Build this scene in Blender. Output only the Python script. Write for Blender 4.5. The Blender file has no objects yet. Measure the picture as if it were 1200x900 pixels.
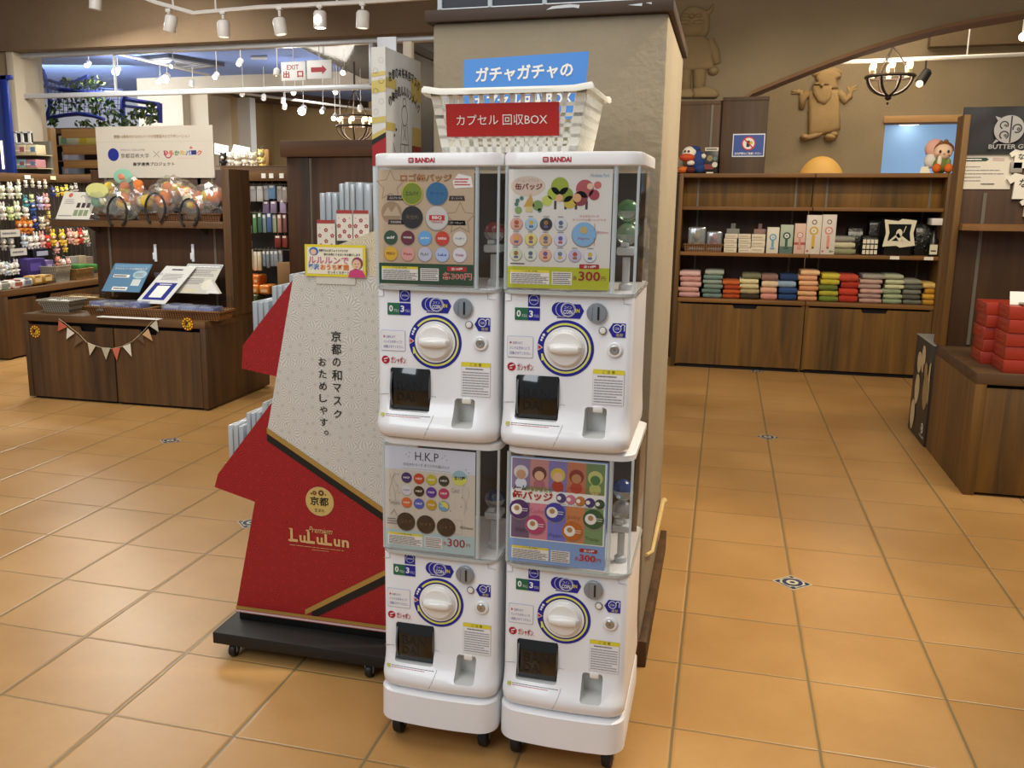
import bpy, bmesh, math, random
from mathutils import Vector, Matrix
random.seed(7)
SC = bpy.context.scene
COL = SC.collection
PI = math.pi

# ------------------------------------------------------------------ camera
F_PX, PITCH, ROLL, YAW = 1093.28, .19974, .00493, .27927
PPX = -69.28
CAM = Vector((.04815, -2.1946, 1.30655))
_fw = Vector((-math.sin(YAW), math.cos(YAW), 0)); _rt = Vector((math.cos(YAW), math.sin(YAW), 0)); _up = Vector((0, 0, 1))
CW = _fw * math.cos(PITCH) - _up * math.sin(PITCH)
_u2 = _up * math.cos(PITCH) + _fw * math.sin(PITCH)
CR = _rt * math.cos(ROLL) + _u2 * math.sin(ROLL)
CU = _u2 * math.cos(ROLL) - _rt * math.sin(ROLL)
cam_data = bpy.data.cameras.new('camera')
cam_data.sensor_fit = 'HORIZONTAL'; cam_data.sensor_width = 36
cam_data.lens = F_PX / 1200 * 36
cam_data.shift_x = -PPX / 1200
cam_data.clip_start = .02; cam_data.clip_end = 100
camera = bpy.data.objects.new('camera', cam_data); COL.objects.link(camera)
camera.matrix_world = Matrix(((CR.x, CU.x, -CW.x, CAM.x), (CR.y, CU.y, -CW.y, CAM.y), (CR.z, CU.z, -CW.z, CAM.z), (0, 0, 0, 1)))
SC.camera = camera

def _ray(x, y): return CW + CR * ((x - 600 - PPX) / F_PX) - CU * ((y - 450) / F_PX)
def at(x, y, Y):
    d = _ray(x, y); return CAM + d * ((Y - CAM.y) / d.y)
def atx(x, y, X):
    d = _ray(x, y); return CAM + d * ((X - CAM.x) / d.x)
def atz(x, y, Z=0.0):
    d = _ray(x, y); return CAM + d * ((Z - CAM.z) / d.z)

# ------------------------------------------------------------------ world, lights, exposure
SC.view_settings.view_transform = 'Standard'
SC.view_settings.look = 'None'
SC.view_settings.gamma = 1
SC.view_settings.use_curve_mapping = False
SC.view_settings.exposure = 0.0
world = bpy.data.worlds.new('world'); SC.world = world
world.use_nodes = True
world.node_tree.nodes['Background'].inputs[0].default_value = (.95, .97, 1.0, 1)
world.node_tree.nodes['Background'].inputs[1].default_value = 0.30

def aim(o, target):
    o.rotation_euler = (Vector(target) - o.location).to_track_quat('-Z', 'Y').to_euler()
def area(name, loc, target, size, energy, color, size_y=None):
    l = bpy.data.lights.new(name, 'AREA'); l.energy = energy; l.color = color
    l.size = size
    if size_y: l.shape = 'RECTANGLE'; l.size_y = size_y
    o = bpy.data.objects.new(name, l); COL.objects.link(o); o.location = loc; aim(o, target); return o
def spot(name, loc, target, energy, color, angle=60, blend=.6, radius=.05):
    l = bpy.data.lights.new(name, 'SPOT'); l.energy = energy; l.color = color
    l.spot_size = math.radians(angle); l.spot_blend = blend; l.shadow_soft_size = radius
    o = bpy.data.objects.new(name, l); COL.objects.link(o); o.location = loc; aim(o, target); return o
def point(name, loc, energy, color, radius=.08):
    l = bpy.data.lights.new(name, 'POINT'); l.energy = energy; l.color = color; l.shadow_soft_size = radius
    o = bpy.data.objects.new(name, l); COL.objects.link(o); o.location = loc; return o
WARM = (1.0, .86, .66); NEUT = (1.0, .94, .85); COOL = (.89, .945, 1.0)
area('entrance_daylight', (-2.2, -3.9, 3.7), (-.6, .3, .7), 2.2, 78, COOL, 2.0)
area('ceiling_light_front', (-.4, -.9, 3.3), (-.4, -.4, 0), 2.0, 34, NEUT)
area('ceiling_light_left', (-3.2, 1.2, 2.95), (-3.2, 1.6, 0), 1.6, 44, NEUT)
area('ceiling_light_right', (1.4, 1.6, 2.95), (1.2, 2.6, 0), 1.4, 62, WARM)
spot('spot_back_shelf', (.7, 3.2, 2.9), (.7, 5.3, .9), 130, WARM, 80)
spot('spot_left_cabinet', (-2.9, 1.6, 2.6), (-3.5, 3.1, .7), 80, NEUT, 70)
spot('spot_floor_left', (-2.2, .2, 2.9), (-1.9, -.2, 0), 60, NEUT, 50)
spot('spot_column_side', (1.0, .6, 2.9), (-.1, .7, 1.0), 190, WARM, 60)
area('shop_light_left_room', (-4.8, 8.2, 3.0), (-4.8, 8.2, 0), 2.4, 55, NEUT)
area('shop_light_far_left', (-5.35, 5.0, 2.9), (-5.0, 4.4, 0), .5, 45, NEUT)
area('shop_light_rack', (-4.4, 4.4, 2.95), (-5.0, 4.7, .8), 1.2, 60, NEUT)
area('fill_far_room', (-6.2, 12.8, 2.95), (-6.2, 13.5, 1.0), 1.5, 70, NEUT)  # unseen fill light, added to brighten the far room's beige walls
point('fill_slat_screen', (-6.9, 6.25, 2.45), 22, NEUT, .1)  # added point light without a fixture, lifts the slatted screen
area('fill_trellis_wall', (-9.0, 9.3, 2.9), (-10.0, 12.6, 1.4), 2.0, 150, (.95, .97, 1))  # added area light, brightens the white wall behind the trellis
area('shop_light_right_room', (1.2, 7.0, 3.2), (1.2, 7.6, 0), 1.6, 40, WARM)

# ------------------------------------------------------------------ materials
def lin(h):
    if isinstance(h, str):
        h = h.lstrip('#'); v = [int(h[i:i + 2], 16) / 255 for i in (0, 2, 4)]
    else: v = h
    return tuple((c / 12.92 if c <= .04045 else ((c + .055) / 1.055) ** 2.4) for c in v) + (1,)
_mats = {}
def new_mat(name):
    m = bpy.data.materials.new(name); m.use_nodes = True
    return m, m.node_tree.nodes, m.node_tree.links, m.node_tree.nodes['Principled BSDF']
def mat(color, rough=.5, metal=0., coat=0., emit=0., var=.04, bump=0., scale=60):
    """plain procedural material: a base colour with a faint noise variation"""
    key = (str(color), rough, metal, coat, emit, var, bump, scale)
    if key in _mats: return _mats[key]
    m, N, L, b = new_mat('paint_%d' % len(_mats))
    c = lin(color)
    if var > 0 and emit == 0:
        g = N.new('ShaderNodeNewGeometry'); n = N.new('ShaderNodeTexNoise'); n.inputs['Scale'].default_value = scale * .2
        L.new(g.outputs['Position'], n.inputs['Vector'])
        r = N.new('ShaderNodeMix'); r.data_type = 'RGBA'
        r.inputs['A'].default_value = tuple(x * (1 - var) for x in c[:3]) + (1,)
        r.inputs['B'].default_value = tuple(min(1, x * (1 + var)) for x in c[:3]) + (1,)
        L.new(n.outputs['Fac'], r.inputs['Factor']); L.new(r.outputs['Result'], b.inputs['Base Color'])
        if bump:
            n2 = N.new('ShaderNodeTexNoise'); n2.inputs['Scale'].default_value = scale; n2.inputs['Detail'].default_value = 4
            L.new(g.outputs['Position'], n2.inputs['Vector'])
            bp = N.new('ShaderNodeBump'); bp.inputs['Strength'].default_value = bump; bp.inputs['Distance'].default_value = .01
            L.new(n2.outputs['Fac'], bp.inputs['Height']); L.new(bp.outputs['Normal'], b.inputs['Normal'])
    else:
        b.inputs['Base Color'].default_value = c
    b.inputs['Roughness'].default_value = rough; b.inputs['Metallic'].default_value = metal
    b.inputs['Coat Weight'].default_value = coat
    if emit:
        b.inputs['Emission Color'].default_value = c; b.inputs['Emission Strength'].default_value = emit
    _mats[key] = m; return m
def wood(dark, light, axis='Z', rough=.6, name='wood'):
    key = ('wood', dark, light, axis, rough)
    if key in _mats: return _mats[key]
    m, N, L, b = new_mat(name)
    g = N.new('ShaderNodeNewGeometry'); mp = N.new('ShaderNodeMapping')
    s = {'X': (.9, 14, 14), 'Y': (14, .9, 14), 'Z': (14, 14, .9)}[axis]
    mp.inputs['Scale'].default_value = s
    L.new(g.outputs['Position'], mp.inputs['Vector'])
    n = N.new('ShaderNodeTexNoise'); n.inputs['Scale'].default_value = 1.6; n.inputs['Detail'].default_value = 6; n.inputs['Distortion'].default_value = .6
    L.new(mp.outputs['Vector'], n.inputs['Vector'])
    n3 = N.new('ShaderNodeTexNoise'); n3.inputs['Scale'].default_value = .35; n3.inputs['Detail'].default_value = 2
    L.new(mp.outputs['Vector'], n3.inputs['Vector'])
    ad = N.new('ShaderNodeMath'); ad.operation = 'MULTIPLY_ADD'; ad.inputs[1].default_value = .55
    L.new(n3.outputs['Fac'], ad.inputs[0])
    mu = N.new('ShaderNodeMath'); mu.operation = 'MULTIPLY'; mu.inputs[1].default_value = .5
    L.new(n.outputs['Fac'], mu.inputs[0]); L.new(mu.outputs[0], ad.inputs[2])
    r = N.new('ShaderNodeValToRGB'); e = r.color_ramp.elements
    e[0].position = .36; e[0].color = lin(dark); e[1].position = .68; e[1].color = lin(light)
    L.new(ad.outputs[0], r.inputs['Fac']); L.new(r.outputs['Color'], b.inputs['Base Color'])
    bp = N.new('ShaderNodeBump'); bp.inputs['Strength'].default_value = .15; bp.inputs['Distance'].default_value = .004
    L.new(n.outputs['Fac'], bp.inputs['Height']); L.new(bp.outputs['Normal'], b.inputs['Normal'])
    b.inputs['Roughness'].default_value = rough
    _mats[key] = m; return m
def plaster(c1, c2, scale=1.2, bump=.35, name='plaster'):
    key = ('plaster', c1, c2, scale, bump)
    if key in _mats: return _mats[key]
    m, N, L, b = new_mat(name)
    g = N.new('ShaderNodeNewGeometry')
    n = N.new('ShaderNodeTexNoise'); n.inputs['Scale'].default_value = scale; n.inputs['Detail'].default_value = 6; n.inputs['Roughness'].default_value = .6
    L.new(g.outputs['Position'], n.inputs['Vector'])
    r = N.new('ShaderNodeValToRGB'); e = r.color_ramp.elements
    e[0].position = .3; e[0].color = lin(c1); e[1].position = .7; e[1].color = lin(c2)
    L.new(n.outputs['Fac'], r.inputs['Fac']); L.new(r.outputs['Color'], b.inputs['Base Color'])
    n2 = N.new('ShaderNodeTexNoise'); n2.inputs['Scale'].default_value = 45; n2.inputs['Detail'].default_value = 5
    L.new(g.outputs['Position'], n2.inputs['Vector'])
    bp = N.new('ShaderNodeBump'); bp.inputs['Strength'].default_value = bump; bp.inputs['Distance'].default_value = .01
    L.new(n2.outputs['Fac'], bp.inputs['Height']); L.new(bp.outputs['Normal'], b.inputs['Normal'])
    b.inputs['Roughness'].default_value = .9
    _mats[key] = m; return m
def clear(tint=(1, 1, 1), gloss=.1, rough=.06, haze=0., name='clear_plastic'):
    key = ('clear', tint, gloss, rough, haze)
    if key in _mats: return _mats[key]
    m, N, L, b = new_mat(name)
    t = N.new('ShaderNodeBsdfTransparent'); t.inputs[0].default_value = tuple(tint) + (1,)
    gl = N.new('ShaderNodeBsdfGlossy'); gl.inputs['Roughness'].default_value = rough; gl.inputs['Color'].default_value = (1, 1, 1, 1)
    lw = N.new('ShaderNodeLayerWeight'); lw.inputs['Blend'].default_value = .35
    mr = N.new('ShaderNodeMath'); mr.operation = 'MULTIPLY_ADD'; mr.inputs[1].default_value = .30; mr.inputs[2].default_value = gloss * .4
    L.new(lw.outputs['Fresnel'], mr.inputs[0])
    mx = N.new('ShaderNodeMixShader'); L.new(mr.outputs[0], mx.inputs[0]); L.new(t.outputs[0], mx.inputs[1]); L.new(gl.outputs[0], mx.inputs[2])
    out = N['Material Output']
    if haze:
        mx2 = N.new('ShaderNodeMixShader'); mx2.inputs[0].default_value = haze
        b.inputs['Base Color'].default_value = tuple(tint) + (1,); b.inputs['Roughness'].default_value = .3
        L.new(mx.outputs[0], mx2.inputs[1]); L.new(b.outputs[0], mx2.inputs[2]); L.new(mx2.outputs[0], out.inputs['Surface'])
    else:
        L.new(mx.outputs[0], out.inputs['Surface'])
    _mats[key] = m; return m
def kiku(base, line, cell=.05, rough=.4, name='chrysanthemum_paper', metal=0.):
    """paper printed with chrysanthemum rosettes"""
    key = ('kiku', base, line, cell)
    if key in _mats: return _mats[key]
    m, N, L, b = new_mat(name)
    g = N.new('ShaderNodeNewGeometry'); sx = N.new('ShaderNodeSeparateXYZ'); L.new(g.outputs['Position'], sx.inputs[0])
    cx = N.new('ShaderNodeCombineXYZ'); L.new(sx.outputs['X'], cx.inputs[0]); L.new(sx.outputs['Z'], cx.inputs[1])
    v = N.new('ShaderNodeTexVoronoi'); v.voronoi_dimensions = '2D'; v.inputs['Scale'].default_value = 1 / cell; v.inputs['Randomness'].default_value = .55
    L.new(cx.outputs[0], v.inputs['Vector'])
    sc = N.new('ShaderNodeVectorMath'); sc.operation = 'SCALE'; sc.inputs['Scale'].default_value = 1 / cell; L.new(cx.outputs[0], sc.inputs[0])
    ps = N.new('ShaderNodeVectorMath'); ps.operation = 'SCALE'; ps.inputs['Scale'].default_value = 1 / cell; L.new(v.outputs['Position'], ps.inputs[0])
    sb = N.new('ShaderNodeVectorMath'); sb.operation = 'SUBTRACT'; L.new(sc.outputs[0], sb.inputs[0]); L.new(ps.outputs[0], sb.inputs[1])
    s2 = N.new('ShaderNodeSeparateXYZ'); L.new(sb.outputs[0], s2.inputs[0])
    at2 = N.new('ShaderNodeMath'); at2.operation = 'ARCTAN2'; L.new(s2.outputs['Y'], at2.inputs[0]); L.new(s2.outputs['X'], at2.inputs[1])
    mu = N.new('ShaderNodeMath'); mu.operation = 'MULTIPLY'; mu.inputs[1].default_value = 16; L.new(at2.outputs[0], mu.inputs[0])
    sn = N.new('ShaderNodeMath'); sn.operation = 'SINE'; L.new(mu.outputs[0], sn.inputs[0])
    gt = N.new('ShaderNodeMath'); gt.operation = 'GREATER_THAN'; gt.inputs[1].default_value = .25; L.new(sn.outputs[0], gt.inputs[0])
    ln = N.new('ShaderNodeVectorMath'); ln.operation = 'LENGTH'; L.new(sb.outputs[0], ln.inputs[0])
    g1 = N.new('ShaderNodeMath'); g1.operation = 'GREATER_THAN'; g1.inputs[1].default_value = .14; L.new(ln.outputs['Value'], g1.inputs[0])
    mm = N.new('ShaderNodeMath'); mm.operation = 'MULTIPLY'; L.new(gt.outputs[0], mm.inputs[0]); L.new(g1.outputs[0], mm.inputs[1])
    mx = N.new('ShaderNodeMix'); mx.data_type = 'RGBA'; mx.inputs['A'].default_value = lin(base); mx.inputs['B'].default_value = lin(line)
    L.new(mm.outputs[0], mx.inputs['Factor']); L.new(mx.outputs['Result'], b.inputs['Base Color'])
    b.inputs['Roughness'].default_value = rough; b.inputs['Metallic'].default_value = metal
    _mats[key] = m; return m
def wicker(c1, c2, s=90, name='wicker'):
    key = ('wicker', c1, c2, s)
    if key in _mats: return _mats[key]
    m, N, L, b = new_mat(name)
    g = N.new('ShaderNodeNewGeometry')
    w1 = N.new('ShaderNodeTexWave'); w1.bands_direction = 'Z'; w1.inputs['Scale'].default_value = s * .35; w1.inputs['Distortion'].default_value = 1.5
    w2 = N.new('ShaderNodeTexWave'); w2.bands_direction = 'X'; w2.inputs['Scale'].default_value = s * .2; w2.inputs['Distortion'].default_value = .8
    L.new(g.outputs['Position'], w1.inputs['Vector']); L.new(g.outputs['Position'], w2.inputs['Vector'])
    mu = N.new('ShaderNodeMath'); mu.operation = 'MULTIPLY'; L.new(w1.outputs['Fac'], mu.inputs[0]); L.new(w2.outputs['Fac'], mu.inputs[1])
    r = N.new('ShaderNodeValToRGB'); e = r.color_ramp.elements; e[0].color = lin(c1); e[1].color = lin(c2); e[1].position = .6
    L.new(mu.outputs[0], r.inputs['Fac']); L.new(r.outputs['Color'], b.inputs['Base Color'])
    bp = N.new('ShaderNodeBump'); bp.inputs['Strength'].default_value = .6; bp.inputs['Distance'].default_value = .004
    L.new(mu.outputs[0], bp.inputs['Height']); L.new(bp.outputs['Normal'], b.inputs['Normal'])
    b.inputs['Roughness'].default_value = .6
    _mats[key] = m; return m

# ------------------------------------------------------------------ mesh builder
def V(*a): return Vector(a)
class MB:
    def __init__(s): s.bm = bmesh.new(); s.mats = []
    def mi(s, m):
        if m not in s.mats: s.mats.append(m)
        return s.mats.index(m)
    def _finish(s, faces, m):
        i = s.mi(m)
        for f in faces: f.material_index = i
    def box(s, lo, hi, m, bev=0., seg=2, M=None):
        lo = Vector(lo); hi = Vector(hi); t = bmesh.new()
        bmesh.ops.create_cube(t, size=1)
        d = hi - lo
        for v in t.verts: v.co = Vector((v.co.x * d.x, v.co.y * d.y, v.co.z * d.z))
        if bev:
            bmesh.ops.bevel(t, geom=t.edges[:] , offset=min(bev, min(abs(d.x), abs(d.y), abs(d.z)) * .49), segments=seg, affect='EDGES', profile=.5)
        c = (lo + hi) / 2
        s._merge(t, m, (Matrix.Translation(c) if M is None else M @ Matrix.Translation(c)))
        return s
    def _merge(s, t, m, M=None):
        if M is not None: bmesh.ops.transform(t, matrix=M, verts=t.verts)
        i = s.mi(m); mp = {}
        for v in t.verts: mp[v] = s.bm.verts.new(v.co)
        for f in t.faces:
            try:
                nf = s.bm.faces.new([mp[v] for v in f.verts]); nf.material_index = i; nf.smooth = True
            except ValueError: pass
        t.free()
    def poly(s, pts, m):
        vs = [s.bm.verts.new(Vector(p)) for p in pts]
        f = s.bm.faces.new(vs); f.material_index = s.mi(m); f.smooth = True; return f
    def prism(s, pts, vec, m, m_side=None, m_back=None):
        """closed solid: polygon pts extruded by vec"""
        vec = Vector(vec); a = [s.bm.verts.new(Vector(p)) for p in pts]; b = [s.bm.verts.new(Vector(p) + vec) for p in pts]
        n = len(a); i = s.mi(m); j = s.mi(m_side or m); k = s.mi(m_back or m)
        f = s.bm.faces.new(a); f.material_index = i
        f = s.bm.faces.new(b[::-1]); f.material_index = k
        for q in range(n):
            f = s.bm.faces.new((a[q], b[q], b[(q + 1) % n], a[(q + 1) % n])); f.material_index = j
        return s
    def loft(s, rings, m, cap0=True, cap1=True):
        vs = [[s.bm.verts.new(Vector(p)) for p in r] for r in rings]; i = s.mi(m); n = len(vs[0])
        for a, b in zip(vs, vs[1:]):
            for q in range(n):
                f = s.bm.faces.new((a[q], a[(q + 1) % n], b[(q + 1) % n], b[q])); f.material_index = i; f.smooth = True
        if cap0: f = s.bm.faces.new(vs[0][::-1]); f.material_index = i
        if cap1: f = s.bm.faces.new(vs[-1]); f.material_index = i
        return s
    def tube(s, pts, r, m, n=8, closed=False):
        pts = [Vector(p) for p in pts]; rings = []; N = len(pts)
        prev = None
        for k, p in enumerate(pts):
            if closed: d = pts[(k + 1) % N] - pts[k - 1]
            else: d = pts[min(k + 1, N - 1)] - pts[max(k - 1, 0)]
            d.normalize()
            if prev is None:
                a = d.orthogonal().normalized()
            else:
                a = prev - d * prev.dot(d)
                a = a.normalized() if a.length > 1e-6 else d.orthogonal().normalized()
            prev = a; b = d.cross(a)
            rr = r[k] if isinstance(r, (list, tuple)) else r
            rings.append([p + (a * math.cos(2 * PI * q / n) + b * math.sin(2 * PI * q / n)) * rr for q in range(n)])
        if closed:
            rings.append(rings[0]); s.loft(rings, m, False, False); bmesh.ops.remove_doubles(s.bm, verts=s.bm.verts[:], dist=1e-6)
        else: s.loft(rings, m)
        return s
    def lathe(s, prof, c, m, n=24, axis='Z', cap=True, sx=1., sy=1.):
        """prof: (radius, height) pairs"""
        c = Vector(c); rings = []
        for r, h in prof:
            ring = []
            for q in range(n):
                a = 2 * PI * q / n; x, y = r * math.cos(a) * sx, r * math.sin(a) * sy
                ring.append(c + {'Z': Vector((x, y, h)), 'Y': Vector((x, -h, y)), 'X': Vector((h, x, y))}[axis])
            rings.append(ring)
        s.loft(rings, m, cap, cap); return s
    def ball(s, c, r, m, seg=12, rings=8, M=None):
        t = bmesh.new(); bmesh.ops.create_uvsphere(t, u_segments=seg, v_segments=rings, radius=1)
        if not isinstance(r, (tuple, list, Vector)): r = (r, r, r)
        T = Matrix.Translation(Vector(c)) @ (M if M is not None else Matrix.Identity(4)) @ Matrix.Diagonal((r[0], r[1], r[2], 1))
        s._merge(t, m, T); return s
    def jitter(s, a, seed=0):
        rd = random.Random(seed)
        for v in s.bm.verts: v.co += Vector((rd.uniform(-a, a), rd.uniform(-a, a), rd.uniform(-a, a)))
        return s
    def build(s, name, parent=None, smooth=35):
        bmesh.ops.recalc_face_normals(s.bm, faces=s.bm.faces[:])
        if parent is not None:
            r = parent
            while r.parent: r = r.parent
            o0 = r.location.copy()
            if o0.length > 0: bmesh.ops.translate(s.bm, vec=-o0, verts=s.bm.verts[:])
        me = bpy.data.meshes.new(name); s.bm.to_mesh(me); s.bm.free()
        for m in s.mats: me.materials.append(m)
        for p in me.polygons: p.use_smooth = True
        try: me.set_sharp_from_angle(angle=math.radians(smooth))
        except Exception: pass
        o = bpy.data.objects.new(name, me); COL.objects.link(o)
        if parent is not None: o.parent = parent
        return o
def tag(o, label=None, cat=None, group=None, kind=None):
    if label: o['label'] = label
    if cat: o['category'] = cat
    if group: o['group'] = group
    if kind: o['kind'] = kind
    return o
def thing(name, label, cat, loc=(0, 0, 0), group=None):
    o = bpy.data.objects.new(name, None); COL.objects.link(o); o.location = loc; o.empty_display_size = .05
    return tag(o, label, cat, group)
def solo(mb, name, label, cat, group=None):
    """a thing that is one mesh, its origin moved to its base"""
    zs = [v.co.z for v in mb.bm.verts]; xs = [v.co.x for v in mb.bm.verts]; ys = [v.co.y for v in mb.bm.verts]
    c = Vector(((min(xs) + max(xs)) / 2, (min(ys) + max(ys)) / 2, min(zs)))
    bmesh.ops.translate(mb.bm, vec=-c, verts=mb.bm.verts[:])
    o = mb.build(name); o.location = c; return tag(o, label, cat, group)
def struct(mb, name, label=None):
    return tag(mb.build(name), label, None, None, 'structure')
def ordinal(i): return ['first', 'second', 'third', 'fourth', 'fifth', 'sixth', 'seventh', 'eighth', 'ninth', 'tenth', 'eleventh', 'twelfth', 'thirteenth', 'fourteenth', 'fifteenth', 'sixteenth', 'seventeenth', 'eighteenth', 'nineteenth', 'twentieth'][i]

# ------------------------------------------------------------------ lettering
_txt = {}
def text_polys(s, bold=0.):
    k = (s, bold)
    if k not in _txt:
        cu = bpy.data.curves.new('lettering', 'FONT'); cu.body = s; cu.resolution_u = 2; cu.offset = bold; cu.fill_mode = 'FRONT' if hasattr(cu, 'fill_mode') else 'FRONT'
        o = bpy.data.objects.new('lettering', cu); COL.objects.link(o)
        bpy.context.view_layer.update()
        me = bpy.data.meshes.new_from_object(o.evaluated_get(bpy.context.evaluated_depsgraph_get()))
        vs = [(v.co.x, v.co.y) for v in me.vertices]; fs = [tuple(p.vertices) for p in me.polygons]
        x0 = min(v[0] for v in vs); x1 = max(v[0] for v in vs); y0 = min(v[1] for v in vs); y1 = max(v[1] for v in vs)
        _txt[k] = ([((v[0] - x0) / max(x1 - x0, 1e-6), (v[1] - y0) / max(y1 - y0, 1e-6)) for v in vs], fs, (x1 - x0) / max(y1 - y0, 1e-6))
        bpy.data.objects.remove(o); bpy.data.curves.remove(cu); bpy.data.meshes.remove(me)
    return _txt[k]
class Sheet:
    """draws flat shapes and lettering on a surface; coordinates a (right), b (up) in the given box"""
    def __init__(s, mb, O, R, U, N, step=.0004):
        s.mb = mb; s.O = Vector(O); s.R = Vector(R); s.U = Vector(U); s.N = Vector(N); s.step = step
    def p(s, a, b, k=0): return s.O + s.R * a + s.U * b + s.N * (s.step * k)
    def poly(s, pts, m, k=1): s.mb.poly([s.p(a, b, k) for a, b in pts], m)
    def rect(s, a0, b0, a1, b1, m, k=1): s.poly([(a0, b0), (a1, b0), (a1, b1), (a0, b1)], m, k)
    def round(s, a0, b0, a1, b1, r, m, k=1, n=4):
        pts = []
        for cx, cy, t in ((a1 - r, b0 + r, -90), (a1 - r, b1 - r, 0), (a0 + r, b1 - r, 90), (a0 + r, b0 + r, 180)):
            for q in range(n + 1):
                A = math.radians(t + 90 * q / n); pts.append((cx + r * math.cos(A), cy + r * math.sin(A)))
        s.poly(pts, m, k)
    def disc(s, a, b, r, m, k=1, n=28, ry=None):
        s.poly([(a + r * math.cos(2 * PI * q / n), b + (ry or r) * math.sin(2 * PI * q / n)) for q in range(n)], m, k)
    def ring(s, a, b, r0, r1, m, k=1, n=48, t0=0., t1=360.):
        i = s.mb.mi(m); n = max(6, int(n * (t1 - t0) / 360)); A = []
        for q in range(n + 1):
            t = math.radians(t0 + (t1 - t0) * q / n)
            A.append((s.mb.bm.verts.new(s.p(a + r0 * math.cos(t), b + r0 * math.sin(t), k)), s.mb.bm.verts.new(s.p(a + r1 * math.cos(t), b + r1 * math.sin(t), k))))
        for x, y in zip(A, A[1:]):
            f = s.mb.bm.faces.new((x[0], x[1], y[1], y[0])); f.material_index = i
    def line(s, a0, b0, a1, b1, w, m, k=1):
        dx, dy = a1 - a0, b1 - b0; l = math.hypot(dx, dy) or 1; nx, ny = -dy / l * w / 2, dx / l * w / 2
        s.poly([(a0 + nx, b0 + ny), (a0 - nx, b0 - ny), (a1 - nx, b1 - ny), (a1 + nx, b1 + ny)], m, k)
    def text(s, t, a0, b0, a1, b1, m, k=2, bold=0., shear=0.):
        vs, fs, asp = text_polys(t, bold); i = s.mb.mi(m)
        bv = [s.mb.bm.verts.new(s.p(a0 + (a1 - a0) * x + shear * y * (b1 - b0), b0 + (b1 - b0) * y, k)) for x, y in vs]
        for f in fs:
            try: g = s.mb.bm.faces.new([bv[q] for q in f]); g.material_index = i
            except ValueError: pass
    def body(s, a0, b0, a1, b1, n, m, k=2, seed=1, w=.5):
        """lines of print too small to read"""
        rd = random.Random(seed); h = (b1 - b0) / n
        for q in range(n):
            y = b1 - (q + .5) * h; x = a0
            end = a1 - (a1 - a0) * (rd.random() * .25 if rd.random() < .5 else 0)
            while x < end:
                l = (a1 - a0) * rd.uniform(.05, .16); e = min(end, x + l)
                s.rect(x, y - h * w / 2, e, y + h * w / 2, m, k); x = e + (a1 - a0) * .012
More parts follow.
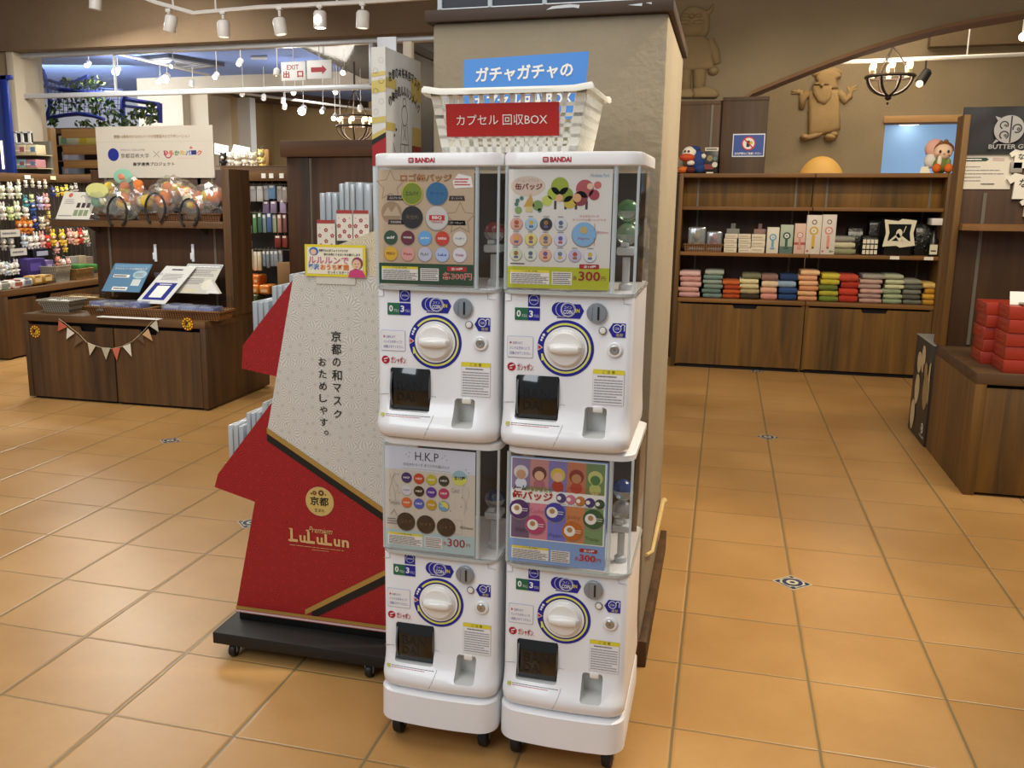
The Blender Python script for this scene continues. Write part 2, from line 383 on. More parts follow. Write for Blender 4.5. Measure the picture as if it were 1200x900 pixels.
# ================================================================== THE SETTING
T = .345
def floor_mat():
    m, N, L, b = new_mat('terracotta_tiles')
    g = N.new('ShaderNodeNewGeometry')
    sc = N.new('ShaderNodeVectorMath'); sc.operation = 'SCALE'; sc.inputs['Scale'].default_value = 1 / T; L.new(g.outputs['Position'], sc.inputs[0])
    # a slight wobble makes hand-laid joints
    wn = N.new('ShaderNodeTexNoise'); wn.inputs['Scale'].default_value = 3.0; L.new(sc.outputs[0], wn.inputs['Vector'])
    ws = N.new('ShaderNodeVectorMath'); ws.operation = 'MULTIPLY_ADD'; ws.inputs[1].default_value = (.012, .012, 0); L.new(wn.outputs['Color'], ws.inputs[0]); L.new(sc.outputs[0], ws.inputs[2])
    sx = N.new('ShaderNodeSeparateXYZ'); L.new(ws.outputs[0], sx.inputs[0])
    def joint(out):
        f = N.new('ShaderNodeMath'); f.operation = 'PINGPONG'; f.inputs[1].default_value = .5; L.new(out, f.inputs[0]); return f.outputs[0]
    ky = N.new('ShaderNodeMath'); ky.operation = 'MULTIPLY'; ky.inputs[1].default_value = 1.7; L.new(joint(sx.outputs['Y']), ky.inputs[0])
    mn = N.new('ShaderNodeMath'); mn.operation = 'MINIMUM'; L.new(joint(sx.outputs['X']), mn.inputs[0]); L.new(ky.outputs[0], mn.inputs[1])
    gr = N.new('ShaderNodeMapRange'); gr.inputs['From Min'].default_value = .007; gr.inputs['From Max'].default_value = .014; L.new(mn.outputs[0], gr.inputs['Value'])
    fl = N.new('ShaderNodeVectorMath'); fl.operation = 'FLOOR'; L.new(sc.outputs[0], fl.inputs[0])
    wh = N.new('ShaderNodeTexWhiteNoise'); wh.noise_dimensions = '2D'; L.new(fl.outputs[0], wh.inputs['Vector'])
    n1 = N.new('ShaderNodeTexNoise'); n1.inputs['Scale'].default_value = 2.2; n1.inputs['Detail'].default_value = 5; n1.inputs['Roughness'].default_value = .6; L.new(g.outputs['Position'], n1.inputs['Vector'])
    n2 = N.new('ShaderNodeTexNoise'); n2.inputs['Scale'].default_value = 55; n2.inputs['Detail'].default_value = 3; L.new(g.outputs['Position'], n2.inputs['Vector'])
    a = N.new('ShaderNodeMath'); a.operation = 'MULTIPLY_ADD'; a.inputs[1].default_value = .14; L.new(wh.outputs['Value'], a.inputs[0])
    mu = N.new('ShaderNodeMath'); mu.operation = 'MULTIPLY'; mu.inputs[1].default_value = .85; L.new(n1.outputs['Fac'], mu.inputs[0]); L.new(mu.outputs[0], a.inputs[2])
    a2 = N.new('ShaderNodeMath'); a2.operation = 'MULTIPLY_ADD'; a2.inputs[1].default_value = .12; L.new(n2.outputs['Fac'], a2.inputs[0]); L.new(a.outputs[0], a2.inputs[2])
    r = N.new('ShaderNodeValToRGB'); e = r.color_ramp.elements
    e[0].position = .3; e[0].color = lin('#a67a44'); e[1].position = .85; e[1].color = lin('#c4985e')
    L.new(a2.outputs[0], r.inputs['Fac'])
    mx = N.new('ShaderNodeMix'); mx.data_type = 'RGBA'; mx.inputs['A'].default_value = lin('#7d6a48'); L.new(gr.outputs['Result'], mx.inputs['Factor']); L.new(r.outputs['Color'], mx.inputs['B'])
    L.new(mx.outputs['Result'], b.inputs['Base Color'])
    rr = N.new('ShaderNodeMapRange'); rr.inputs['To Min'].default_value = .26; rr.inputs['To Max'].default_value = .44; L.new(n1.outputs['Fac'], rr.inputs['Value']); L.new(rr.outputs['Result'], b.inputs['Roughness'])
    sm = N.new('ShaderNodeMapRange'); sm.interpolation_type = 'SMOOTHSTEP'; sm.inputs['From Min'].default_value = .006; sm.inputs['From Max'].default_value = .03; L.new(mn.outputs[0], sm.inputs['Value'])
    hh = N.new('ShaderNodeMath'); hh.operation = 'MULTIPLY_ADD'; hh.inputs[1].default_value = .12; L.new(n1.outputs['Fac'], hh.inputs[0]); L.new(sm.outputs['Result'], hh.inputs[2])
    bp = N.new('ShaderNodeBump'); bp.inputs['Strength'].default_value = .35; bp.inputs['Distance'].default_value = .006; L.new(hh.outputs[0], bp.inputs['Height']); L.new(bp.outputs['Normal'], b.inputs['Normal'])
    return m
M_FLOOR = floor_mat()
WOOD_L = wood('#352210', '#664622', 'Z'); WOOD_LX = wood('#442d17', '#74522b', 'X'); WOOD_LY = wood('#442d17', '#74522b', 'Y')
WOOD_R = wood('#45300f', '#80591c', 'Z'); WOOD_RX = wood('#553817', '#8c602a', 'X'); WOOD_RY = wood('#553817', '#8c602a', 'Y')
WOOD_D = wood('#2c190b', '#4f3118', 'Z'); WOOD_H = wood('#9a7242', '#c49a60', 'X'); WOOD_HZ = wood('#9a7242', '#c49a60', 'Z')
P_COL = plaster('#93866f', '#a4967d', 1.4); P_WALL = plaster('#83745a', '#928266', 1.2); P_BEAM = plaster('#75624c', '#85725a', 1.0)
P_ROOM = plaster('#b9ae98', '#c8bda8', .8, .2); P_SIDE = P_COL
WHITE = mat('#f1f1f3', .28, coat=.3, var=.01); BLACK = mat('#0c0c0d', .3); BLACKM = mat('#141210', .6); INK = mat('#2a2624', .6, var=0); PAPER = mat('#f2efe8', .7, var=.02)
RED = mat('#c01d22', .45, var=.02); NAVY = mat('#1b2a86', .45, var=0); GREYM = mat('#6f675a', .5, .3); GREEN = mat('#1f6b45', .5, var=0); YEL = mat('#e8d93a', .5, var=0)
CLEAR = clear(gloss=.05); STEEL = mat('#b8b8b4', .3, .9)
GOLD = mat('#b98d45', .4, .3); GREYINK = mat('#77747a', .6, var=0); REDINK = mat('#c4202c', .5, var=0)

mb = MB()
mb.poly([(-14, -4.5, 0), (5, -4.5, 0), (5, 16, 0), (-14, 16, 0)], M_FLOOR)
INL_W = mat('#cfc4a8', .4); INL_B = mat('#26304f', .4)
sh = Sheet(mb, (0, 0, 0), (1, 0, 0), (0, 1, 0), (0, 0, 1), .0005)
for i, j in ((1, 3), (1, 9), (1, 15), (-5, 3), (-8, 6), (-2, 0 - 6), (4, -6 + 6)):
    x, y = i * T, j * T; h = .066
    if j < 0 or (i, j) == (4, 0): continue
    def dia(r, m, k): sh.poly([(x - r, y), (x, y - r), (x + r, y), (x, y + r)], m, k)
    dia(h, INL_W, 2); dia(h * .9, INL_B, 3); dia(h * .8, INL_W, 4)
    sh.ring(x, y, .020, .034, INL_B, 5); sh.disc(x, y, .009, INL_B, 5)
    for q in range(4):
        A = PI / 2 * q
        sh.disc(x + .046 * math.cos(A), y + .046 * math.sin(A), .008, INL_B, 5, 10)
struct(mb, 'floor')

# the pillar with its wooden ledge and skirting
CX0, CX1, CY0, CY1 = -.727, -.116, .30, 1.10
mb = MB(); mb.box((CX0, CY0, 0), (CX1, CY1, 1.752), P_COL, .008, 2); struct(mb, 'wall_pillar')
mb = MB(); mb.box((CX0 - .017, CY0 - .02, 1.752), (CX1 + .012, CY1 + .02, 1.782), wood('#35261a', '#523c28', 'X'), .002)
s = Sheet(mb, (0, CY0 - .0205, 0), (1, 0, 0), (0, 0, 1), (0, -1, 0))
CHIP = mat('#cfd3d4', .8)
for pts in ([(-.42, 1.768), (-.405, 1.776), (-.36, 1.779), (-.335, 1.776), (-.337, 1.768), (-.35, 1.771), (-.40, 1.770)], [(-.215, 1.770), (-.18, 1.773), (-.181, 1.766), (-.20, 1.768)], [(-.172, 1.773), (-.158, 1.774), (-.157, 1.769)]):
    s.poly(pts, CHIP)
struct(mb, 'trim_1')
mb = MB(); mb.box((CX0 - .02, CY0 - .012, 0), (CX1 + .004, CY0, .078), WOOD_L, .002); mb.box((CX1, CY0 - .012, 0), (CX1 + .022, 1.22, .078), WOOD_L, .002)
struct(mb, 'baseboard_pillar')
# worn plaster corner guard low on the pillar's right side
mb = MB(); GUARD = plaster('#c9a869', '#d8bd85', 6)
mb.tube([(CX1 + .004, .38, .30), (CX1 + .006, .62, .22), (CX1 + .010, 1.04, .245), (CX1 + .013, 1.09, .235)], [.005, .006, .009, .012], GUARD, 8)
struct(mb, 'trim_2')

# back wall: beam over the left opening, solid pier, arch on the right
BY = 5.7
zb = 2.64
arc = [(882, 109.6), (930, 90), (977, 71.8), (1020, 57), (1060, 45), (1100, 34.5), (1150, 24), (1200, 15.6)]
arcp = [at(x, y, BY) for x, y in arc]
xl = at(10, 62, BY).x
prof = [(-14, 0), (-9.0, 0), (xl, 0), (xl, zb), (-1.1, zb), (-1.1, 0), (.10, 0), (.10, 2.02)] + [(p.x, p.z) for p in arcp] + [(2.6, 2.71), (3.4, 2.80), (5, 2.85), (5, 3.6), (-14, 3.6)]
mb = MB(); mb.prism([(x, BY, z) for x, z in prof], (0, .3, 0), P_WALL, P_WALL)
struct(mb, 'wall_back')
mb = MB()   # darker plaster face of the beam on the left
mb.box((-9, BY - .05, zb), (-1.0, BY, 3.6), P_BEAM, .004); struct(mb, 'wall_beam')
mb = MB()   # reddish edge following the arch
TR = plaster('#7a5c42', '#8a6a4c', 3)
pts = [Vector((.10, BY, 2.02))] + arcp + [Vector((2.6, BY, 2.71)), Vector((3.4, BY, 2.80))]
out = []
for k, p in enumerate(pts): out.append([p + V(0, -.02, 0), p + V(0, -.02, .024), p + V(0, .31, .024), p + V(0, .31, -.004), ])
mb.loft([[a + V(0, 0, -.004) if q in (0, 3) else a for q, a in enumerate(r)] for r in out], TR); struct(mb, 'trim_3')
# ceilings
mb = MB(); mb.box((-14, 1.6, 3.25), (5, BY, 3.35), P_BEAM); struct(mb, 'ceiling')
BLUE_C = plaster('#6a86c8', '#7590d0', .5, .1); BLUE_W = plaster('#8fb4dc', '#9cc0e6', .5, .1)
mb = MB(); mb.box((-14, BY + .3, 3.06), (-.6, 16, 3.2), BLUE_C); struct(mb, 'ceiling_left_room')
mb = MB(); mb.box((-.6, BY + .3, 3.3), (5, 16, 3.4), P_ROOM); struct(mb, 'ceiling_right_room')
# left room walls
mb = MB(); mb.box((-14, 13.0, 0), (-8.0, 13.2, 3.06), plaster('#d8dce0', '#e4e6e8', .6, .1)); struct(mb, 'wall_left_room_back')
mb = MB(); xa = at(160, 93, 11).x; xb = at(213, 105, 11).x; xc = at(235, 108, 11).x
mb.box((xa, 11, 0), (xb, 11.2, 3.06), P_ROOM); mb.box((xb, 11, 2.82), (-2.0, 11.2, 3.06), P_ROOM); mb.box((xb, 11.2, 0), (xc, 11.9, 2.82), P_ROOM)
struct(mb, 'wall_left_room_front')
P_TAN = plaster('#a8926e', '#b5a07c', .7, .2)
pB = atz(235, 108, 3.06); pC = atz(318, 122, 3.06)
mb = MB(); mb.prism([(xc - .1, 11.3, 0), (pC.x, pC.y, 0), (pC.x, pC.y + .2, 0), (xc - .4, 11.3, 0)], (0, 0, 3.06), P_TAN); struct(mb, 'wall_left_room_side')
mb = MB(); mb.box((pC.x - .1, pC.y, 0), (0, pC.y + .2, 3.06), P_TAN); struct(mb, 'wall_left_room_end')
mb = MB()   # dark ceiling beam crossing the far room
a = atz(258, 109, 2.95); b2 = atz(500, 133, 2.95); d = (b2 - a).normalized(); nrm = Vector((-d.y, d.x, 0))
mb.prism([a, b2, b2 + nrm * .9, a + nrm * .9], (0, 0, .11), wood('#2e2015', '#4a3524', 'X')); struct(mb, 'trim_4')
mb = MB()   # lowered ceiling panel to the right of the far room
mb.prism([atz(335, 47, 2.93), atz(425, 92, 2.93), atz(508, 92, 2.93), atz(508, 47, 2.93)], (0, 0, .12), plaster('#453f36', '#4e483e', .8, .2)); struct(mb, 'trim_5')
# right room: far wall with a wide opening to a blue room
RY = 8.0
ox = at(1037, 150, RY).x; oz = at(1037, 140, RY).z
mb = MB(); mb.box((-.6, RY, 0), (ox, RY + .25, 3.3), P_WALL); mb.box((ox, RY, oz), (5, RY + .25, 3.3), P_WALL); struct(mb, 'wall_right_room')
mb = MB(); mb.box((ox - .02, RY - .03, oz - .035), (5, RY + .28, oz + .03), WOOD_H, .005); struct(mb, 'trim_6')
mb = MB(); mb.box((0, 10.2, 0), (6, 10.4, 3.3), BLUE_W); struct(mb, 'wall_blue_room')
mb = MB(); mb.box((0, RY + .25, 2.15), (6, 10.2, 2.2), mat('#5a4c3c', .8)); struct(mb, 'ceiling_blue_room')
mb = MB(); mb.box((at(1090, 20, RY).x, RY - .14, at(1090, 57, RY).z), (5, RY, 3.3), plaster('#6a5940', '#77654a', 2), .005); struct(mb, 'trim_7')
area('blue_room_light', (2.2, 8.9, 2.1), (2.2, 10.2, 1.2), 1.0, 30, (.9, .96, 1))
# jamb and glass transom over the left opening
mb = MB(); mb.box((xl - .02, BY - .02, 0), (xl + .06, BY + .32, zb), P_ROOM, .004); mb.box((xl - .9, BY + .3, 0), (at(28, 62, 6.05).x, 6.3, zb + .1), P_ROOM); struct(mb, 'wall_jamb')
zr = 2.245
w = thing('window_1', None, None, (-3.9, BY + .12, zr)); w['kind'] = 'structure'
FR = mat('#c9cdd2', .35, .3)
f = MB()
f.box((xl, BY + .09, zr - .03), (-1.1, BY + .16, zr + .012), FR, .003); f.box((xl, BY + .08, zb - .045), (-1.1, BY + .17, zb), FR, .003)
for px in (435,): x = at(px, 60, BY + .1).x; f.box((x - .02, BY + .09, zr), (x + .02, BY + .16, zb), FR, .003)
for px in (133, 12): x = at(px, 90, BY + .1).x; f.box((x - .006, BY + .11, zr), (x + .006, BY + .14, zb), FR)
f.build('window_frame', w)
f = MB(); f.box((xl, BY + .122, zr), (-1.1, BY + .13, zb - .04), clear(gloss=.05, name='window_glass')); f.build('pane', w)

def part(mb, name, parent, label=None):
    o = mb.build(name, parent)
    if label: o['label'] = label
    return o
# ================================================================== CAPSULE VENDING MACHINES
def bow(hw, fy, r, back, bowd, z, n=6, nf=8):
    """outline of a unit at height z: bowed front, rounded front corners"""
    pts = []
    def front(x): return fy - bowd * (1 - (x / hw) ** 2)
    for q in range(nf + 1):
        x = -hw + r + (2 * hw - 2 * r) * q / nf; pts.append((x, front(x)))
    xr, yr = hw - r, front(hw - r)
    for q in range(1, n + 1):
        A = -PI / 2 + PI / 2 * q / n; pts.append((xr + r * math.cos(A), yr + r + r * math.sin(A)))
    pts.append((hw, back - .012)); pts.append((hw - .012, back)); pts.append((-hw + .012, back)); pts.append((-hw, back - .012))
    for q in range(n):
        A = PI + PI / 2 * q / n; pts.append((-xr + r * math.cos(A), yr + r + r * math.sin(A)))
    return [(x, y, z) for x, y in pts]
BACK = .325
BODY_SEC = [(.000, .132, .014, .030, .004), (.005, .138, -.014, .038, .008), (.014, .1415, -.023, .042, .010), (.028, .1425, -.026, .043, .010), (.038, .1425, -.024, .042, .009), (.048, .142, -.018, .040, .007),
            (.065, .141, -.010, .032, .004), (.082, .140, -.004, .024, .002), (.100, .1395, 0, .017, .0005), (.335, .139, 0, .015, .0005), (.345, .1375, .003, .015, .0005)]
def rrect(x0, z0, x1, z1, r, y, n=4):
    pts = []
    for cx, cz, t in ((x1 - r, z0 + r, -90), (x1 - r, z1 - r, 0), (x0 + r, z1 - r, 90), (x0 + r, z0 + r, 180)):
        for q in range(n + 1):
            A = math.radians(t + 90 * q / n); pts.append((cx + r * math.cos(A), y, cz + r * math.sin(A)))
    return pts
# positions on the unit's face, read off the upper right machine
UX, UY, UZ = -.262, -.236, .763
def q4(cx, cy):
    p = at(570 + cx / 4.5, 330 + cy / 4.5, UY); return (p.x - UX) * .963, p.z - UZ
def q4r(x0, y0, x1, y1):
    a = q4(x0, y1); b = q4(x1, y0); return a[0], a[1], b[0], b[1]
CH = q4r(140, 500, 388, 776); CH = (CH[0], .063, CH[2], CH[3]); CP = q4r(517, 666, 648, 806)
def make_body():
    mb = MB(); mb.loft([bow(h, f, r, BACK, b, z) for z, h, f, r, b in BODY_SEC], WHITE)
    bmesh.ops.recalc_face_normals(mb.bm, faces=mb.bm.faces[:])
    me = bpy.data.meshes.new('shell'); mb.bm.to_mesh(me); me.materials.append(WHITE); me.materials.append(mat('#d9d9d6', .4))
    o = bpy.data.objects.new('shell', me); COL.objects.link(o); cs = []
    for (x0, z0, x1, z1), dep in ((CH, .05), (CP, .035)):
        c = MB(); m2 = mat('#d9d9d6', .4)
        ra = rrect(x0, z0, x1, z1, .007, -.05); rb = rrect(x0 + .002, z0 + .002, x1 - .002, z1 - .002, .006, dep)
        c.loft([ra, rb], m2)
        bmesh.ops.recalc_face_normals(c.bm, faces=c.bm.faces[:])
        cm = bpy.data.meshes.new('cut'); c.bm.to_mesh(cm); cm.materials.append(m2)
        co = bpy.data.objects.new('cut', cm); COL.objects.link(co); cs.append(co)
        md = o.modifiers.new('cut', 'BOOLEAN'); md.operation = 'DIFFERENCE'; md.object = co; md.solver = 'EXACT'
    bpy.context.view_layer.update()
    res = bpy.data.meshes.new_from_object(o.evaluated_get(bpy.context.evaluated_depsgraph_get()))
    for x in cs + [o]: bpy.data.objects.remove(x)
    for p in res.polygons: p.use_smooth = True
    res.set_sharp_from_angle(angle=math.radians(40))
    res.name = 'machine_body'
    return res
BODY_MESH = make_body()
IVORY = mat('#efeae0', .25, coat=.4, var=0); DKBLUE = mat('#1c1f96', .4, var=0); DIALW = mat('#f1eee8', .22, coat=.5, var=0)
SILV = mat('#9aa3ad', .3, .5); BLKP = mat('#08080a', .12, coat=.6); DK2 = mat('#17171a', .22)
LIDM = mat('#efeeee', .3, coat=.2, var=.01); WHITEP = mat('#e9edf2', .4)
BANDAI = mat('#b3142c', .45, var=0)
def sticker(parent, name, fn, y=-.0012, label=None, step=.0003):
    mb = MB(); s = Sheet(mb, (0, y, 0), (1, 0, 0), (0, 0, 1), (0, -1, 0), step); fn(s)
    return part(mb, name, parent, label)
def front_y(x, z):
    """surface of the unit at height z"""
    for a, b in zip(BODY_SEC, BODY_SEC[1:]):
        if a[0] <= z <= b[0]:
            t = (z - a[0]) / (b[0] - a[0]); h, f, bw = (a[k] + (b[k] - a[k]) * t for k in (1, 2, 4)); return f - bw * (1 - (x / h) ** 2)
    return 0
def make_face(root):
    """everything on the white lower half of a unit"""
    body = bpy.data.objects.new('body', BODY_MESH); COL.objects.link(body); body.parent = root
    FY = -.003
    # seams of the service panel
    SEAM = mat('#9c9ca2', .6, var=0)
    for run in (((75, 633), (135, 633)), ((388, 649), (411, 650), (407, 745)), ((732, 62), (737, 118), (785, 122)), ((120, 58), (120, 100), (80, 102))):
        mb = MB(); mb.tube([V(q4(*p)[0], -.0009, q4(*p)[1]) for p in run], .0006, SEAM, 4); part(mb, 'panel_seam', root)
    mb = MB(); last = None
    x0, z0 = q4(407, 745); x1, z1 = q4(345, 880)
    for q in range(9):
        t = q / 8; x = x0 + (x1 - x0) * (t ** 1.3); z = z0 + (z1 - z0) * t; y = front_y(x, z) - .0006
        if last: mb.poly([last, (last[0] + .0011, last[1], last[2]), (x + .0011, y, z), (x, y, z)], SEAM)
        last = (x, y, z)
    part(mb, 'lip_seam', root)
    # dial sticker and dial
    dx, dz = q4(417, 352); S = .285 / 159 / 4.5
    def dial(s):
        s.disc(dx, dz, 153 * S, DKBLUE, 1, 56); s.ring(dx, dz, 126 * S, 137 * S, mat('#e8e86a', .5, var=0), 2, 60, -165, 140); s.disc(dx, dz, 121 * S, INK, 3, 48); s.disc(dx, dz, 117 * S, WHITE, 4, 48)
        s.poly([(dx - 150 * S, dz + 20 * S), (dx - 150 * S, dz - 18 * S), (dx - 122 * S, dz)], WHITE, 3); s.poly([(dx - 147 * S, dz + 14 * S), (dx - 147 * S, dz - 12 * S), (dx - 127 * S, dz)], REDINK, 4)
        s.poly([(dx - 130 * S, dz - 32 * S), (dx - 128 * S, dz - 72 * S), (dx - 108 * S, dz - 66 * S)], mat('#e8e86a', .5, var=0), 4)
        for q, A in enumerate((150, 157, 163)): s.disc(dx + 137 * S * math.cos(math.radians(A)), dz + 137 * S * math.sin(math.radians(A)), (8 - q) * S, WHITE, 4, 12)
    sticker(root, 'dial_sticker', dial, -.0012)
    mb = MB(); mb.lathe([(.0405, .0005), (.0405, .003), (.039, .0045), (.0375, .0047), (.0368, .009), (.034, .0115), (0.001, .012)], (dx, -.002, dz), DIALW, 40, 'Y'); dl = part(mb, 'dial', root)
    mb = MB(); rings = []
    for q in range(13):
        t = -1 + q / 6; w = math.sqrt(max(0, 1 - t * t)); e = .0362 * t
        hh = .0045 + .0065 * w; dd = .002 + .016 * w ** .6
        rings.append([(dx + e, -.0125 - dd * max(0, math.cos(A)) ** .45 * 1.0, dz + .001 + hh * math.sin(A)) for A in [(-PI / 2) + PI * k / 8 for k in range(9)]])
    mb.loft(rings, DIALW); part(mb, 'dial_grip', dl)
    # stickers
    def omis(s):
        a = q4r(212, 62, 278, 130); s.rect(*a, DKBLUE); cx, cz = (a[0] + a[2]) / 2, (a[1] + a[3]) / 2; s.disc(cx, cz, .0105, WHITE, 2); s.disc(cx, cz, .0095, DKBLUE, 3); s.text('omisu', cx - .0075, cz - .002, cx + .0075, cz + .0025, WHITE, 4)
    sticker(root, 'round_logo_sticker', omis, -.0012)
    def age(s):
        a = q4r(140, 140, 278, 200); m = a[0] + (a[2] - a[0]) * .53; s.rect(a[0], a[1], m, a[3], GREEN); s.rect(m, a[1], a[2], a[3], DKBLUE); h = a[3] - a[1]; w = a[2] - a[0]
        s.text('0', a[0] + w * .07, a[1] + h * .25, a[0] + w * .24, a[3] - h * .2, WHITE, 2, .03); s.text('才以上', a[0] + w * .28, a[1] + h * .25, a[0] + w * .50, a[1] + h * .5, WHITE, 2)
        s.text('3', m + w * .04, a[1] + h * .25, m + w * .20, a[3] - h * .2, WHITE, 2, .03); s.text('才以上', m + w * .24, a[1] + h * .25, m + w * .44, a[1] + h * .5, WHITE, 2)
    sticker(root, 'age_sticker', age, -.0012)
    def coin(s):
        a = q4r(345, 112, 520, 190); h = a[3] - a[1]; w = a[2] - a[0]; cz = (a[1] + a[3]) / 2
        s.poly([(a[0] + w * .15, a[1]), (a[2] - w * .12, a[1]), (a[2], cz), (a[2] - w * .12, a[3] - h * .1), (a[0] + w * .15, a[3] - h * .1)], DKBLUE)
        for k, f in enumerate((.2, .34, .5)):
            s.disc(a[0] + w * f, cz + h * .05, h * .47, WHITE, 2 + 2 * k); s.disc(a[0] + w * f, cz + h * .05, h * .44, DKBLUE, 3 + 2 * k)
        s.ring(a[0] + w * .5, cz + h * .05, h * .38, h * .41, WHITE, 9); s.text('コイン', a[0] + w * .38, cz + h * .1, a[0] + w * .62, cz + h * .28, WHITE, 10); s.text('COIN', a[0] + w * .36, cz - h * .22, a[0] + w * .64, cz + h * .04, WHITE, 10, .02); s.text('IN', a[2] - w * .26, cz - h * .12, a[2] - w * .13, cz + h * .12, YEL, 10, .02)
    sticker(root, 'coin_sticker', coin, -.0012)
    def ret(s):
        a = q4r(652, 222, 748, 292); h = a[3] - a[1]; w = a[2] - a[0]; cz = (a[1] + a[3]) / 2
        s.poly([(a[0], cz), (a[0] + w * .25, a[1]), (a[2], a[1]), (a[2], a[3]), (a[0] + w * .25, a[3])], DKBLUE); s.ring(a[0] + w * .5, cz + h * .12, h * .25, h * .3, WHITE, 2); s.text('COIN', a[0] + w * .37, cz + h * .02, a[0] + w * .63, cz + h * .2, WHITE, 2)
        s.ring(a[0] + w * .84, cz + h * .28, h * .1, h * .16, WHITE, 2, 30, 0, 180); s.rect(a[0] + w * .90, cz - h * .05, a[0] + w * .945, cz + h * .28, WHITE, 2); s.text('返却', a[0] + w * .45, a[1] + h * .06, a[0] + w * .85, a[1] + h * .28, YEL, 2)
    sticker(root, 'coin_return_sticker', ret, -.0012)
    def inst(s):
        a = q4r(98, 290, 242, 395); s.round(*a, .003, mat('#8fa3d8', .5, var=0)); s.round(a[0] + .0007, a[1] + .0007, a[2] - .0007, a[3] - .0007, .003, WHITE, 2); h = a[3] - a[1]; w = a[2] - a[0]
        s.poly([(a[0] + w * .1, a[1] + h * .76), (a[0] + w * .1, a[1] + h * .62), (a[0] + w * .19, a[1] + h * .69)], REDINK, 3)
        s.text('お金を入れて', a[0] + w * .22, a[1] + h * .62, a[0] + w * .6, a[1] + h * .76, DKBLUE, 3); s.text('ハンドルをゆっくり', a[0] + w * .1, a[1] + h * .37, a[0] + w * .86, a[1] + h * .52, DKBLUE, 3); s.text('1回転させてください。', a[0] + w * .1, a[1] + h * .13, a[0] + w * .93, a[1] + h * .28, DKBLUE, 3)
    sticker(root, 'instruction_sticker', inst, -.0012)
    def logo(s):
        a = q4r(98, 430, 245, 468); h = a[3] - a[1]; w = a[2] - a[0]; s.disc(a[0] + h * .5, a[1] + h * .5, h * .48, BANDAI, 1, 18); s.line(a[0] + h * .3, a[1] + h * .55, a[0] + h * .8, a[1] + h * .75, h * .12, WHITE, 2); s.line(a[0] + h * .3, a[1] + h * .3, a[0] + h * .6, a[1] + h * .35, h * .1, WHITE, 2)
        s.text('ガシャポン.', a[0] + h * 1.15, a[1] + h * .08, a[2], a[3] - h * .08, BANDAI, 2, .02)
    sticker(root, 'red_logo_sticker', logo, -.0012)
    def caut(s):
        a = q4r(562, 470, 742, 645); h = a[3] - a[1]; w = a[2] - a[0]; s.rect(*a, mat('#b9bfc8', .5, var=0)); s.rect(a[0] + .0005, a[1] + .0005, a[2] - .0005, a[3] - .0005, WHITE, 2); s.rect(a[0], a[1] + h * .87, a[2], a[3], YEL, 3); s.text('ご 注 意', a[0] + w * .3, a[1] + h * .89, a[0] + w * .7, a[1] + h * .98, INK, 4)
        s.body(a[0] + w * .15, a[1] + h * .77, a[2] - w * .15, a[1] + h * .84, 1, GREYINK, 4, 3, .5); s.body(a[0] + w * .05, a[1] + h * .04, a[2] - w * .05, a[1] + h * .74, 9, mat('#9a9aa2', .6, var=0), 4, 5, .36)
    sticker(root, 'caution_sticker', caut, -.0012)
    # coin slot, return button, lock
    cx, cz = q4(590, 165); mb = MB(); mb.lathe([(53 * S, 0), (53 * S, .006), (49 * S, .008), (.0005, .0085)], (cx, -.002, cz), SILV, 32, 'Y'); slot = part(mb, 'coin_slot', root)
    mb = MB(); mb.box((cx + .002, -.0125, cz - .014), (cx + .006, -.0100, cz + .014), BLKP, .0008); mb.box((cx - .011, -.0120, cz - .015), (cx - .009, -.0102, cz + .015), SILV, .0005); part(mb, 'slot_opening', slot)
    cx, cz = q4(622, 258); mb = MB(); mb.lathe([(.0075, 0), (.0075, .002), (.006, .0045), (.0004, .005)], (cx, -.002, cz), DIALW, 20, 'Y'); mb.lathe([(.0085, .001), (.0085, .0025), (.0075, .003)], (cx, -.002, cz), GREYM, 20, 'Y'); part(mb, 'return_button', root)
    cx, cz = q4(687, 360); mb = MB(); mb.lathe([(.0165, 0), (.0165, .002), (.014, .004), (.012, .004)], (cx, -.002, cz), WHITE, 28, 'Y'); lk = part(mb, 'lock', root)
    mb = MB(); mb.lathe([(.0100, .002), (.0100, .005), (.008, .0062), (.0045, .0058), (.0004, .0055)], (cx, -.002, cz), STEEL, 24, 'Y'); mb.box((cx - .0006, -.0084, cz - .002), (cx + .0006, -.0076, cz + .002), BLACK); part(mb, 'keyhole', lk)
    # prize chute: black curved door in its recess
    x0, z0, x1, z1 = CH; x0 += .0035; x1 -= .0015; z0 += .004; z1 -= .001; mb = MB(); rings = []
    for q in range(13):
        t = q / 12; z = z0 + (z1 - z0) * t; y = .006 - .018 * math.sin(PI * (.08 + .84 * t)) ** .6
        rings.append([(x0, y + .012, z), (x0 + .001, y + .002, z), (x0 + .004, y, z), (x1 - .004, y, z), (x1 - .001, y + .002, z), (x1, y + .012, z), (x1, y + .03, z), (x0, y + .03, z)])
    mb.loft(rings, BLKP); door = part(mb, 'chute_door', root, 'glossy black chute door with raised letters')
    mb = MB(); s = Sheet(mb, (0, -.0128, 0), (1, 0, 0), (0, 0, 1), (0, -1, 0)); w = x1 - x0; h = z1 - z0
    for t, b0, b1 in (('BAN', .46, .70), ('DAI', .20, .42)):
        vs, fs, asp = text_polys(t, .02); xa = x0 + w * .16; xe = x0 + w * (.82 if t == 'BAN' else .62)
        bot = [V(xa + (xe - xa) * vx, .006 - .018 * math.sin(PI * (.08 + .84 * (b0 + (b1 - b0) * vy))) ** .6 - .0009, z0 + h * (b0 + (b1 - b0) * vy)) for vx, vy in vs]
        bv = [mb.bm.verts.new(p) for p in bot]; gi = mb.mi(DK2)
        for fc in fs:
            try: f = mb.bm.faces.new([bv[k] for k in fc]); f.material_index = gi
            except ValueError: pass
    part(mb, 'door_lettering', door)
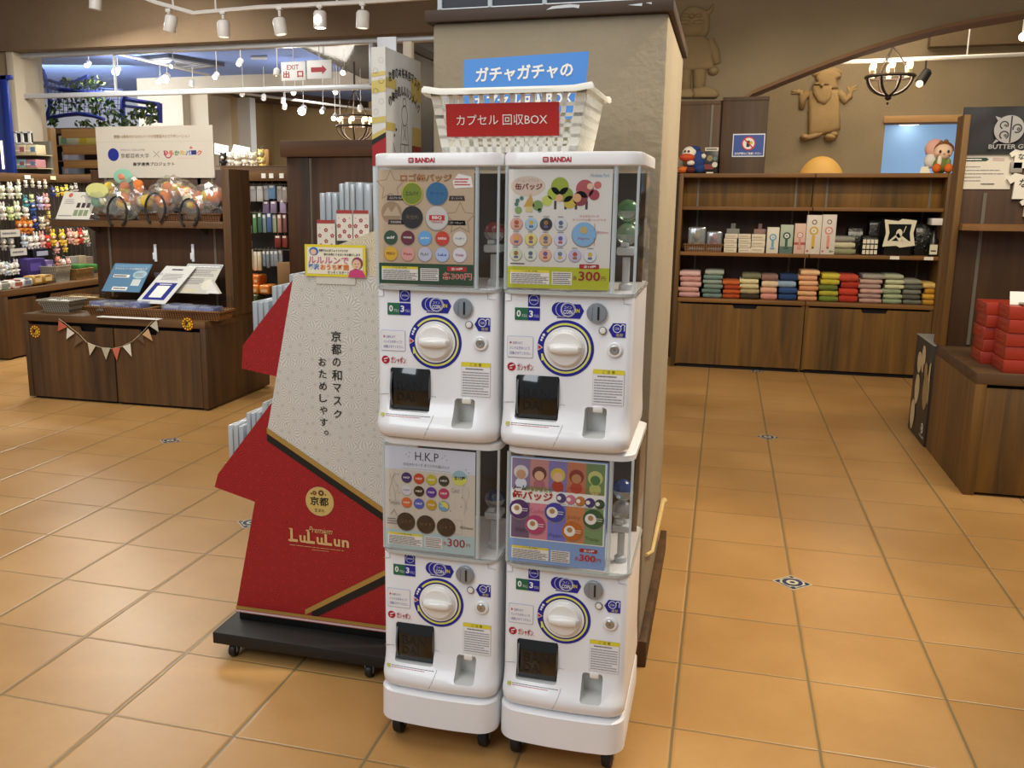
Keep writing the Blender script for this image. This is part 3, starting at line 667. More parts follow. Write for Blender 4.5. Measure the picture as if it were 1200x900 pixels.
    mb = MB(); mb.tube([(x0 + .003, -.006 - .009 * math.sin(PI * t), z0 + h * .5 + (t - .5) * h * .8) for t in [k / 10 for k in range(11)]], .0022, mat('#6d7278', .2, coat=.5), 8); part(mb, 'door_edge', door)
    # coin return pocket
    x0, z0, x1, z1 = CP; mb = MB(); mb.box((x0 + (x1 - x0) * .36, -.004, z1 - .012), (x0 + (x1 - x0) * .80, .02, z1 + .002), DIALW, .003); part(mb, 'coin_return_flap', root)
    # line of small print under the door
    mb = MB(); xa, za = q4(98, 790); xe, ze = q4(380, 822); rows = []
    s = None
    a, b = .054, .062
    for k, (zq, m) in enumerate(((.0560, INK), (.0525, REDINK))):
        rd = random.Random(4 + k); x = xa + .012
        while x < xe - (k * .02):
            l = rd.uniform(.003, .008); p0 = V(x, front_y(x, zq) - .0006, zq); n = .0011
            mb.poly([p0, (x + l, front_y(x + l, zq) - .0006, zq), (x + l, front_y(x + l, zq + n) - .0006, zq + n), (x, front_y(x, zq + n) - .0006, zq + n)], m); x += l + .0008
    x = xa; mb.poly([(x, front_y(x, .0515) - .0007, .0515), (x + .009, front_y(x + .009, .0515) - .0007, .0515), (x + .009, front_y(x + .009, .0585) - .0007, .0585), (x, front_y(x, .0585) - .0007, .0585)], mat('#b9b53a', .5, var=0))
    part(mb, 'notice_strip', root)
WIN0, WIN1 = .345, .605
def make_window(root):
    mb = MB(); sec = [(WIN0 - .006, .1395, -.004), (WIN0 + .006, .1415, -.008), (WIN1 - .004, .1415, -.008), (WIN1, .1405, -.007)]
    outer = [bow(h, f, .034, BACK - .01, .003, z) for z, h, f in sec]
    inner = [bow(h - .003, f + .003, .032, BACK - .013, .003, z) for z, h, f in sec]
    mb.loft(outer, CLEAR, False, False); part(mb, 'window_box', root, 'clear plastic window')
    mb = MB(); mb.loft([bow(.1425, -.010, .036, BACK - .008, .003, WIN0 - .007), bow(.1425, -.010, .036, BACK - .008, .003, WIN0 - .001)], mat('#b9bcb8', .15, coat=.5)); part(mb, 'window_rim', root)
    EDGE = clear(tint=(.86, .94, .97), gloss=.5, rough=.08, haze=.42, name='corner_glint')  # pale bars standing in for highlights at the window corners
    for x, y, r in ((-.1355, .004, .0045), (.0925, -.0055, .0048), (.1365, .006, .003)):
        mb = MB(); mb.tube([(x, y, WIN0 + .001), (x, y, WIN1 - .001)], r, EDGE, 8); part(mb, 'corner_highlight', root, 'pale clear bar imitating a corner highlight')
    # dispensing mechanism seen beside the poster
    PM = mat('#c3c6c8', .4); mb = MB(); mb.lathe([(.008, WIN0), (.008, WIN0 + .07)], (.112, .075, 0), PM, 14); mb.lathe([(.014, WIN0), (.014, WIN0 + .012), (.009, WIN0 + .016)], (.112, .075, 0), PM, 16)
    mb.box((.092, .055, WIN0 + .075), (.130, .11, WIN0 + .092), PM, .004); mb.box((.100, .056, WIN0 + .092), (.116, .08, WIN0 + .102), PM, .003); part(mb, 'dispensing_post', root)
    mb = MB(); mb.box((-.13, .28, WIN0), (.13, .284, WIN1 - .01), mat('#4a4138', .6)); part(mb, 'back_panel', root)
def make_lid(root, z0, z1, letters):
    if not letters:
        mb = MB(); mb.loft([bow(.1405, -.006, .036, BACK - .002, .003, z0), bow(.1405, -.006, .036, BACK - .002, .003, z1 - .003), bow(.136, .0, .034, BACK - .006, .003, z1)], LIDM); part(mb, 'lid', root); return
    mb = MB(); mb.loft([bow(.142, -.010, .038, BACK, .004, z0), bow(.1455, -.013, .042, BACK + .002, .004, z0 + .003), bow(.1455, -.013, .042, BACK + .002, .004, z1 - .006), bow(.1435, -.011, .041, BACK, .004, z1 - .0015), bow(.139, -.006, .040, BACK - .004, .004, z1)], LIDM); lid = part(mb, 'lid', root)
    if letters:
        def f(s):
            x0 = -.057; z = z0 + .008; h = .0105
            s.round(x0, z, x0 + .012, z + h, .002, BANDAI)
            for k in (.30, .5, .7): s.rect(x0 + .0025, z + h * k - .0006, x0 + .0095, z + h * k + .0004, LIDM, 2)
            s.text('BANDAI', x0 + .0150, z, x0 + .059, z + h, BANDAI, 1, .045)
        sticker(lid, 'maker_lettering', f, -.0176)
def make_base(root):
    """skirt and castors of the lowest unit; the floor is .145 below the unit"""
    mb = MB(); mb.loft([bow(.138, -.020, .046, BACK, .010, -.085), bow(.1445, -.030, .048, BACK, .010, -.078), bow(.1435, -.029, .046, BACK, .010, -.004), bow(.1405, -.022, .044, BACK, .009, .001)], WHITE); part(mb, 'base_skirt', root)
    TIRE = mat('#17171a', .55)
    for sx in (-.110, .106):
        for y in (.018, .26):
            mb = MB(); cy = y + .012; mb.lathe([(.006, -.012), (.024, -.012), (.0285, -.009), (.0295, 0), (.0285, .009), (.024, .012), (.006, .012)], (sx, cy, -.1155), TIRE, 24, 'X'); w = part(mb, 'castor_wheel', root)
            mb = MB(); mb.lathe([(.001, -.0127), (.009, -.0127), (.010, -.0115)], (sx, cy, -.1155), GREYM, 16, 'X'); mb.lathe([(.010, .0115), (.009, .0127), (.001, .0127)], (sx, cy, -.1155), GREYM, 16, 'X')
            for t in (-1, 1): mb.prism([(sx + t * .0145, cy - .008, -.124), (sx + t * .0145, cy + .008, -.124), (sx + t * .0145, y + .012, -.084), (sx + t * .0145, y - .016, -.084)], (t * .0018, 0, 0), STEEL)
            mb.box((sx - .018, y - .018, -.088), (sx + .018, y + .018, -.0845), STEEL, .001); part(mb, 'castor_fork', w)
# ---- posters: functions drawing on a sheet whose box is (0,0)-(W,H)
def notice_pair(s, W, H, bg, frame):
    for (a, b, c, d, n, sd) in ((.03, .035, .42, .155, 7, 1), (.445, .035, .64, .145, 6, 2)):
        x0, y0, x1, y1 = a * W, b * H, c * W, d * H
        s.rect(x0 - .001, y0 - .001, x1 + .001, y1 + .001, frame, 2); s.rect(x0, y0, x1, y1, PAPER, 3); s.body(x0 + .002, y0 + .001, x1 - .002, y1 - (.007 if sd == 1 else .001), n, GREYINK, 4, sd, .5)
        if sd == 1: s.rect(x0, y1 - .005, x1, y1, YEL, 4); s.text('ご 注 意 (必読)', x0 + (x1 - x0) * .3, y1 - .0043, x0 + (x1 - x0) * .7, y1 - .0008, INK, 5)
def badge(s, x, y, r, c, k=3, t=None, tc=None, rim=None):
    s.disc(x, y - r * .06, r * 1.05, mat('#8f8478', .6, var=0), k - 1, 24); s.disc(x, y, r, rim or mat(c, .3, coat=.4, var=0), k, 28); s.disc(x, y, r * .93, mat(c, .25, coat=.5, var=0), k + 1, 28)
    if t: s.text(t, x - r * .62, y - r * .18, x + r * .62, y + r * .2, mat(tc or '#ffffff', .5, var=0), k + 2, .02)
def poster_logo(s, W, H):
    TAN = mat('#c5ae92', .5); DG = mat('#1f4a36', .5, var=0); BR = mat('#7a4a22', .5, var=0); SAND = mat('#a58a6c', .6); DKB = mat('#3a2c22', .5, var=0)
    s.rect(0, 0, W, H, TAN, 0); s.rect(0, 0, W, .185 * H, DG, 1)
    def star(cx, cy, r, m, k):
        s.poly([(cx * W + r * W * (1 if q % 2 == 0 else .5) * math.cos(PI / 2 + PI * q / 5), cy * H + r * W * (1 if q % 2 == 0 else .5) * math.sin(PI / 2 + PI * q / 5)) for q in range(10)], m, k)
    star(.13, .86, .16, SAND, 1); star(.86, .58, .17, SAND, 1); star(.13, .86, .14, TAN, 2); star(.86, .58, .15, TAN, 2); s.disc(.14 * W, .63 * H, .11 * W, SAND, 1)
    s.poly([(.05 * W, .60 * H), (.10 * W, .68 * H), (.14 * W, .63 * H), (.19 * W, .69 * H), (.24 * W, .60 * H)], TAN, 2)
    s.text('ロゴ缶バッジ', .235 * W, .895 * H, .775 * W, .965 * H, BR, 3, .045)
    s.text('ロゴ缶バッジ', .24 * W, .90 * H, .77 * W, .963 * H, mat('#d08a3a', .5, var=0), 4, 0)
    s.poly([(.78 * W, .90 * H), (.84 * W, .965 * H), (.97 * W, .94 * H), (.99 * W, .85 * H), (.80 * W, .84 * H)], PAPER, 3); s.body(.80 * W, .86 * H, .96 * W, .93 * H, 3, REDINK, 4, 9, .45)
    for x, y, w_, t in ((.09, .735, .20, 'エルフワールド'), (.74, .735, .17, 'ザ・ゾーン'), (.10, .525, .17, '天空回廊城'), (.73, .525, .19, 'バーベキュー')):
        s.poly([(x * W, y * H), ((x + w_) * W, y * H), ((x + w_ - .01) * W, (y + .042) * H), ((x + .01) * W, (y + .042) * H)], DKB, 2); s.text(t, (x + .03) * W, (y + .013) * H, (x + w_ - .03) * W, (y + .03) * H, PAPER, 3)
    badge(s, .36 * W, .795 * H, .112 * W, '#7d8f1e', 3, 'エルパイ', '#3c2a18', mat('#d8c832', .3, coat=.5, var=0)); badge(s, .62 * W, .795 * H, .112 * W, '#2f6f9c', 3, 'ザ・ゾーン', '#20307a')
    badge(s, .36 * W, .59 * H, .112 * W, '#241c18', 3, '天空城', '#6b5a48'); badge(s, .62 * W, .585 * H, .118 * W, '#d4d2cc', 3); s.rect(.54 * W, .565 * H, .70 * W, .61 * H, REDINK, 6); s.text('BBQ', .57 * W, .572 * H, .67 * W, .603 * H, PAPER, 7, .03); s.text('TERRACE', .56 * W, .542 * H, .68 * W, .558 * H, REDINK, 7)
    row1 = [('#2f5136', 'elf'), ('#6d2233', 'MAHARAJA'), ('#6fb0e6', 'garden'), ('#d2402a', 'meteo'), ('#e4e0da', 'チャコボート')]; row2 = [('#e6b92e', 'PEKO'), ('#e3a79c', 'Pizza'), ('#c9cbe4', 'PLAY'), ('#b9cdf0', 'LaLa'), ('#e6e2ea', 'Wonder')]
    for q in range(5):
        x = (.13 + .182 * q) * W
        badge(s, x, .41 * H, .072 * W, row1[q][0], 3, row1[q][1], '#f4f2ee' if q < 4 else '#4a6b9c'); badge(s, x, .268 * H, .072 * W, row2[q][0], 3, row2[q][1], ['#7a2a20', '#b04a5a', '#6a7a3a', '#2a4aa0', '#a03a7a'][q])
    notice_pair(s, W, H, DG, DG)
    s.round(.73 * W, .125 * H, .93 * W, .165 * H, .002, REDINK, 3); s.text('全18種', .77 * W, .133 * H, .89 * W, .158 * H, PAPER, 4, .02)
    s.text('各300円', .675 * W, .05 * H, .985 * W, .115 * H, mat('#f0d8c8', .5, var=0), 3, .03); s.text('各300円', .68 * W, .053 * H, .98 * W, .112 * H, REDINK, 4, .0)
def poster_gnome(s, W, H):
    BG = mat('#dfdcd6', .5); LG = mat('#b9c02e', .5, var=0)
    s.rect(0, 0, W, H, BG, 0); s.rect(0, 0, W, .185 * H, LG, 1); s.disc(.19 * W, .86 * H, .17 * W, mat('#d4c3b2', .6), 1, 28, .085 * H)
    s.text('ノーム・ぐりとん', .08 * W, .895 * H, .30 * W, .925 * H, mat('#a8a096', .6, var=0), 3); s.text('缶バッジ', .065 * W, .83 * H, .33 * W, .885 * H, mat('#7d1f22', .5, var=0), 3, .03); s.text('Hirakata Park', .79 * W, .935 * H, .97 * W, .965 * H, mat('#8fb0c4', .6, var=0), 3)
    # scenery in the figures' place: a tree, a tower and round bushes
    def d(x, y, r, c, k=3): s.disc(x * W, y * H, r * W, mat(c, .5, var=0), k, 20)
    for x, y, r, c in ((.50, .86, .085, '#9aab2c'), (.44, .80, .06, '#a8bb3a'), (.56, .79, .07, '#8a9c28'), (.38, .74, .05, '#c4cc5a'), (.74, .84, .085, '#b0545a'), (.70, .76, .07, '#8a2f3c'), (.83, .79, .05, '#a33a48'), (.60, .73, .06, '#c9b43a'), (.86, .87, .035, '#c96a62')): d(x, y, r, c)
    for x, y, r, c in ((.50, .765, .035, '#e0b080'), (.67, .765, .04, '#dca878'), (.79, .86, .03, '#e4c0a0')): d(x, y, r, c, 5)
    for x in (.46, .56, .66, .76): s.rect((x - .012) * W, .67 * H, (x + .012) * W, .74 * H, mat('#4a3a30', .5, var=0), 2)
    s.poly([(.15 * W, .69 * H), (.22 * W, .80 * H), (.26 * W, .69 * H)], mat('#c8a24a', .5, var=0), 3); s.rect(.17 * W, .645 * H, .24 * W, .69 * H, mat('#d6c48c', .5, var=0), 3); d(.29, .70, .05, '#7e9a52'); d(.10, .66, .035, '#8aa55c')
    for x, y in ((.09, .74), (.13, .76), (.08, .71), (.31, .66)): d(x, y, .02, '#3e7a6a')
    cols = [['#d9aa9a', '#a8cce4', '#2b2b30', '#d8dce0'], ['#dca090', '#e6d88a', '#e0b886', '#d6d6ea'], ['#cfd8b8', '#dfe4d4', '#e8b89a', '#d8dbe8', '#c4bfe0', '#dfe2ea']]; inner = ['#b0503a', '#d8b23a', '#a06a3a', '#5a6a8a', '#6a5a9a', '#7a7a8a']
    for r, row in enumerate(cols):
        for q, c in enumerate(row):
            x, y = .085 + .145 * q, .545 - .13 * r
            badge(s, x * W, y * H, .06 * W, c, 3); d(x, y + .012, .022, inner[(q + r) % 6], 6); s.rect((x - .02) * W, (y - .03) * H, (x + .02) * W, (y - .012) * H, mat(inner[(q + r + 2) % 6], .5, var=0), 6); s.body((x - .03) * W, (y + .058) * H, (x + .03) * W, (y + .068) * H, 1, GREYINK, 3, r * 7 + q, .6)
    badge(s, .745 * W, .465 * H, .115 * W, '#86b6de', 3); d(.745, .50, .035, '#c8b060', 6); s.text('Playmo', .69 * W, .415 * H, .80 * W, .44 * H, REDINK, 6)
    s.text('ひらかたパーク', .70 * W, .605 * H, .88 * W, .625 * H, REDINK, 3); s.text('オリジナル缶バッジです', .63 * W, .575 * H, .95 * W, .595 * H, mat('#c04a5a', .5, var=0), 3)
    s.line(.845 * W, .37 * H, .845 * W, .555 * H, .0008, REDINK, 3); s.text('直径44mm', .865 * W, .47 * H, .975 * W, .495 * H, mat('#c86a7a', .5, var=0), 3); s.body(.03 * W, .20 * H, .17 * W, .215 * H, 1, INK, 3, 5, .6)
    notice_pair(s, W, H, LG, LG)
    s.round(.71 * W, .175 * H, .90 * W, .215 * H, .002, mat('#a8262e', .5, var=0), 3); s.text('全14種', .75 * W, .183 * H, .87 * W, .207 * H, PAPER, 4, .02)
    s.text('各', .65 * W, .08 * H, .69 * W, .115 * H, mat('#8a2430', .5, var=0), 4); s.text('300', .705 * W, .075 * H, .915 * W, .155 * H, mat('#96202c', .5, var=0), 4, .02); s.text('円', .925 * W, .08 * H, .965 * W, .115 * H, mat('#8a2430', .5, var=0), 4)
def poster_hkp(s, W, H):
    BG = mat('#d2cabd', .5); LB = mat('#b4cdd0', .5, var=0); HD = mat('#d4d8e4', .5, var=0); SL = mat('#9a9890', .6, var=0)
    s.rect(0, 0, W, H, BG, 0); s.rect(0, 0, W, .185 * H, LB, 1); s.rect(0, .78 * H, W, H, HD, 1)
    for q in range(8): s.rect((q + 1) / 9 * W, .185 * H, (q + 1) / 9 * W + .0004, .78 * H, mat('#c4bbac', .6, var=0), 1)
    s.text('H.K.P', .34 * W, .88 * H, .60 * W, .96 * H, mat('#3c3c46', .5, var=0), 3, .0); s.text('ひらかたパーク オリジナル缶バッジ', .21 * W, .82 * H, .72 * W, .852 * H, INK, 3); s.line(.2 * W, .795 * H, .73 * W, .795 * H, .0006, SL, 3)
    for x, y in ((.24, .93), (.28, .95), (.27, .91), (.64, .92), (.67, .945), (.69, .905), (.90, .83), (.93, .80)): s.disc(x * W, y * H, .006 * W, GREYINK, 3, 8)
    cols = [['#33236e', '#c8401e', '#c2b72c', '#24302a'], ['#d9d6dc', '#2a1a16', '#54229a', '#b8326a'], ['#d86a36', '#4a5cc0', '#c29a22', '#6aa8c8']]
    for r in range(3):
        for q in range(4):
            badge(s, (.245 + .138 * q) * W, (.705 - .122 * r) * H, .058 * W, cols[r][q], 3, 'HKP', '#8a8aa0' if (r, q) == (1, 0) else '#efe9df')
    x, y = (.245 + .138 * 3) * W, (.705 - .244) * H; s.poly([(x + .05 * W * math.cos(A), y + .05 * W * math.sin(A)) for A in [math.radians(-40 + 18 * k) for k in range(11)]], mat('#e0d060', .4, var=0), 6)
    for q in range(3): badge(s, (.235 + .225 * q) * W, (.272 - .008 * q) * H, .102 * W, '#2a1d18', 3, 'H K P', '#6b4a30')
    s.disc(.83 * W, .745 * H, .082 * W, mat('#98bcc4', .5, var=0), 3); s.poly([(.83 * W + .082 * W * math.cos(A), .745 * H + .082 * W * math.sin(A)) for A in [math.radians(180 + 15 * k) for k in range(13)]], mat('#d6d86a', .5, var=0), 4); s.text('全15種', .77 * W, .725 * H, .89 * W, .765 * H, INK, 5, .02)
    for x, y0, y1, dx in ((.10, .42, .74, .02), (.06, .5, .72, -.015), (.88, .40, .70, .02), (.92, .45, .66, -.015), (.12, .55, .74, .03)):
        pts = [(x + dx * math.sin(q * 1.1), y0 + (y1 - y0) * q / 6) for q in range(7)]
        for a, b in zip(pts, pts[1:]): s.line(a[0] * W, a[1] * H, b[0] * W, b[1] * H, .0006, SL, 2)
    s.text('Twinkle', .04 * W, .43 * H, .17 * W, .475 * H, SL, 3); s.text('Cute!', .74 * W, .60 * H, .83 * W, .645 * H, SL, 3)
    for x, y in ((.14, .62), (.15, .73), (.85, .47), (.86, .56), (.16, .55), (.73, .42)): s.disc(x * W, y * H, .007 * W, GREYINK, 3, 5)
    s.poly([(.06 * W, .33 * H), (.10 * W, .385 * H), (.15 * W, .31 * H), (.145 * W, .305 * H), (.10 * W, .37 * H), (.065 * W, .325 * H)], SL, 3)
    for a, b, c, d2 in ((.78, .335, .86, .335), (.86, .20, .86, .335), (.78, .20, .86, .20)): s.line(a * W, b * H, c * W, d2 * H, .0005, SL, 3)
    s.text('約54mm', .84 * W, .255 * H, .98 * W, .285 * H, INK, 4); s.body(.02 * W, .23 * H, .15 * W, .30 * H, 3, GREYINK, 3, 8, .4)
    notice_pair(s, W, H, LB, LB); s.text('各', .65 * W, .08 * H, .69 * W, .115 * H, REDINK, 4); s.text('300', .70 * W, .07 * H, .895 * W, .15 * H, mat('#9c2436', .5, var=0), 4, .01); s.text('円', .91 * W, .08 * H, .95 * W, .115 * H, REDINK, 4)
def poster_friends(s, W, H):
    LB = mat('#86a9dc', .5, var=0); s.rect(0, 0, W, H, LB, 0); s.rect(.01 * W, .225 * H, .985 * W, .99 * H, PAPER, 1)
    top = ['#8a7a9c', '#c48a86', '#8478b4', '#c07a56', '#6f8a58']; bot = ['#6f5878', '#d88a9c', '#7478cc', '#cc8452', '#7c9a6a']
    for q in range(5):
        x0, x1 = (.02 + .19 * q) * W, (.02 + .19 * (q + 1)) * W; s.rect(x0, .70 * H, x1, .985 * H, mat(top[q], .5, var=0), 2); s.rect(x0, .235 * H, x1, .575 * H, mat(bot[q], .5, var=0), 2)
        # soft round shapes where the cartoon heads stood
        for (dy, r, c) in ((.855, .075, ['#d8d2d0', '#6a3528', '#d8b84a', '#8a3222', '#c8c878'][q]), (.835, .05, ['#c89a78', '#e0b492', '#e4bc90', '#c08a5c', '#4f7a3c'][q]), (.75, .06, ['#dfe2ee', '#b06a78', '#b03a26', '#b84830', '#b8c070'][q])):
            s.disc((x0 + x1) / 2, dy * H, r * W, mat(c, .5, var=0), 3 + (dy == .835), 22)
    s.text('ノームのなかまたち', .03 * W, .685 * H, .44 * W, .735 * H, mat('#6b8a3a', .5, var=0), 6, .03); s.text('ノーム', .03 * W, .685 * H, .17 * W, .735 * H, INK, 7, .02)
    s.text('缶バッジ', .03 * W, .60 * H, .45 * W, .685 * H, mat('#b02a1e', .5, var=0), 6, .035)
    s.text('ひらかたパーク', .60 * W, .735 * H, .82 * W, .757 * H, REDINK, 6); s.text('オリジナル缶バッジです！', .53 * W, .708 * H, .94 * W, .73 * H, REDINK, 6)
    mini = ['#3c2f80', '#d07a98', '#c47a3a', '#3a2a7a', '#1f4a34']
    for q in range(5): badge(s, (.535 + .098 * q) * W, (.645 - .006 * q) * H, .05 * W, mini[q], 4); s.disc((.515 + .098 * q) * W, (.645 - .006 * q) * H, .022 * W, PAPER, 7, 16)
    s.text('ノーマルバージョン', .60 * W, .578 * H, .86 * W, .597 * H, INK, 6); s.line(.49 * W, .589 * H, .585 * W, .589 * H, .0008, INK, 6); s.line(.875 * W, .585 * H, .98 * W, .585 * H, .0008, INK, 6)
    big = [(.105, .505, '#4a2470'), (.275, .37, '#b83a74'), (.475, .505, '#2a3aa6'), (.66, .345, '#c4681e'), (.87, .475, '#1c5a3a')]
    for x, y, c in big: badge(s, x * W, y * H, .105 * W, c, 5); s.disc((x - .028) * W, y * H, .058 * W, PAPER, 8, 24); s.disc((x - .028) * W, (y + .01) * H, .028 * W, mat('#b58a5c', .5, var=0), 9, 18); s.body((x + .03) * W, (y - .02) * H, (x + .10) * W, (y + .02) * H, 2, PAPER, 8, 3, .3)
    for t, x, y, c in (('Wizard', .06, .29, '#4a3a58'), ('Cookie', .22, .48, '#b86a80'), ('Pippin', .42, .26, '#40408c'), ('Joby', .60, .45, '#a0602a'), ('Tramp', .79, .26, '#4a6a40')): s.text(t, x * W, y * H, (x + .14) * W, (y + .045) * H, mat(c, .5, var=0), 4)
    notice_pair(s, W, H, LB, LB)
    s.round(.74 * W, .155 * H, .92 * W, .19 * H, .002, mat('#a8262e', .5, var=0), 3); s.text('全10種', .78 * W, .160 * H, .89 * W, .184 * H, PAPER, 4, .02); s.text('各', .69 * W, .075 * H, .735 * W, .11 * H, REDINK, 4); s.text('300', .74 * W, .07 * H, .905 * W, .135 * H, REDINK, 4, .03); s.text('円', .91 * W, .075 * H, .96 * W, .11 * H, REDINK, 4)
def make_machine(label, X, Y, Z, poster, lower):
    root = thing('capsule_machine', label, 'capsule machine', (0, 0, 0), 'white capsule vending machines stacked in pairs')
    make_face(root); make_window(root); make_lid(root, WIN1 - .002, .632 if not lower else .6185, not lower)
    if lower: make_base(root)
    mb = MB(); W, H = .216, .246; x0 = -.130; s = Sheet(mb, (x0, -.0065, WIN0 + .006), (1, 0, 0), (0, 0, 1), (0, -1, 0), .00022); poster(s, W, H); mb.poly([(x0, -.0055, WIN0 + .006), (x0 + W, -.0055, WIN0 + .006), (x0 + W, -.0055, WIN0 + .006 + H), (x0, -.0055, WIN0 + .006 + H)], PAPER)
    part(mb, 'poster', root, {poster_logo: 'tan poster with round logo badges', poster_gnome: 'pale poster with green foot and small round badges', poster_hkp: 'beige poster with twelve small and three large badges', poster_friends: 'five-colour poster with large round badges'}[poster])
    root.location = (X, Y, Z); return root
make_machine('upper left white capsule machine with tan logo badge poster', -.553, UY, UZ, poster_logo, False)
make_machine('upper right white capsule machine with green-footed badge poster, beside the pillar', -.262, UY, UZ, poster_gnome, False)
make_machine('lower left white capsule machine on castors with beige poster of dark and coloured round badges', -.544, UY, .145, poster_hkp, True)
make_machine('lower right white capsule machine on castors with blue-bordered five-colour badge poster', -.248, UY, .145, poster_friends, True)
def capsule(X, Z0, dx, dy, dz, color, where):
    root = thing('toy_capsule', where, 'toy capsule', (X + dx, UY + dy, Z0 + dz), 'toy capsules inside the machines'); p = root.location; r = .0235
    a = MB(); a.lathe([(r * math.cos(A), r * math.sin(A)) for A in [-PI / 2 + PI / 2 * k / 6 + .001 for k in range(7)]], p, clear(tint=(.9, .95, .95), gloss=.25, haze=.12, name='capsule_clear'), 18, 'Z', False); part(a, 'clear_half', root)
    a = MB(); a.lathe([(r * math.cos(A) + .0004, r * math.sin(A)) for A in [PI / 2 * k / 6 for k in range(6)]] + [(.001, r)], p, clear(tint=lin(color)[:3], gloss=.25, haze=.3, name='capsule_tint'), 18, 'Z', False); part(a, 'coloured_half', root)
    a = MB(); a.lathe([(.016, -.003), (.016, .003)], p, STEEL, 18, 'Y'); part(a, 'badge', root)
UR, UL, LR, LL = (-.262, UZ), (-.553, UZ), (-.248, .145), (-.544, .145)
capsule(*UR, .110, .085, .513, '#7fc47a', 'green and clear capsule, topmost of three in the upper right machine'); capsule(*UR, .110, .085, .4635, '#b9d8b0', 'pale clear capsule above the white post in the upper right machine'); capsule(*UR, .108, .15, .47, '#3f8a4a', 'dark green capsule at the back of the upper right machine')
capsule(*UL, .110, .085, .4635, '#c83a3c', 'red capsule above the white post in the upper left machine'); capsule(*UL, .106, .14, .47, '#4a3a38', 'brown capsule at the back of the upper left machine')
capsule(*LR, .110, .085, .513, '#3a62c4', 'blue capsule, topmost in the lower right machine'); capsule(*LR, .110, .085, .4635, '#d8d4d8', 'clear capsule above the white post in the lower right machine'); capsule(*LR, .108, .13, .495, '#3f7a4a', 'green capsule at the back of the lower right machine')
capsule(*LL, .110, .085, .4635, '#234a86', 'dark blue capsule above the white post in the lower left machine')

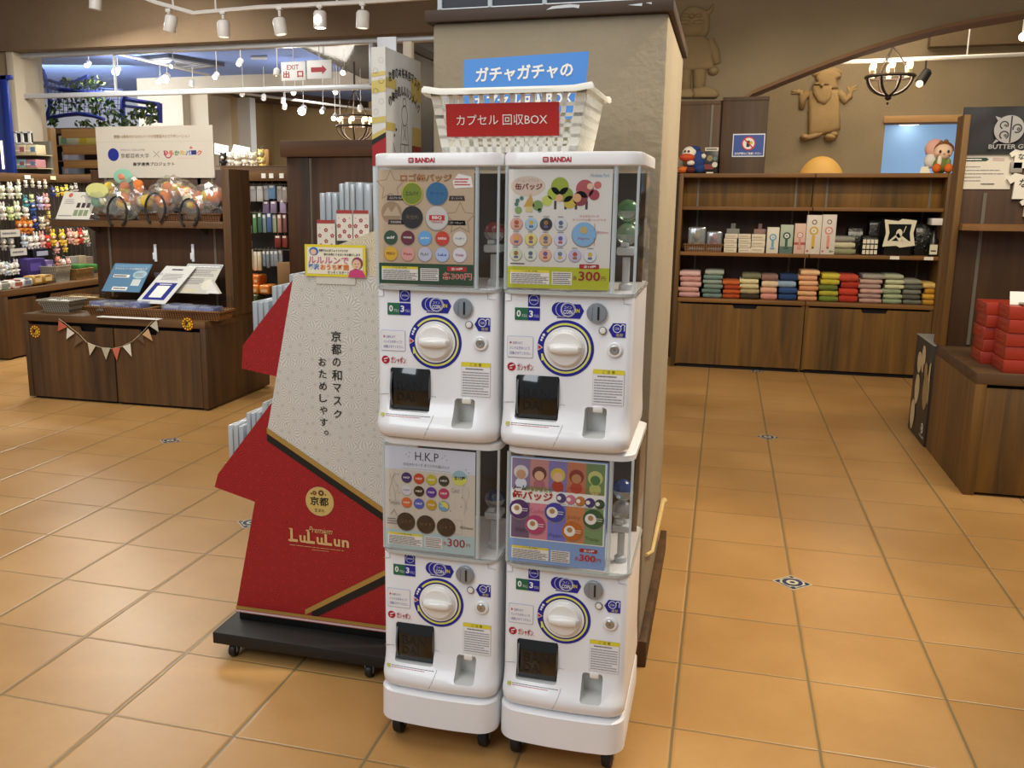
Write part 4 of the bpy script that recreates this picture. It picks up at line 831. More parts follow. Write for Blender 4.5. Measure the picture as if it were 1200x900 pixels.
# ================================================================== COLLECTION BASKET ON TOP
BZ = UZ + .632
def basket():
    a = at(517, 170, -.2); x0, x1 = -.548, -.258; y0, y1 = -.205, .03; zb_, zt = BZ, at(497, 105, -.2).z - .004
    root = thing('collection_basket', 'white plastic slotted basket with red sign on top of the capsule machines', 'basket', ((x0 + x1) / 2, (y0 + y1) / 2, zb_)); PL = mat('#ece8da', .35, var=.02)
    fl = .022; h = zt - zb_
    def P(u, v, z, o=0.):  # u,v in 0..1 on the floor plan, flaring upward
        t = (z - zb_) / h; f = fl * t + o; return V(x0 - f + (x1 - x0 + 2 * f) * u, y0 - f + (y1 - y0 + 2 * f) * v, z)
    th = .0025
    def wall(c0, c1, n, rows, solid):
        """slotted wall between plan corners c0 -> c1"""
        mb = MB(); (u0, v0), (u1, v1) = c0, c1
        def Q(t, z, o): return P(u0 + (u1 - u0) * t, v0 + (v1 - v0) * t, z, o)
        def slab(t0, t1, za, zc): mb.loft([[Q(t0, za, 0), Q(t1, za, 0), Q(t1, za, -th), Q(t0, za, -th)], [Q(t0, zc, 0), Q(t1, zc, 0), Q(t1, zc, -th), Q(t0, zc, -th)]], PL)
        slab(0, 1, zb_, zb_ + h * .10); slab(0, 1, zt - h * .10, zt); slab(0, solid, zb_, zt); slab(1 - solid, 1, zb_, zt)
        for q in range(1, n): t = solid + (1 - 2 * solid) * q / n; slab(t - .19 / n, t + .19 / n, zb_, zt)
        for r_ in range(1, rows): z = zb_ + h * (.10 + .80 * r_ / rows); slab(0, 1, z - .0036, z + .0036)
        part(mb, 'wall', root)
    wall((0, 0), (1, 0), 13, 5, .06); wall((1, 0), (1, 1), 12, 5, .07); wall((1, 1), (0, 1), 13, 5, .06); wall((0, 1), (0, 0), 12, 5, .07)
    mb = MB(); mb.box((x0, y0, zb_), (x1, y1, zb_ + .003), PL); part(mb, 'floor', root)
    mb = MB(); prof = [(0, 0), (.010, .001), (.014, -.004), (.0145, -.012), (.0125, -.012), (.0115, -.004), (.008, -.0015), (0, -.003)]
    rings = []; n = 40; cor = [(0, 0), (1, 0), (1, 1), (0, 1), (0, 0)]
    for k in range(4):
        for q in range(10):
            t = q / 10; u = cor[k][0] + (cor[k + 1][0] - cor[k][0]) * t; v = cor[k][1] + (cor[k + 1][1] - cor[k][1]) * t
            e = .006 * max(0, 1 - min(t, 1 - t) * 9)
            rings.append([P(u, v, zt + 0, o) + V(0, 0, dz + e) for o, dz in prof])
    rings.append(rings[0]); mb.loft(rings, PL, False, False); part(mb, 'rim', root)
    # the red sign on the front
    mb = MB(); c0 = at(522, 160, -.225); c1 = at(655, 118.5, -.225); RS = mat('#b5231f', .45, var=.01)
    U = V(0, -.022 / h, 1).normalized(); O = V(c0.x, y0 - fl * (c0.z - zb_) / h - .003, c0.z); W = c1.x - c0.x; H = (c1.z - c0.z)
    mb.prism([O, O + V(W, 0, 0), O + V(W, 0, 0) + U * H, O + U * H], (0, .0015, 0), RS); s = Sheet(mb, O, (1, 0, 0), U, (0, -1, 0)); s.text('カプセル 回収BOX', W * .095, H * .335, W * .90, H * .66, PAPER, 2, .0)
    part(mb, 'sign', root, 'red sign reading カプセル 回収BOX in white')
    # blue sign standing inside the basket
    g = thing('blue_sign', 'blue sign board with white katakana standing inside the white basket', 'sign', (-.43, -.02, BZ + .003)); mb = MB(); yb = -.005
    p0 = at(544, 70, yb); p1 = at(690, 60, yb); zl = p0.z; zh = p1.z; BS = mat('#3d86d6', .45, var=.01)
    zm = at(600, 141, yb).z; fy_ = yb - .03 * (zl - zm) / (zl - BZ); pts = [V(p0.x + .004, fy_, zm), V(p1.x - .004, fy_, zm), V(p1.x, yb, zh), V(p0.x, yb, zl)]
    mb.prism(pts, (0, .003, 0), BS); R = (pts[2] - pts[3]); wid = R.length; R.normalize(); Uv = V(0, .03, zl - BZ).normalized(); Nn = V(0, -1, 0); s = Sheet(mb, pts[3] - Uv * .25 * 0, R, Uv, Nn, .0006)
    s.text('ガチャガチャの', wid * .10, -.055, wid * .885, -.020, PAPER, 2, .03); s.text('カプセル回収BOX', wid * .10, -.115, wid * .89, -.082, PAPER, 2, .03)
    part(mb, 'board', g); 
    for x in (p0.x + .06, p1.x - .06): mb = MB(); mb.prism([(x - .012, yb - .03, BZ + .0035), (x + .012, yb - .03, BZ + .0035), (x + .012, fy_ + .0, zm + .02), (x - .012, fy_ + .0, zm + .02)], (0, .004, 0), CLEAR); part(mb, 'leg', g, 'clear support strip')
basket()
# case on the pillar ledge: white frame with dark panes, only its foot in view
def top_case():
    z0 = 1.782; x0, x1 = at(515, 8, .33).x, at(752, 2, .33).x; root = thing('display_case', 'white framed dark case standing on the pillar ledge', 'case', ((x0 + x1) / 2, .55, z0)); y0, y1 = .33, .85; z1 = 2.15; FW = mat('#d6dde2', .4); PN = mat('#090a1c', .4)
    mb = MB(); xs = [x0, at(574, 5, .33).x, at(638, 3, .33).x, x1]
    mb.box((x0, y0, z0), (x1, y0 + .02, z0 + .012), FW, .002); mb.box((x0, y0, z1 - .015), (x1, y0 + .02, z1), FW, .002)
    for k, x in enumerate(xs): mb.box((x - .006, y0, z0), (x + .006, y0 + .02, z1), FW, .002)
    mb.box((x0, y1 - .02, z0), (x1, y1, z0 + .012), FW); mb.box((x0 - .006, y0, z0), (x0 + .006, y1, z0 + .012), FW); mb.box((x1 - .006, y0, z0), (x1 + .006, y1, z0 + .012), FW); mb.box((x0 - .006, y0, z1 - .015), (x1 + .006, y1, z1), FW)
    part(mb, 'frame', root)
    for a, b in zip(xs, xs[1:]): mb = MB(); mb.box((a + .006, y0 + .008, z0 + .012), (b - .006, y0 + .014, z1 - .015), PN); part(mb, 'pane', root)
    for x in (x0, x1): mb = MB(); mb.box((x - .003, y0 + .02, z0 + .012), (x + .003, y1 - .02, z1 - .015), PN); part(mb, 'side_pane', root)
    mb = MB(); mb.box((x0 + .006, y1 - .014, z0 + .012), (x1 - .006, y1 - .008, z1 - .015), PN); part(mb, 'back_panel', root)
    o = MB(); o.box((x1 + .03, .36, z0), (x1 + .045, .40, 2.1), mat('#8a7a66', .6), .002); solo(o, 'wooden_post', 'thin wooden post on the pillar ledge right of the dark case', 'post')
top_case()
# ================================================================== FACE MASK DISPLAY STAND
LRED = kiku('#ac1c22', '#8a0f16', .034, .45, 'red_chrysanthemum_paper'); LWHT = kiku('#c6c1b8', '#e4e0d8', .036, .4, 'silver_chrysanthemum_paper'); LGLD = kiku('#cdbfa0', '#e6dcc4', .034, .4, 'cream_chrysanthemum_paper')
BOARD_B = mat('#0e0c0b', .45); GOLDP = mat('#b8924a', .35, .25, var=.03); LBLK = mat('#15110f', .5)
def display_stand():
    root = thing('mask_display_stand', 'tall red and white kimono-shaped mask display stand on a black wheeled platform', 'display stand', (-1.0, .2, 0))
    XR = -.708; PY = .094; k = .08
    mb = MB(); mb.box((-1.295, .0, .041), (XR + .004, .46, .076), BLACKM, .003); part(mb, 'platform', root)
    for x in (-1.24, -.822):
        for y in (.022, .42):
            mb = MB(); mb.lathe([(.004, -.009), (.018, -.009), (.020, -.005), (.020, .005), (.018, .009), (.004, .009)], (x, y, .0200), mat('#17171a', .5), 18, 'X'); w = part(mb, 'castor_wheel', root)
            mb = MB(); mb.box((x + .010, y - .007, .014), (x + .0125, y + .007, .041), STEEL, .0005); mb.box((x - .0125, y - .007, .014), (x - .010, y + .007, .041), STEEL, .0005); mb.box((x - .014, y - .014, .0395), (x + .014, y + .014, .0415), STEEL, .0005); part(mb, 'castor_fork', w)
    mb = MB(); mb.box((-1.262, PY + .004, .076), (XR, .42, .128), BOARD_B, .002); part(mb, 'plinth', root)
    def P(px, py): p = at(px, py, PY); return (p.x, p.z)
    def plate(pts, y0, y1, m, name, lab=None):
        mb = MB(); mb.prism([(x, y0, z) for x, z in pts], (0, y1 - y0, 0), m); return part(mb, name, root, lab)
    zt = P(344, 322)[1]; tl = (P(344, 322)[0], zt); wl = P(313, 506); bl = (P(277, 712)[0], P(277, 712)[1]); sl = (P(438, 591)[1] - P(313, 505)[1]) / (P(438, 591)[0] - P(313, 505)[0]); wr = (XR, wl[1] + sl * (XR - wl[0])); zb_ = bl[1]
    plate([tl, (XR, zt), wr, wl], PY, PY + .012, LWHT, 'front_panel', 'silver-white patterned upper panel with black calligraphy')
    pr_ = plate([wl, wr, (XR, zb_), bl], PY, PY + .012, LRED, 'lower_panel', 'red patterned lower panel with gold lettering')
    mb = MB(); s = Sheet(mb, (0, PY - .0012, 0), (1, 0, 0), (0, 0, 1), (0, -1, 0), .0006)
    def band(x0, z0, x1, z1, a, b, m, kk): s.poly([(x0, z0 + a), (x0, z0 + b), (x1, z1 + b), (x1, z1 + a)], m, kk)
    band(wl[0], wl[1], wr[0], wr[1], -.004, .013, GOLDP, 1); band(wl[0], wl[1], wr[0], wr[1], -.026, -.004, LBLK, 1)
    f0 = P(358, 722); f1 = P(441, 681); sl2 = (f1[1] - f0[1]) / (f1[0] - f0[0]); fr = (XR, f0[1] + sl2 * (XR - f0[0])); f0 = (f0[0] - .0, zb_ + .004)
    band(f0[0], f0[1], fr[0], fr[1], .004, .020, GOLDP, 1); band(f0[0] + .02, f0[1] + .012, fr[0], fr[1], -.020, .004, LBLK, 1)
    s.rect(bl[0], zb_ - .002, XR, zb_ + .008, GOLDP, 2); s.rect(bl[0], zb_ - .012, XR, zb_ - .002, mat('#b23438', .5, var=0), 2)
    x = bl[0]
    while x < XR: s.disc(x, zb_ - .0055, .0021, PAPER, 3, 6); s.disc(x + .003, zb_ - .0085, .0021, PAPER, 3, 6); x += .006
    part(mb, 'sash_trim', root, 'gold and black sash lines')
    # calligraphy
    mb = MB(); s = Sheet(mb, (0, PY - .0012, 0), (1, 0, 0), (0, 0, 1), (0, -1, 0), .0006); CAL = mat('#15120f', .6, var=0)
    def column(t, x0, y0, x1, y1, w):
        n = len(t)
        for q, ch in enumerate(t):
            a = P(x0 + (x1 - x0) * q / max(n - 1, 1), y0 + (y1 - y0) * q / max(n - 1, 1)); h = w
            if ch == '。': s.ring(a[0] + w * .25, a[1] + w * .2, w * .14, w * .22, CAL, 1, 16); continue
            sc = .80 if ord(ch) < 0x3100 else 1.0
            s.text(ch, a[0] - h * .5 * sc, a[1] - h * .5 * sc, a[0] + h * .5 * sc, a[1] + h * .5 * sc, CAL, 1, .012)
    column('京都の和マスク', 394, 394, 396, 485, .029); column('おためしやす。', 378, 424, 380, 509, .028)
    part(mb, 'calligraphy', root)
    mb = MB(); s = Sheet(mb, (0, PY - .0012, 0), (1, 0, 0), (0, 0, 1), (0, -1, 0), .0006); GOLDT = mat('#e0b880', .4, .1, var=0)
    a = P(375, 587.5); r = .0425; s.disc(*a, r, mat('#d9b98a', .4, var=0), 1, 40); s.disc(*a, r * .96, mat('#d2b468', .4, var=0), 2, 40); s.text('京都', a[0] - r * .68, a[1] - r * .28, a[0] + r * .64, a[1] + r * .32, CAL, 3, .02); s.text('生まれ', a[0] - r * .36, a[1] - r * .72, a[0] + r * .34, a[1] - r * .48, CAL, 3)
    s.ring(a[0] + r * .12, a[1] + r * .60, r * .08, r * .2, mat('#5a3c22', .5, var=0), 3, 20); s.ring(a[0] - r * .35, a[1] + r * .56, r * .05, r * .15, mat('#7a3a22', .5, var=0), 3, 16); s.disc(a[0] - r * .58, a[1] + r * .5, r * .06, CAL, 3, 8); s.disc(a[0] + r * .42, a[1] + r * .5, r * .05, CAL, 3, 8)
    p0 = P(340, 640); p1 = P(413, 637); ps = P(362, 621); pe = P(389, 616)
    s.text('Premium', ps[0], ps[1] - .006, pe[0], ps[1] + .012, GOLDT, 2, 0, .25)
    W = p1[0] - p0[0]; h = .040
    # slab lettering L u L u L u n
    x = p0[0]; zz = P(376, 638)[1]
    for ch, w in zip('LuLuLun', (.15, .125, .15, .125, .15, .125, .14)):
        ww = W * w; hh = h if ch == 'L' else h * .55
        s.text(ch, x + ww * .10, zz, x + ww * .90, zz + hh, GOLDT, 2, .03)
        if ch == 'L': s.rect(x - ww * .02, zz, x + ww * .3, zz + .0032, GOLDT, 3); s.disc(x + ww * .02, zz + .004, .0036, GOLDT, 4, 10); s.rect(x - ww * .02, zz + hh - .003, x + ww * .32, zz + hh, GOLDT, 3)
        x += ww
    s.body(p0[0], zz - .012, p1[0], zz - .0085, 1, GOLDT, 2, 3, .4); s.body(p0[0] + W * .36, zz - .019, p1[0] - W * .36, zz - .016, 1, GOLDT, 2, 4, .4)
    part(mb, 'gold_lettering', root, 'gold lettering and round 京都 crest')
    # sleeves: pockets that hold the packets
    up = [P(347, 322), P(284, 405), P(283, 432), P(326, 442)]; lo = [P(322, 466.5), P(255, 555.6), P(251, 571), P(301.5, 589.5)]
    for pts in (up, lo):
        o = plate(pts, PY + .002, PY + .012, LRED, 'sleeve_panel', 'red patterned sleeve panel'); plate(pts, .330, .338, LRED, 'sleeve_panel', 'red patterned sleeve panel')
        mb = MB(); (x1, z1), (x2, z2) = pts[2], pts[3]; mb.prism([(x1, PY + .012, z1 + .001), (x2, PY + .012, z2 + .001), (x2, PY + .012, z2 + .006), (x1, PY + .012, z1 + .006)], (0, .33 - PY - .012, 0), LRED); part(mb, 'sleeve_floor', root)
    # spine carrying tiers
    mb = MB(); mb.prism([(tl[0] + .01, .345, zt), (XR, .345, zt), (XR, .345, .128), (bl[0] + .02, .345, .128)], (0, .03, 0), LRED); part(mb, 'back_panel', root)
    top = [P(358, 322), P(358, 292), P(385, 291), P(437, 271), (XR, P(437, 271)[1] + .04), (XR, zt)]
    plate(top, PY + .006, PY + .014, LGLD, 'top_pocket', 'cream patterned top pocket panel'); mb = MB(); mb.box((tl[0] + .012, PY + .014, zt - .012), (XR, .345, zt - .004), LWHT); part(mb, 'top_shelf', root)
    tiers = [('upper sleeve', -1.197, .052, 1.018), ('upper sleeve', -1.136, .050, 1.064), ('upper sleeve', -1.083, .034, 1.098), ('lower sleeve', -1.290, .052, .660), ('lower sleeve', -1.230, .048, .700), ('lower sleeve', -1.178, .04, .734), ('top pocket', -.988, .053, 1.311), ('top pocket', -.932, .046, 1.337), ('top pocket', -.885, .045, 1.337)]
    LAB = mat('#e9dfd0', .5, var=.01); FL = mat('#a83c3a', .5, var=0); BAG = clear(tint=(.80, .85, .88), gloss=.3, rough=.15, haze=.45, name='clear_bag')
    TONES = ['#8fa3b4', '#a9b8c2', '#7f95aa', '#c4c9c4', '#9aa8ac', '#b4b09a']
    count = {}
    for ti, (wh, x0, w, zt_) in enumerate(tiers):
        topp = wh == 'top pocket'; H = .142 if not topp else .145; zb2 = zt_ - H; y0, y1 = (.125, .30)
        mb = MB(); mb.box((x0, PY + .014, zb2 - .004), (x0 + w, .329, zb2 - .0005), LAB); part(mb, 'tier_shelf', root)
        mb = MB(); yb = PY + .0142; lh = (.075 if topp else .030); lz = zb2 + (.0 if topp else .0); xa = x0 if topp else x0 - .003; xe = x0 + w - .002 if topp else x0 + .010
        mb.box((xa, yb, lz), (xe, yb + .003, lz + lh), LAB); s = Sheet(mb, (0, yb - .0003, 0), (1, 0, 0), (0, 0, 1), (0, -1, 0), .0004); s.rect(xa, lz + lh - (.009 if topp else .008), xe, lz + lh, FL, 1)
        if topp:
            for q, (u, v) in enumerate(((.5, .74), (.15, .52), (.85, .52), (.5, .30), (.2, .12), (.8, .12), (.15, .82), (.85, .82))):
                cx, cz = xa + (xe - xa) * u, lz + lh * v * .88
                for kx in range(5 if q < 6 else 1): A = 2 * PI * kx / 5 + .3; s.disc(cx + .0036 * math.cos(A) * (q < 6), cz + .0036 * math.sin(A) * (q < 6), .0022 if q < 6 else .0012, FL, 1, 7)
        part(mb, 'tier_label', root, 'white card with red edge')
        n = 3 if w > .045 else 2; t = w / n
        for q in range(n):
            c = count.get(wh, 0); count[wh] = c + 1
            g = thing('mask_packet', 'pale bagged mask packet, %s from the left in the %s of the kimono stand' % (ordinal(c), wh), 'mask packet', (x0 + t * (q + .5), (y0 + y1) / 2, zb2), 'mask packets on the kimono stand')
            xa, xe = x0 + t * q + .001, x0 + t * (q + 1) - .001; dz = random.uniform(-.004, .002)
            mb = MB(); mb.box((xa + t * .2, y0 + .004, zb2), (xe - t * .2, y1 - .004, zt_ - .010 + dz), mat(TONES[(ti + q * 2) % 6], .5), .002); part(mb, 'mask_card', g)
            mb = MB(); mb.box((xa, y0, zb2 + .0), (xe, y1, zt_ + dz), BAG, .003); part(mb, 'bag', g, 'clear plastic bag')
    # header with illustrated side
    hx0, hx1, hy0, hy1, hz = -.838, -.800, .132, .42, 1.672
    mb = MB(); mb.box((hx0, hy0, 1.10), (hx1, hy1, hz), mat('#d6d7d8', .5)); s = Sheet(mb, (hx1, hy0, 0), (0, 1, 0), (0, 0, 1), (1, 0, 0), .0006); L_ = hy1 - hy0
    YG = mat('#d2bd6a', .4, .2, var=.1); RD = mat('#a81a20', .5, var=0)
    for b0, b1, c0, c1 in ((0, .08, 1.575, 1.60), (.20, .288, 1.56, 1.62), (.21, .288, 1.44, 1.49), (0, .07, 1.47, 1.49)): s.rect(b0, c0, b1, c1, YG, 1)
    for row, (txt, da, db) in enumerate((('京都の本格美容マスク', .040, .020), ('の舞妓肌ルルルンメイク', .086, .034))):
        n = len(txt)
        for q, ch in enumerate(txt):
            t = q / (n - 1); x = .030 + .232 * t; z = hz - da - db * (2 * t - 1) ** 2 - .008; s.text(ch, x - .0115, z - .0125, x + .0115, z + .0125, CAL, 2, .015)
    # line drawing of a standing figure in a long robe, and folds
    def ring(cx, cz, rx, rz, k=2): 
        n = 20
        for q in range(n): A, B = 2 * PI * q / n, 2 * PI * (q + 1) / n; s.line(cx + rx * math.cos(A), cz + rz * math.sin(A), cx + rx * math.cos(B), cz + rz * math.sin(B), .0022, CAL, k)
    s.round(.100, 1.395, .185, 1.56, .03, mat('#dededc', .5), 1); ring(.142, 1.515, .024, .026); ring(.142, 1.55, .014, .010)
    for x0, z0, x1, z1 in ((.120, 1.495, .105, 1.40), (.164, 1.495, .18, 1.40), (.13, 1.49, .155, 1.45), (.155, 1.49, .13, 1.45), (.110, 1.44, .175, 1.44), (.142, 1.44, .142, 1.39), (.105, 1.40, .18, 1.40), (.05, 1.44, .075, 1.40), (.075, 1.40, .04, 1.385)): s.line(x0, z0, x1, z1, .002, CAL, 2)
    ring(.225, 1.41, .022, .03); s.disc(.06, 1.46, .004, CAL, 2, 8); s.disc(.075, 1.475, .004, CAL, 2, 8); s.rect(.205, 1.38, .288, 1.44, RD, 1)
    hd = part(mb, 'header', root, 'white header board with arched black lettering')
    mb = MB(); s = Sheet(mb, (hx0, hy0 - .001, 0), (1, 0, 0), (0, 0, 1), (0, -1, 0), .0006); ww = hx1 - hx0
    s.rect(0, 1.38, ww, hz, mat('#e0ddd4', .5), 1)
    for c0, c1 in ((1.56, 1.59), (1.60, 1.61), (1.485, 1.50)): s.poly([(0, c0), (ww, c0 + .004), (ww, c1 + .004), (0, c1)], YG, 2)
    s.poly([(0, 1.38), (ww, 1.38), (ww, 1.452), (0, 1.432)], RD, 2); s.poly([(0, 1.432), (ww, 1.452), (ww, 1.464), (0, 1.445)], LBLK, 3); s.poly([(0, 1.445), (ww, 1.464), (ww, 1.475), (0, 1.457)], YG, 3)
    for q in range(6):
        s.ring(ww * (.3 + .4 * (q % 2)), 1.515 + .025 * q, .006, .007, mat('#c2beb2', .5, var=0), 2, 12)
    part(mb, 'header_edge', hd)
    mb = MB(); mb.box((-.868, .255, zt), (-.815, .262, 1.716), mat('#c3c3c6', .5), .001); part(mb, 'backing_board', root)
    # yellow card
    g = thing('notice_card', 'yellow framed mask notice card propped on top of the silver panel', 'card', ((P(359, 289)[0] + P(428, 323)[0]) / 2, PY - .004, P(390, 323)[1])); mb = MB(); a = P(359, 323); b = P(429, 287.5); yc = PY - .006
    mb.box((a[0], yc, a[1]), (b[0], yc + .0025, b[1]), mat('#e8d62e', .45, var=.02)); s = Sheet(mb, (a[0], yc - .0002, a[1]), (1, 0, 0), (0, 0, 1), (0, -1, 0), .0005); W, H = b[0] - a[0], b[1] - a[1]; PK = mat('#d0407c', .5, var=0); BL = mat('#2f6fc0', .5, var=0); OR = mat('#e0752a', .5, var=0); SK = mat('#e8bf9c', .5, var=0)
    s.rect(W * .04, H * .08, W * .96, H * .92, mat('#f2ead0', .5, var=0), 1); s.text('京都発の人気フェイスマスクが', W * .24, H * .78, W * .72, H * .86, INK, 3, .02); s.text('旅のお供にうるおいをお届けします', W * .32, H * .66, W * .92, H * .74, INK, 3, .02)
    s.text('ルルルンで', W * .05, H * .40, W * .74, H * .63, PAPER, 3, .05); s.text('ルルルンで', W * .06, H * .41, W * .73, H * .62, PK, 4, .01); s.text('贅沢', W * .06, H * .21, W * .24, H * .39, BL, 4, .03); s.text('おうち時間', W * .26, H * .21, W * .73, H * .39, OR, 4, .03); s.text('さっそくスタート', W * .38, H * .10, W * .74, H * .18, INK, 4, .02)
    s.disc(W * .155, H * .79, W * .075, BL, 3, 20, H * .13); s.disc(W * .15, H * .77, W * .05, SK, 4, 18, H * .09)
    s.poly([(W * .72, H * .0), (W * .75, H * .2), (W * .84, H * .27), (W * .95, H * .22), (W, H * .05), (W, 0)], PK, 5); s.disc(W * .87, H * .44, W * .09, mat('#8a3a5a', .5, var=0), 4, 20, H * .19); s.disc(W * .86, H * .40, W * .07, SK, 5, 20, H * .16); s.disc(W * .84, H * .42, W * .008, INK, 6, 8); s.disc(W * .89, H * .42, W * .008, INK, 6, 8); s.line(W * .84, H * .33, W * .88, H * .33, H * .015, REDINK, 6)
    part(mb, 'card', g); mb = MB(); mb.box((a[0] + .03, yc + .0025, a[1] - .02), (b[0] - .03, PY - .001, a[1] + .02), mat('#d8d4c8', .5)); part(mb, 'tab', g)
display_stand()
# tall framed board behind the stand, left of the pillar
def tall_board():
    x1 = -1.005; y0 = .95; x0 = at(472, 60, y0).x; zt = at(485, 48, y0).z
    root = thing('framed_board', 'tall black board with pale frame standing between the kimono stand and pillar', 'board', ((x0 + x1) / 2, 1.3, 0)); FRB = mat('#b9ab94', .5)
    mb = MB(); mb.box((x0, y0, 0), (x1, y0 + .03, zt), FRB, .003); mb.box((x0, 1.72, 0), (x1, 1.75, zt), BLACKM, .003); mb.box((x0, y0 + .03, zt - .03), (x1, 1.72, zt), mat('#3a342c', .5), .003); mb.box((x0, y0 + .03, 0), (x1, 1.72, .06), BLACKM, .003); part(mb, 'frame', root)
    mb = MB(); mb.box((x0 + .006, y0 + .03, .06), (x1 - .006, 1.72, zt - .03), mat('#141313', .3)); pn = part(mb, 'panel', root, 'black panel')
    mb = MB(); mb.box((x1 - .006, y0 + .10, .9), (x1 + .0, y0 + .13, zt - .38), mat('#54504a', .5)); mb.box((x1 - .006, y0 + .10, zt - .42), (x1 + .0, y0 + .42, zt - .40), mat('#54504a', .5)); part(mb, 'rail', pn)
tall_board()
# ================================================================== LEFT SIDE OF THE SHOP
def door_panel(O, R, w, h, t, m, name, parent, notch=(.62, .2, .03), N=None):
    """cabinet door in the plane O + R*a + Z*b with a hand notch cut in its top edge"""
    O = Vector(O); R = Vector(R); a, nw, nd = notch; x0 = w * a; x1 = x0 + nw
    pts = [(0, 0), (w, 0), (w, h), (x1, h), (x1 - .012, h - nd), (x0 + .012, h - nd), (x0, h), (0, h)]
    mb = MB(); mb.prism([O + R * p[0] + V(0, 0, p[1]) for p in pts], Vector(N) * t, m); return part(mb, name, parent)
DARK = mat('#0d0907', .8)
LX0, LX1, LY0, LY1, LZ = -4.235, -2.925, 2.75, 3.56, .552
def left_cabinet():
    root = thing('display_cabinet', 'low brown display cabinet hung with bunting, with back board and shelf', 'cabinet', ((LX0 + LX1) / 2, 3.15, 0))
    mb = MB(); mb.box((LX0, LY0, LZ - .045), (LX1, LY1, LZ), WOOD_LX, .002); mb.box((LX0, LY0, .012), (LX0 + .035, LY1, LZ - .045), WOOD_L, .001); mb.box((LX1 - .035, LY0, .012), (LX1, LY1, LZ - .045), WOOD_L, .001)
    mb.box((LX0 + .035, LY0 + .05, .012), (LX1 - .035, LY1 - .01, LZ - .046), DARK); mb.box((LX0 + .03, LY0 + .03, 0), (LX1 - .03, LY1 - .03, .02), DARK); part(mb, 'carcass', root)
    xm = at(133, 400, LY0).x
    door_panel((LX0 + .039, LY0 + .004, .016), (1, 0, 0), xm - .006 - LX0 - .039, LZ - .085, .018, WOOD_L, 'door', root, (.60, .13, .03), (0, 1, 0)); door_panel((xm + .006, LY0 + .004, .016), (1, 0, 0), LX1 - .039 - xm - .006, LZ - .085, .018, WOOD_L, 'door', root, (.30, .13, .03), (0, 1, 0))
    by = 3.2; x0 = at(113, 300, by).x; x1 = at(266, 300, by).x; zt = at(266, 199, by).z
    mb = MB(); mb.box((x0, by, LZ), (x1, by + .03, zt), WOOD_D, .002); part(mb, 'back_panel', root)
    ye = 3.06; xe0 = at(263, 300, ye).x; xe1 = at(272, 300, ye).x; mb = MB(); mb.box((xe0, ye, LZ), (xe1, by + .12, at(268, 198, ye).z), WOOD_L, .002); part(mb, 'end_panel', root)
    for px in (130, 253):
        x = at(px, 300, by).x; mb = MB(); mb.box((x - .008, by - .006, LZ), (x + .008, by, zt - .03), GREYM); 
        part(mb, 'upright', root, 'slotted metal upright')
    mb = MB(); xs0 = at(60, 260, ye).x; mb.box((xs0, ye, at(160, 266.5, ye).z), (xe0, by, at(160, 258.5, ye).z), WOOD_LX, .002); part(mb, 'shelf', root)
    for x in (xs0 + .25, xe0 - .2): mb = MB(); z = at(160, 266.5, ye).z; mb.prism([(x, ye + .02, z), (x, by, z), (x, by, z - .05)], (.004, 0, 0), GREYM); part(mb, 'shelf_bracket', root)
    return x0, x1, by, zt, ye
LBX0, LBX1, LBY, LBZ, LSY = left_cabinet()
SHZ = at(160, 258.5, LSY).z
# the sign board
def sign_board():
    y = LBY + .0; a = at(117, 208.5, y); b = at(250, 146.5, y); W = b.x - a.x; H = b.z - a.z
    root = thing('project_sign', 'wide cream sign board with navy oval above the left display cabinet', 'sign', ((a.x + b.x) / 2, y, a.z)); mb = MB(); mb.box((a.x, y - .012, a.z), (b.x, y, b.z), mat('#c9c2b4', .6, var=.02)); s = Sheet(mb, (a.x, y - .0122, a.z), (1, 0, 0), (0, 0, 1), (0, -1, 0), .0008)
    s.text('開園110周年のひらかたパークが京都芸大とコラボレーション', W * .16, H * .765, W * .81, H * .835, mat('#8a6a3c', .6, var=0), 1, .01); s.line(0, H * .70, W, H * .70, .002, mat('#b9b1a2', .6, var=0), 1)
    s.disc(W * .145, H * .455, W * .048, NAVY, 1, 30, H * .125); s.text('学校法人 瓜生山学園', W * .21, H * .525, W * .42, H * .565, GREYINK, 1); s.text('京都芸術大学', W * .21, H * .385, W * .455, H * .475, INK, 1)
    g = mat('#8a8478', .6, var=0); s.line(W * .495, H * .40, W * .545, H * .52, .004, g, 1); s.line(W * .495, H * .52, W * .545, H * .40, .004, g, 2)
    cols = ['#a8384a', '#c8763a', '#3f8a5a', '#d8a83a', '#3a6ab0', '#2a2a6a', '#c8483a', '#c85a3a']
    s.ring(W * .62, H * .46, W * .024, W * .032, mat(cols[0], .5, var=0), 1, 30, 150, 400); s.disc(W * .62, H * .46, W * .010, mat('#e0a8b0', .5, var=0), 1)
    for q, ch in enumerate('ひらかたパーク'):
        x = W * (.58 + .047 * q); s.text(ch, x, H * .43 + H * .01 * (q % 2), x + W * .043, H * .53, mat(cols[q], .5, var=0), 2, .03)
    s.line(W * .70, H * .375, W * .85, H * .375, .003, mat('#d8a8a0', .5, var=0), 1); s.poly([(W * .80, H * .56), (W * .815, H * .61), (W * .83, H * .56)], mat('#c8584a', .5, var=0), 1)
    s.text('産学連携プロジェクト', W * .31, H * .23, W * .67, H * .305, INK, 1, .02); part(mb, 'board', root)
    for x in (a.x + .12, b.x - .12): mb = MB(); mb.box((x - .012, y, a.z - .12), (x + .012, y + .004, a.z + .2), GREYM); part(mb, 'bracket', root)
sign_board()
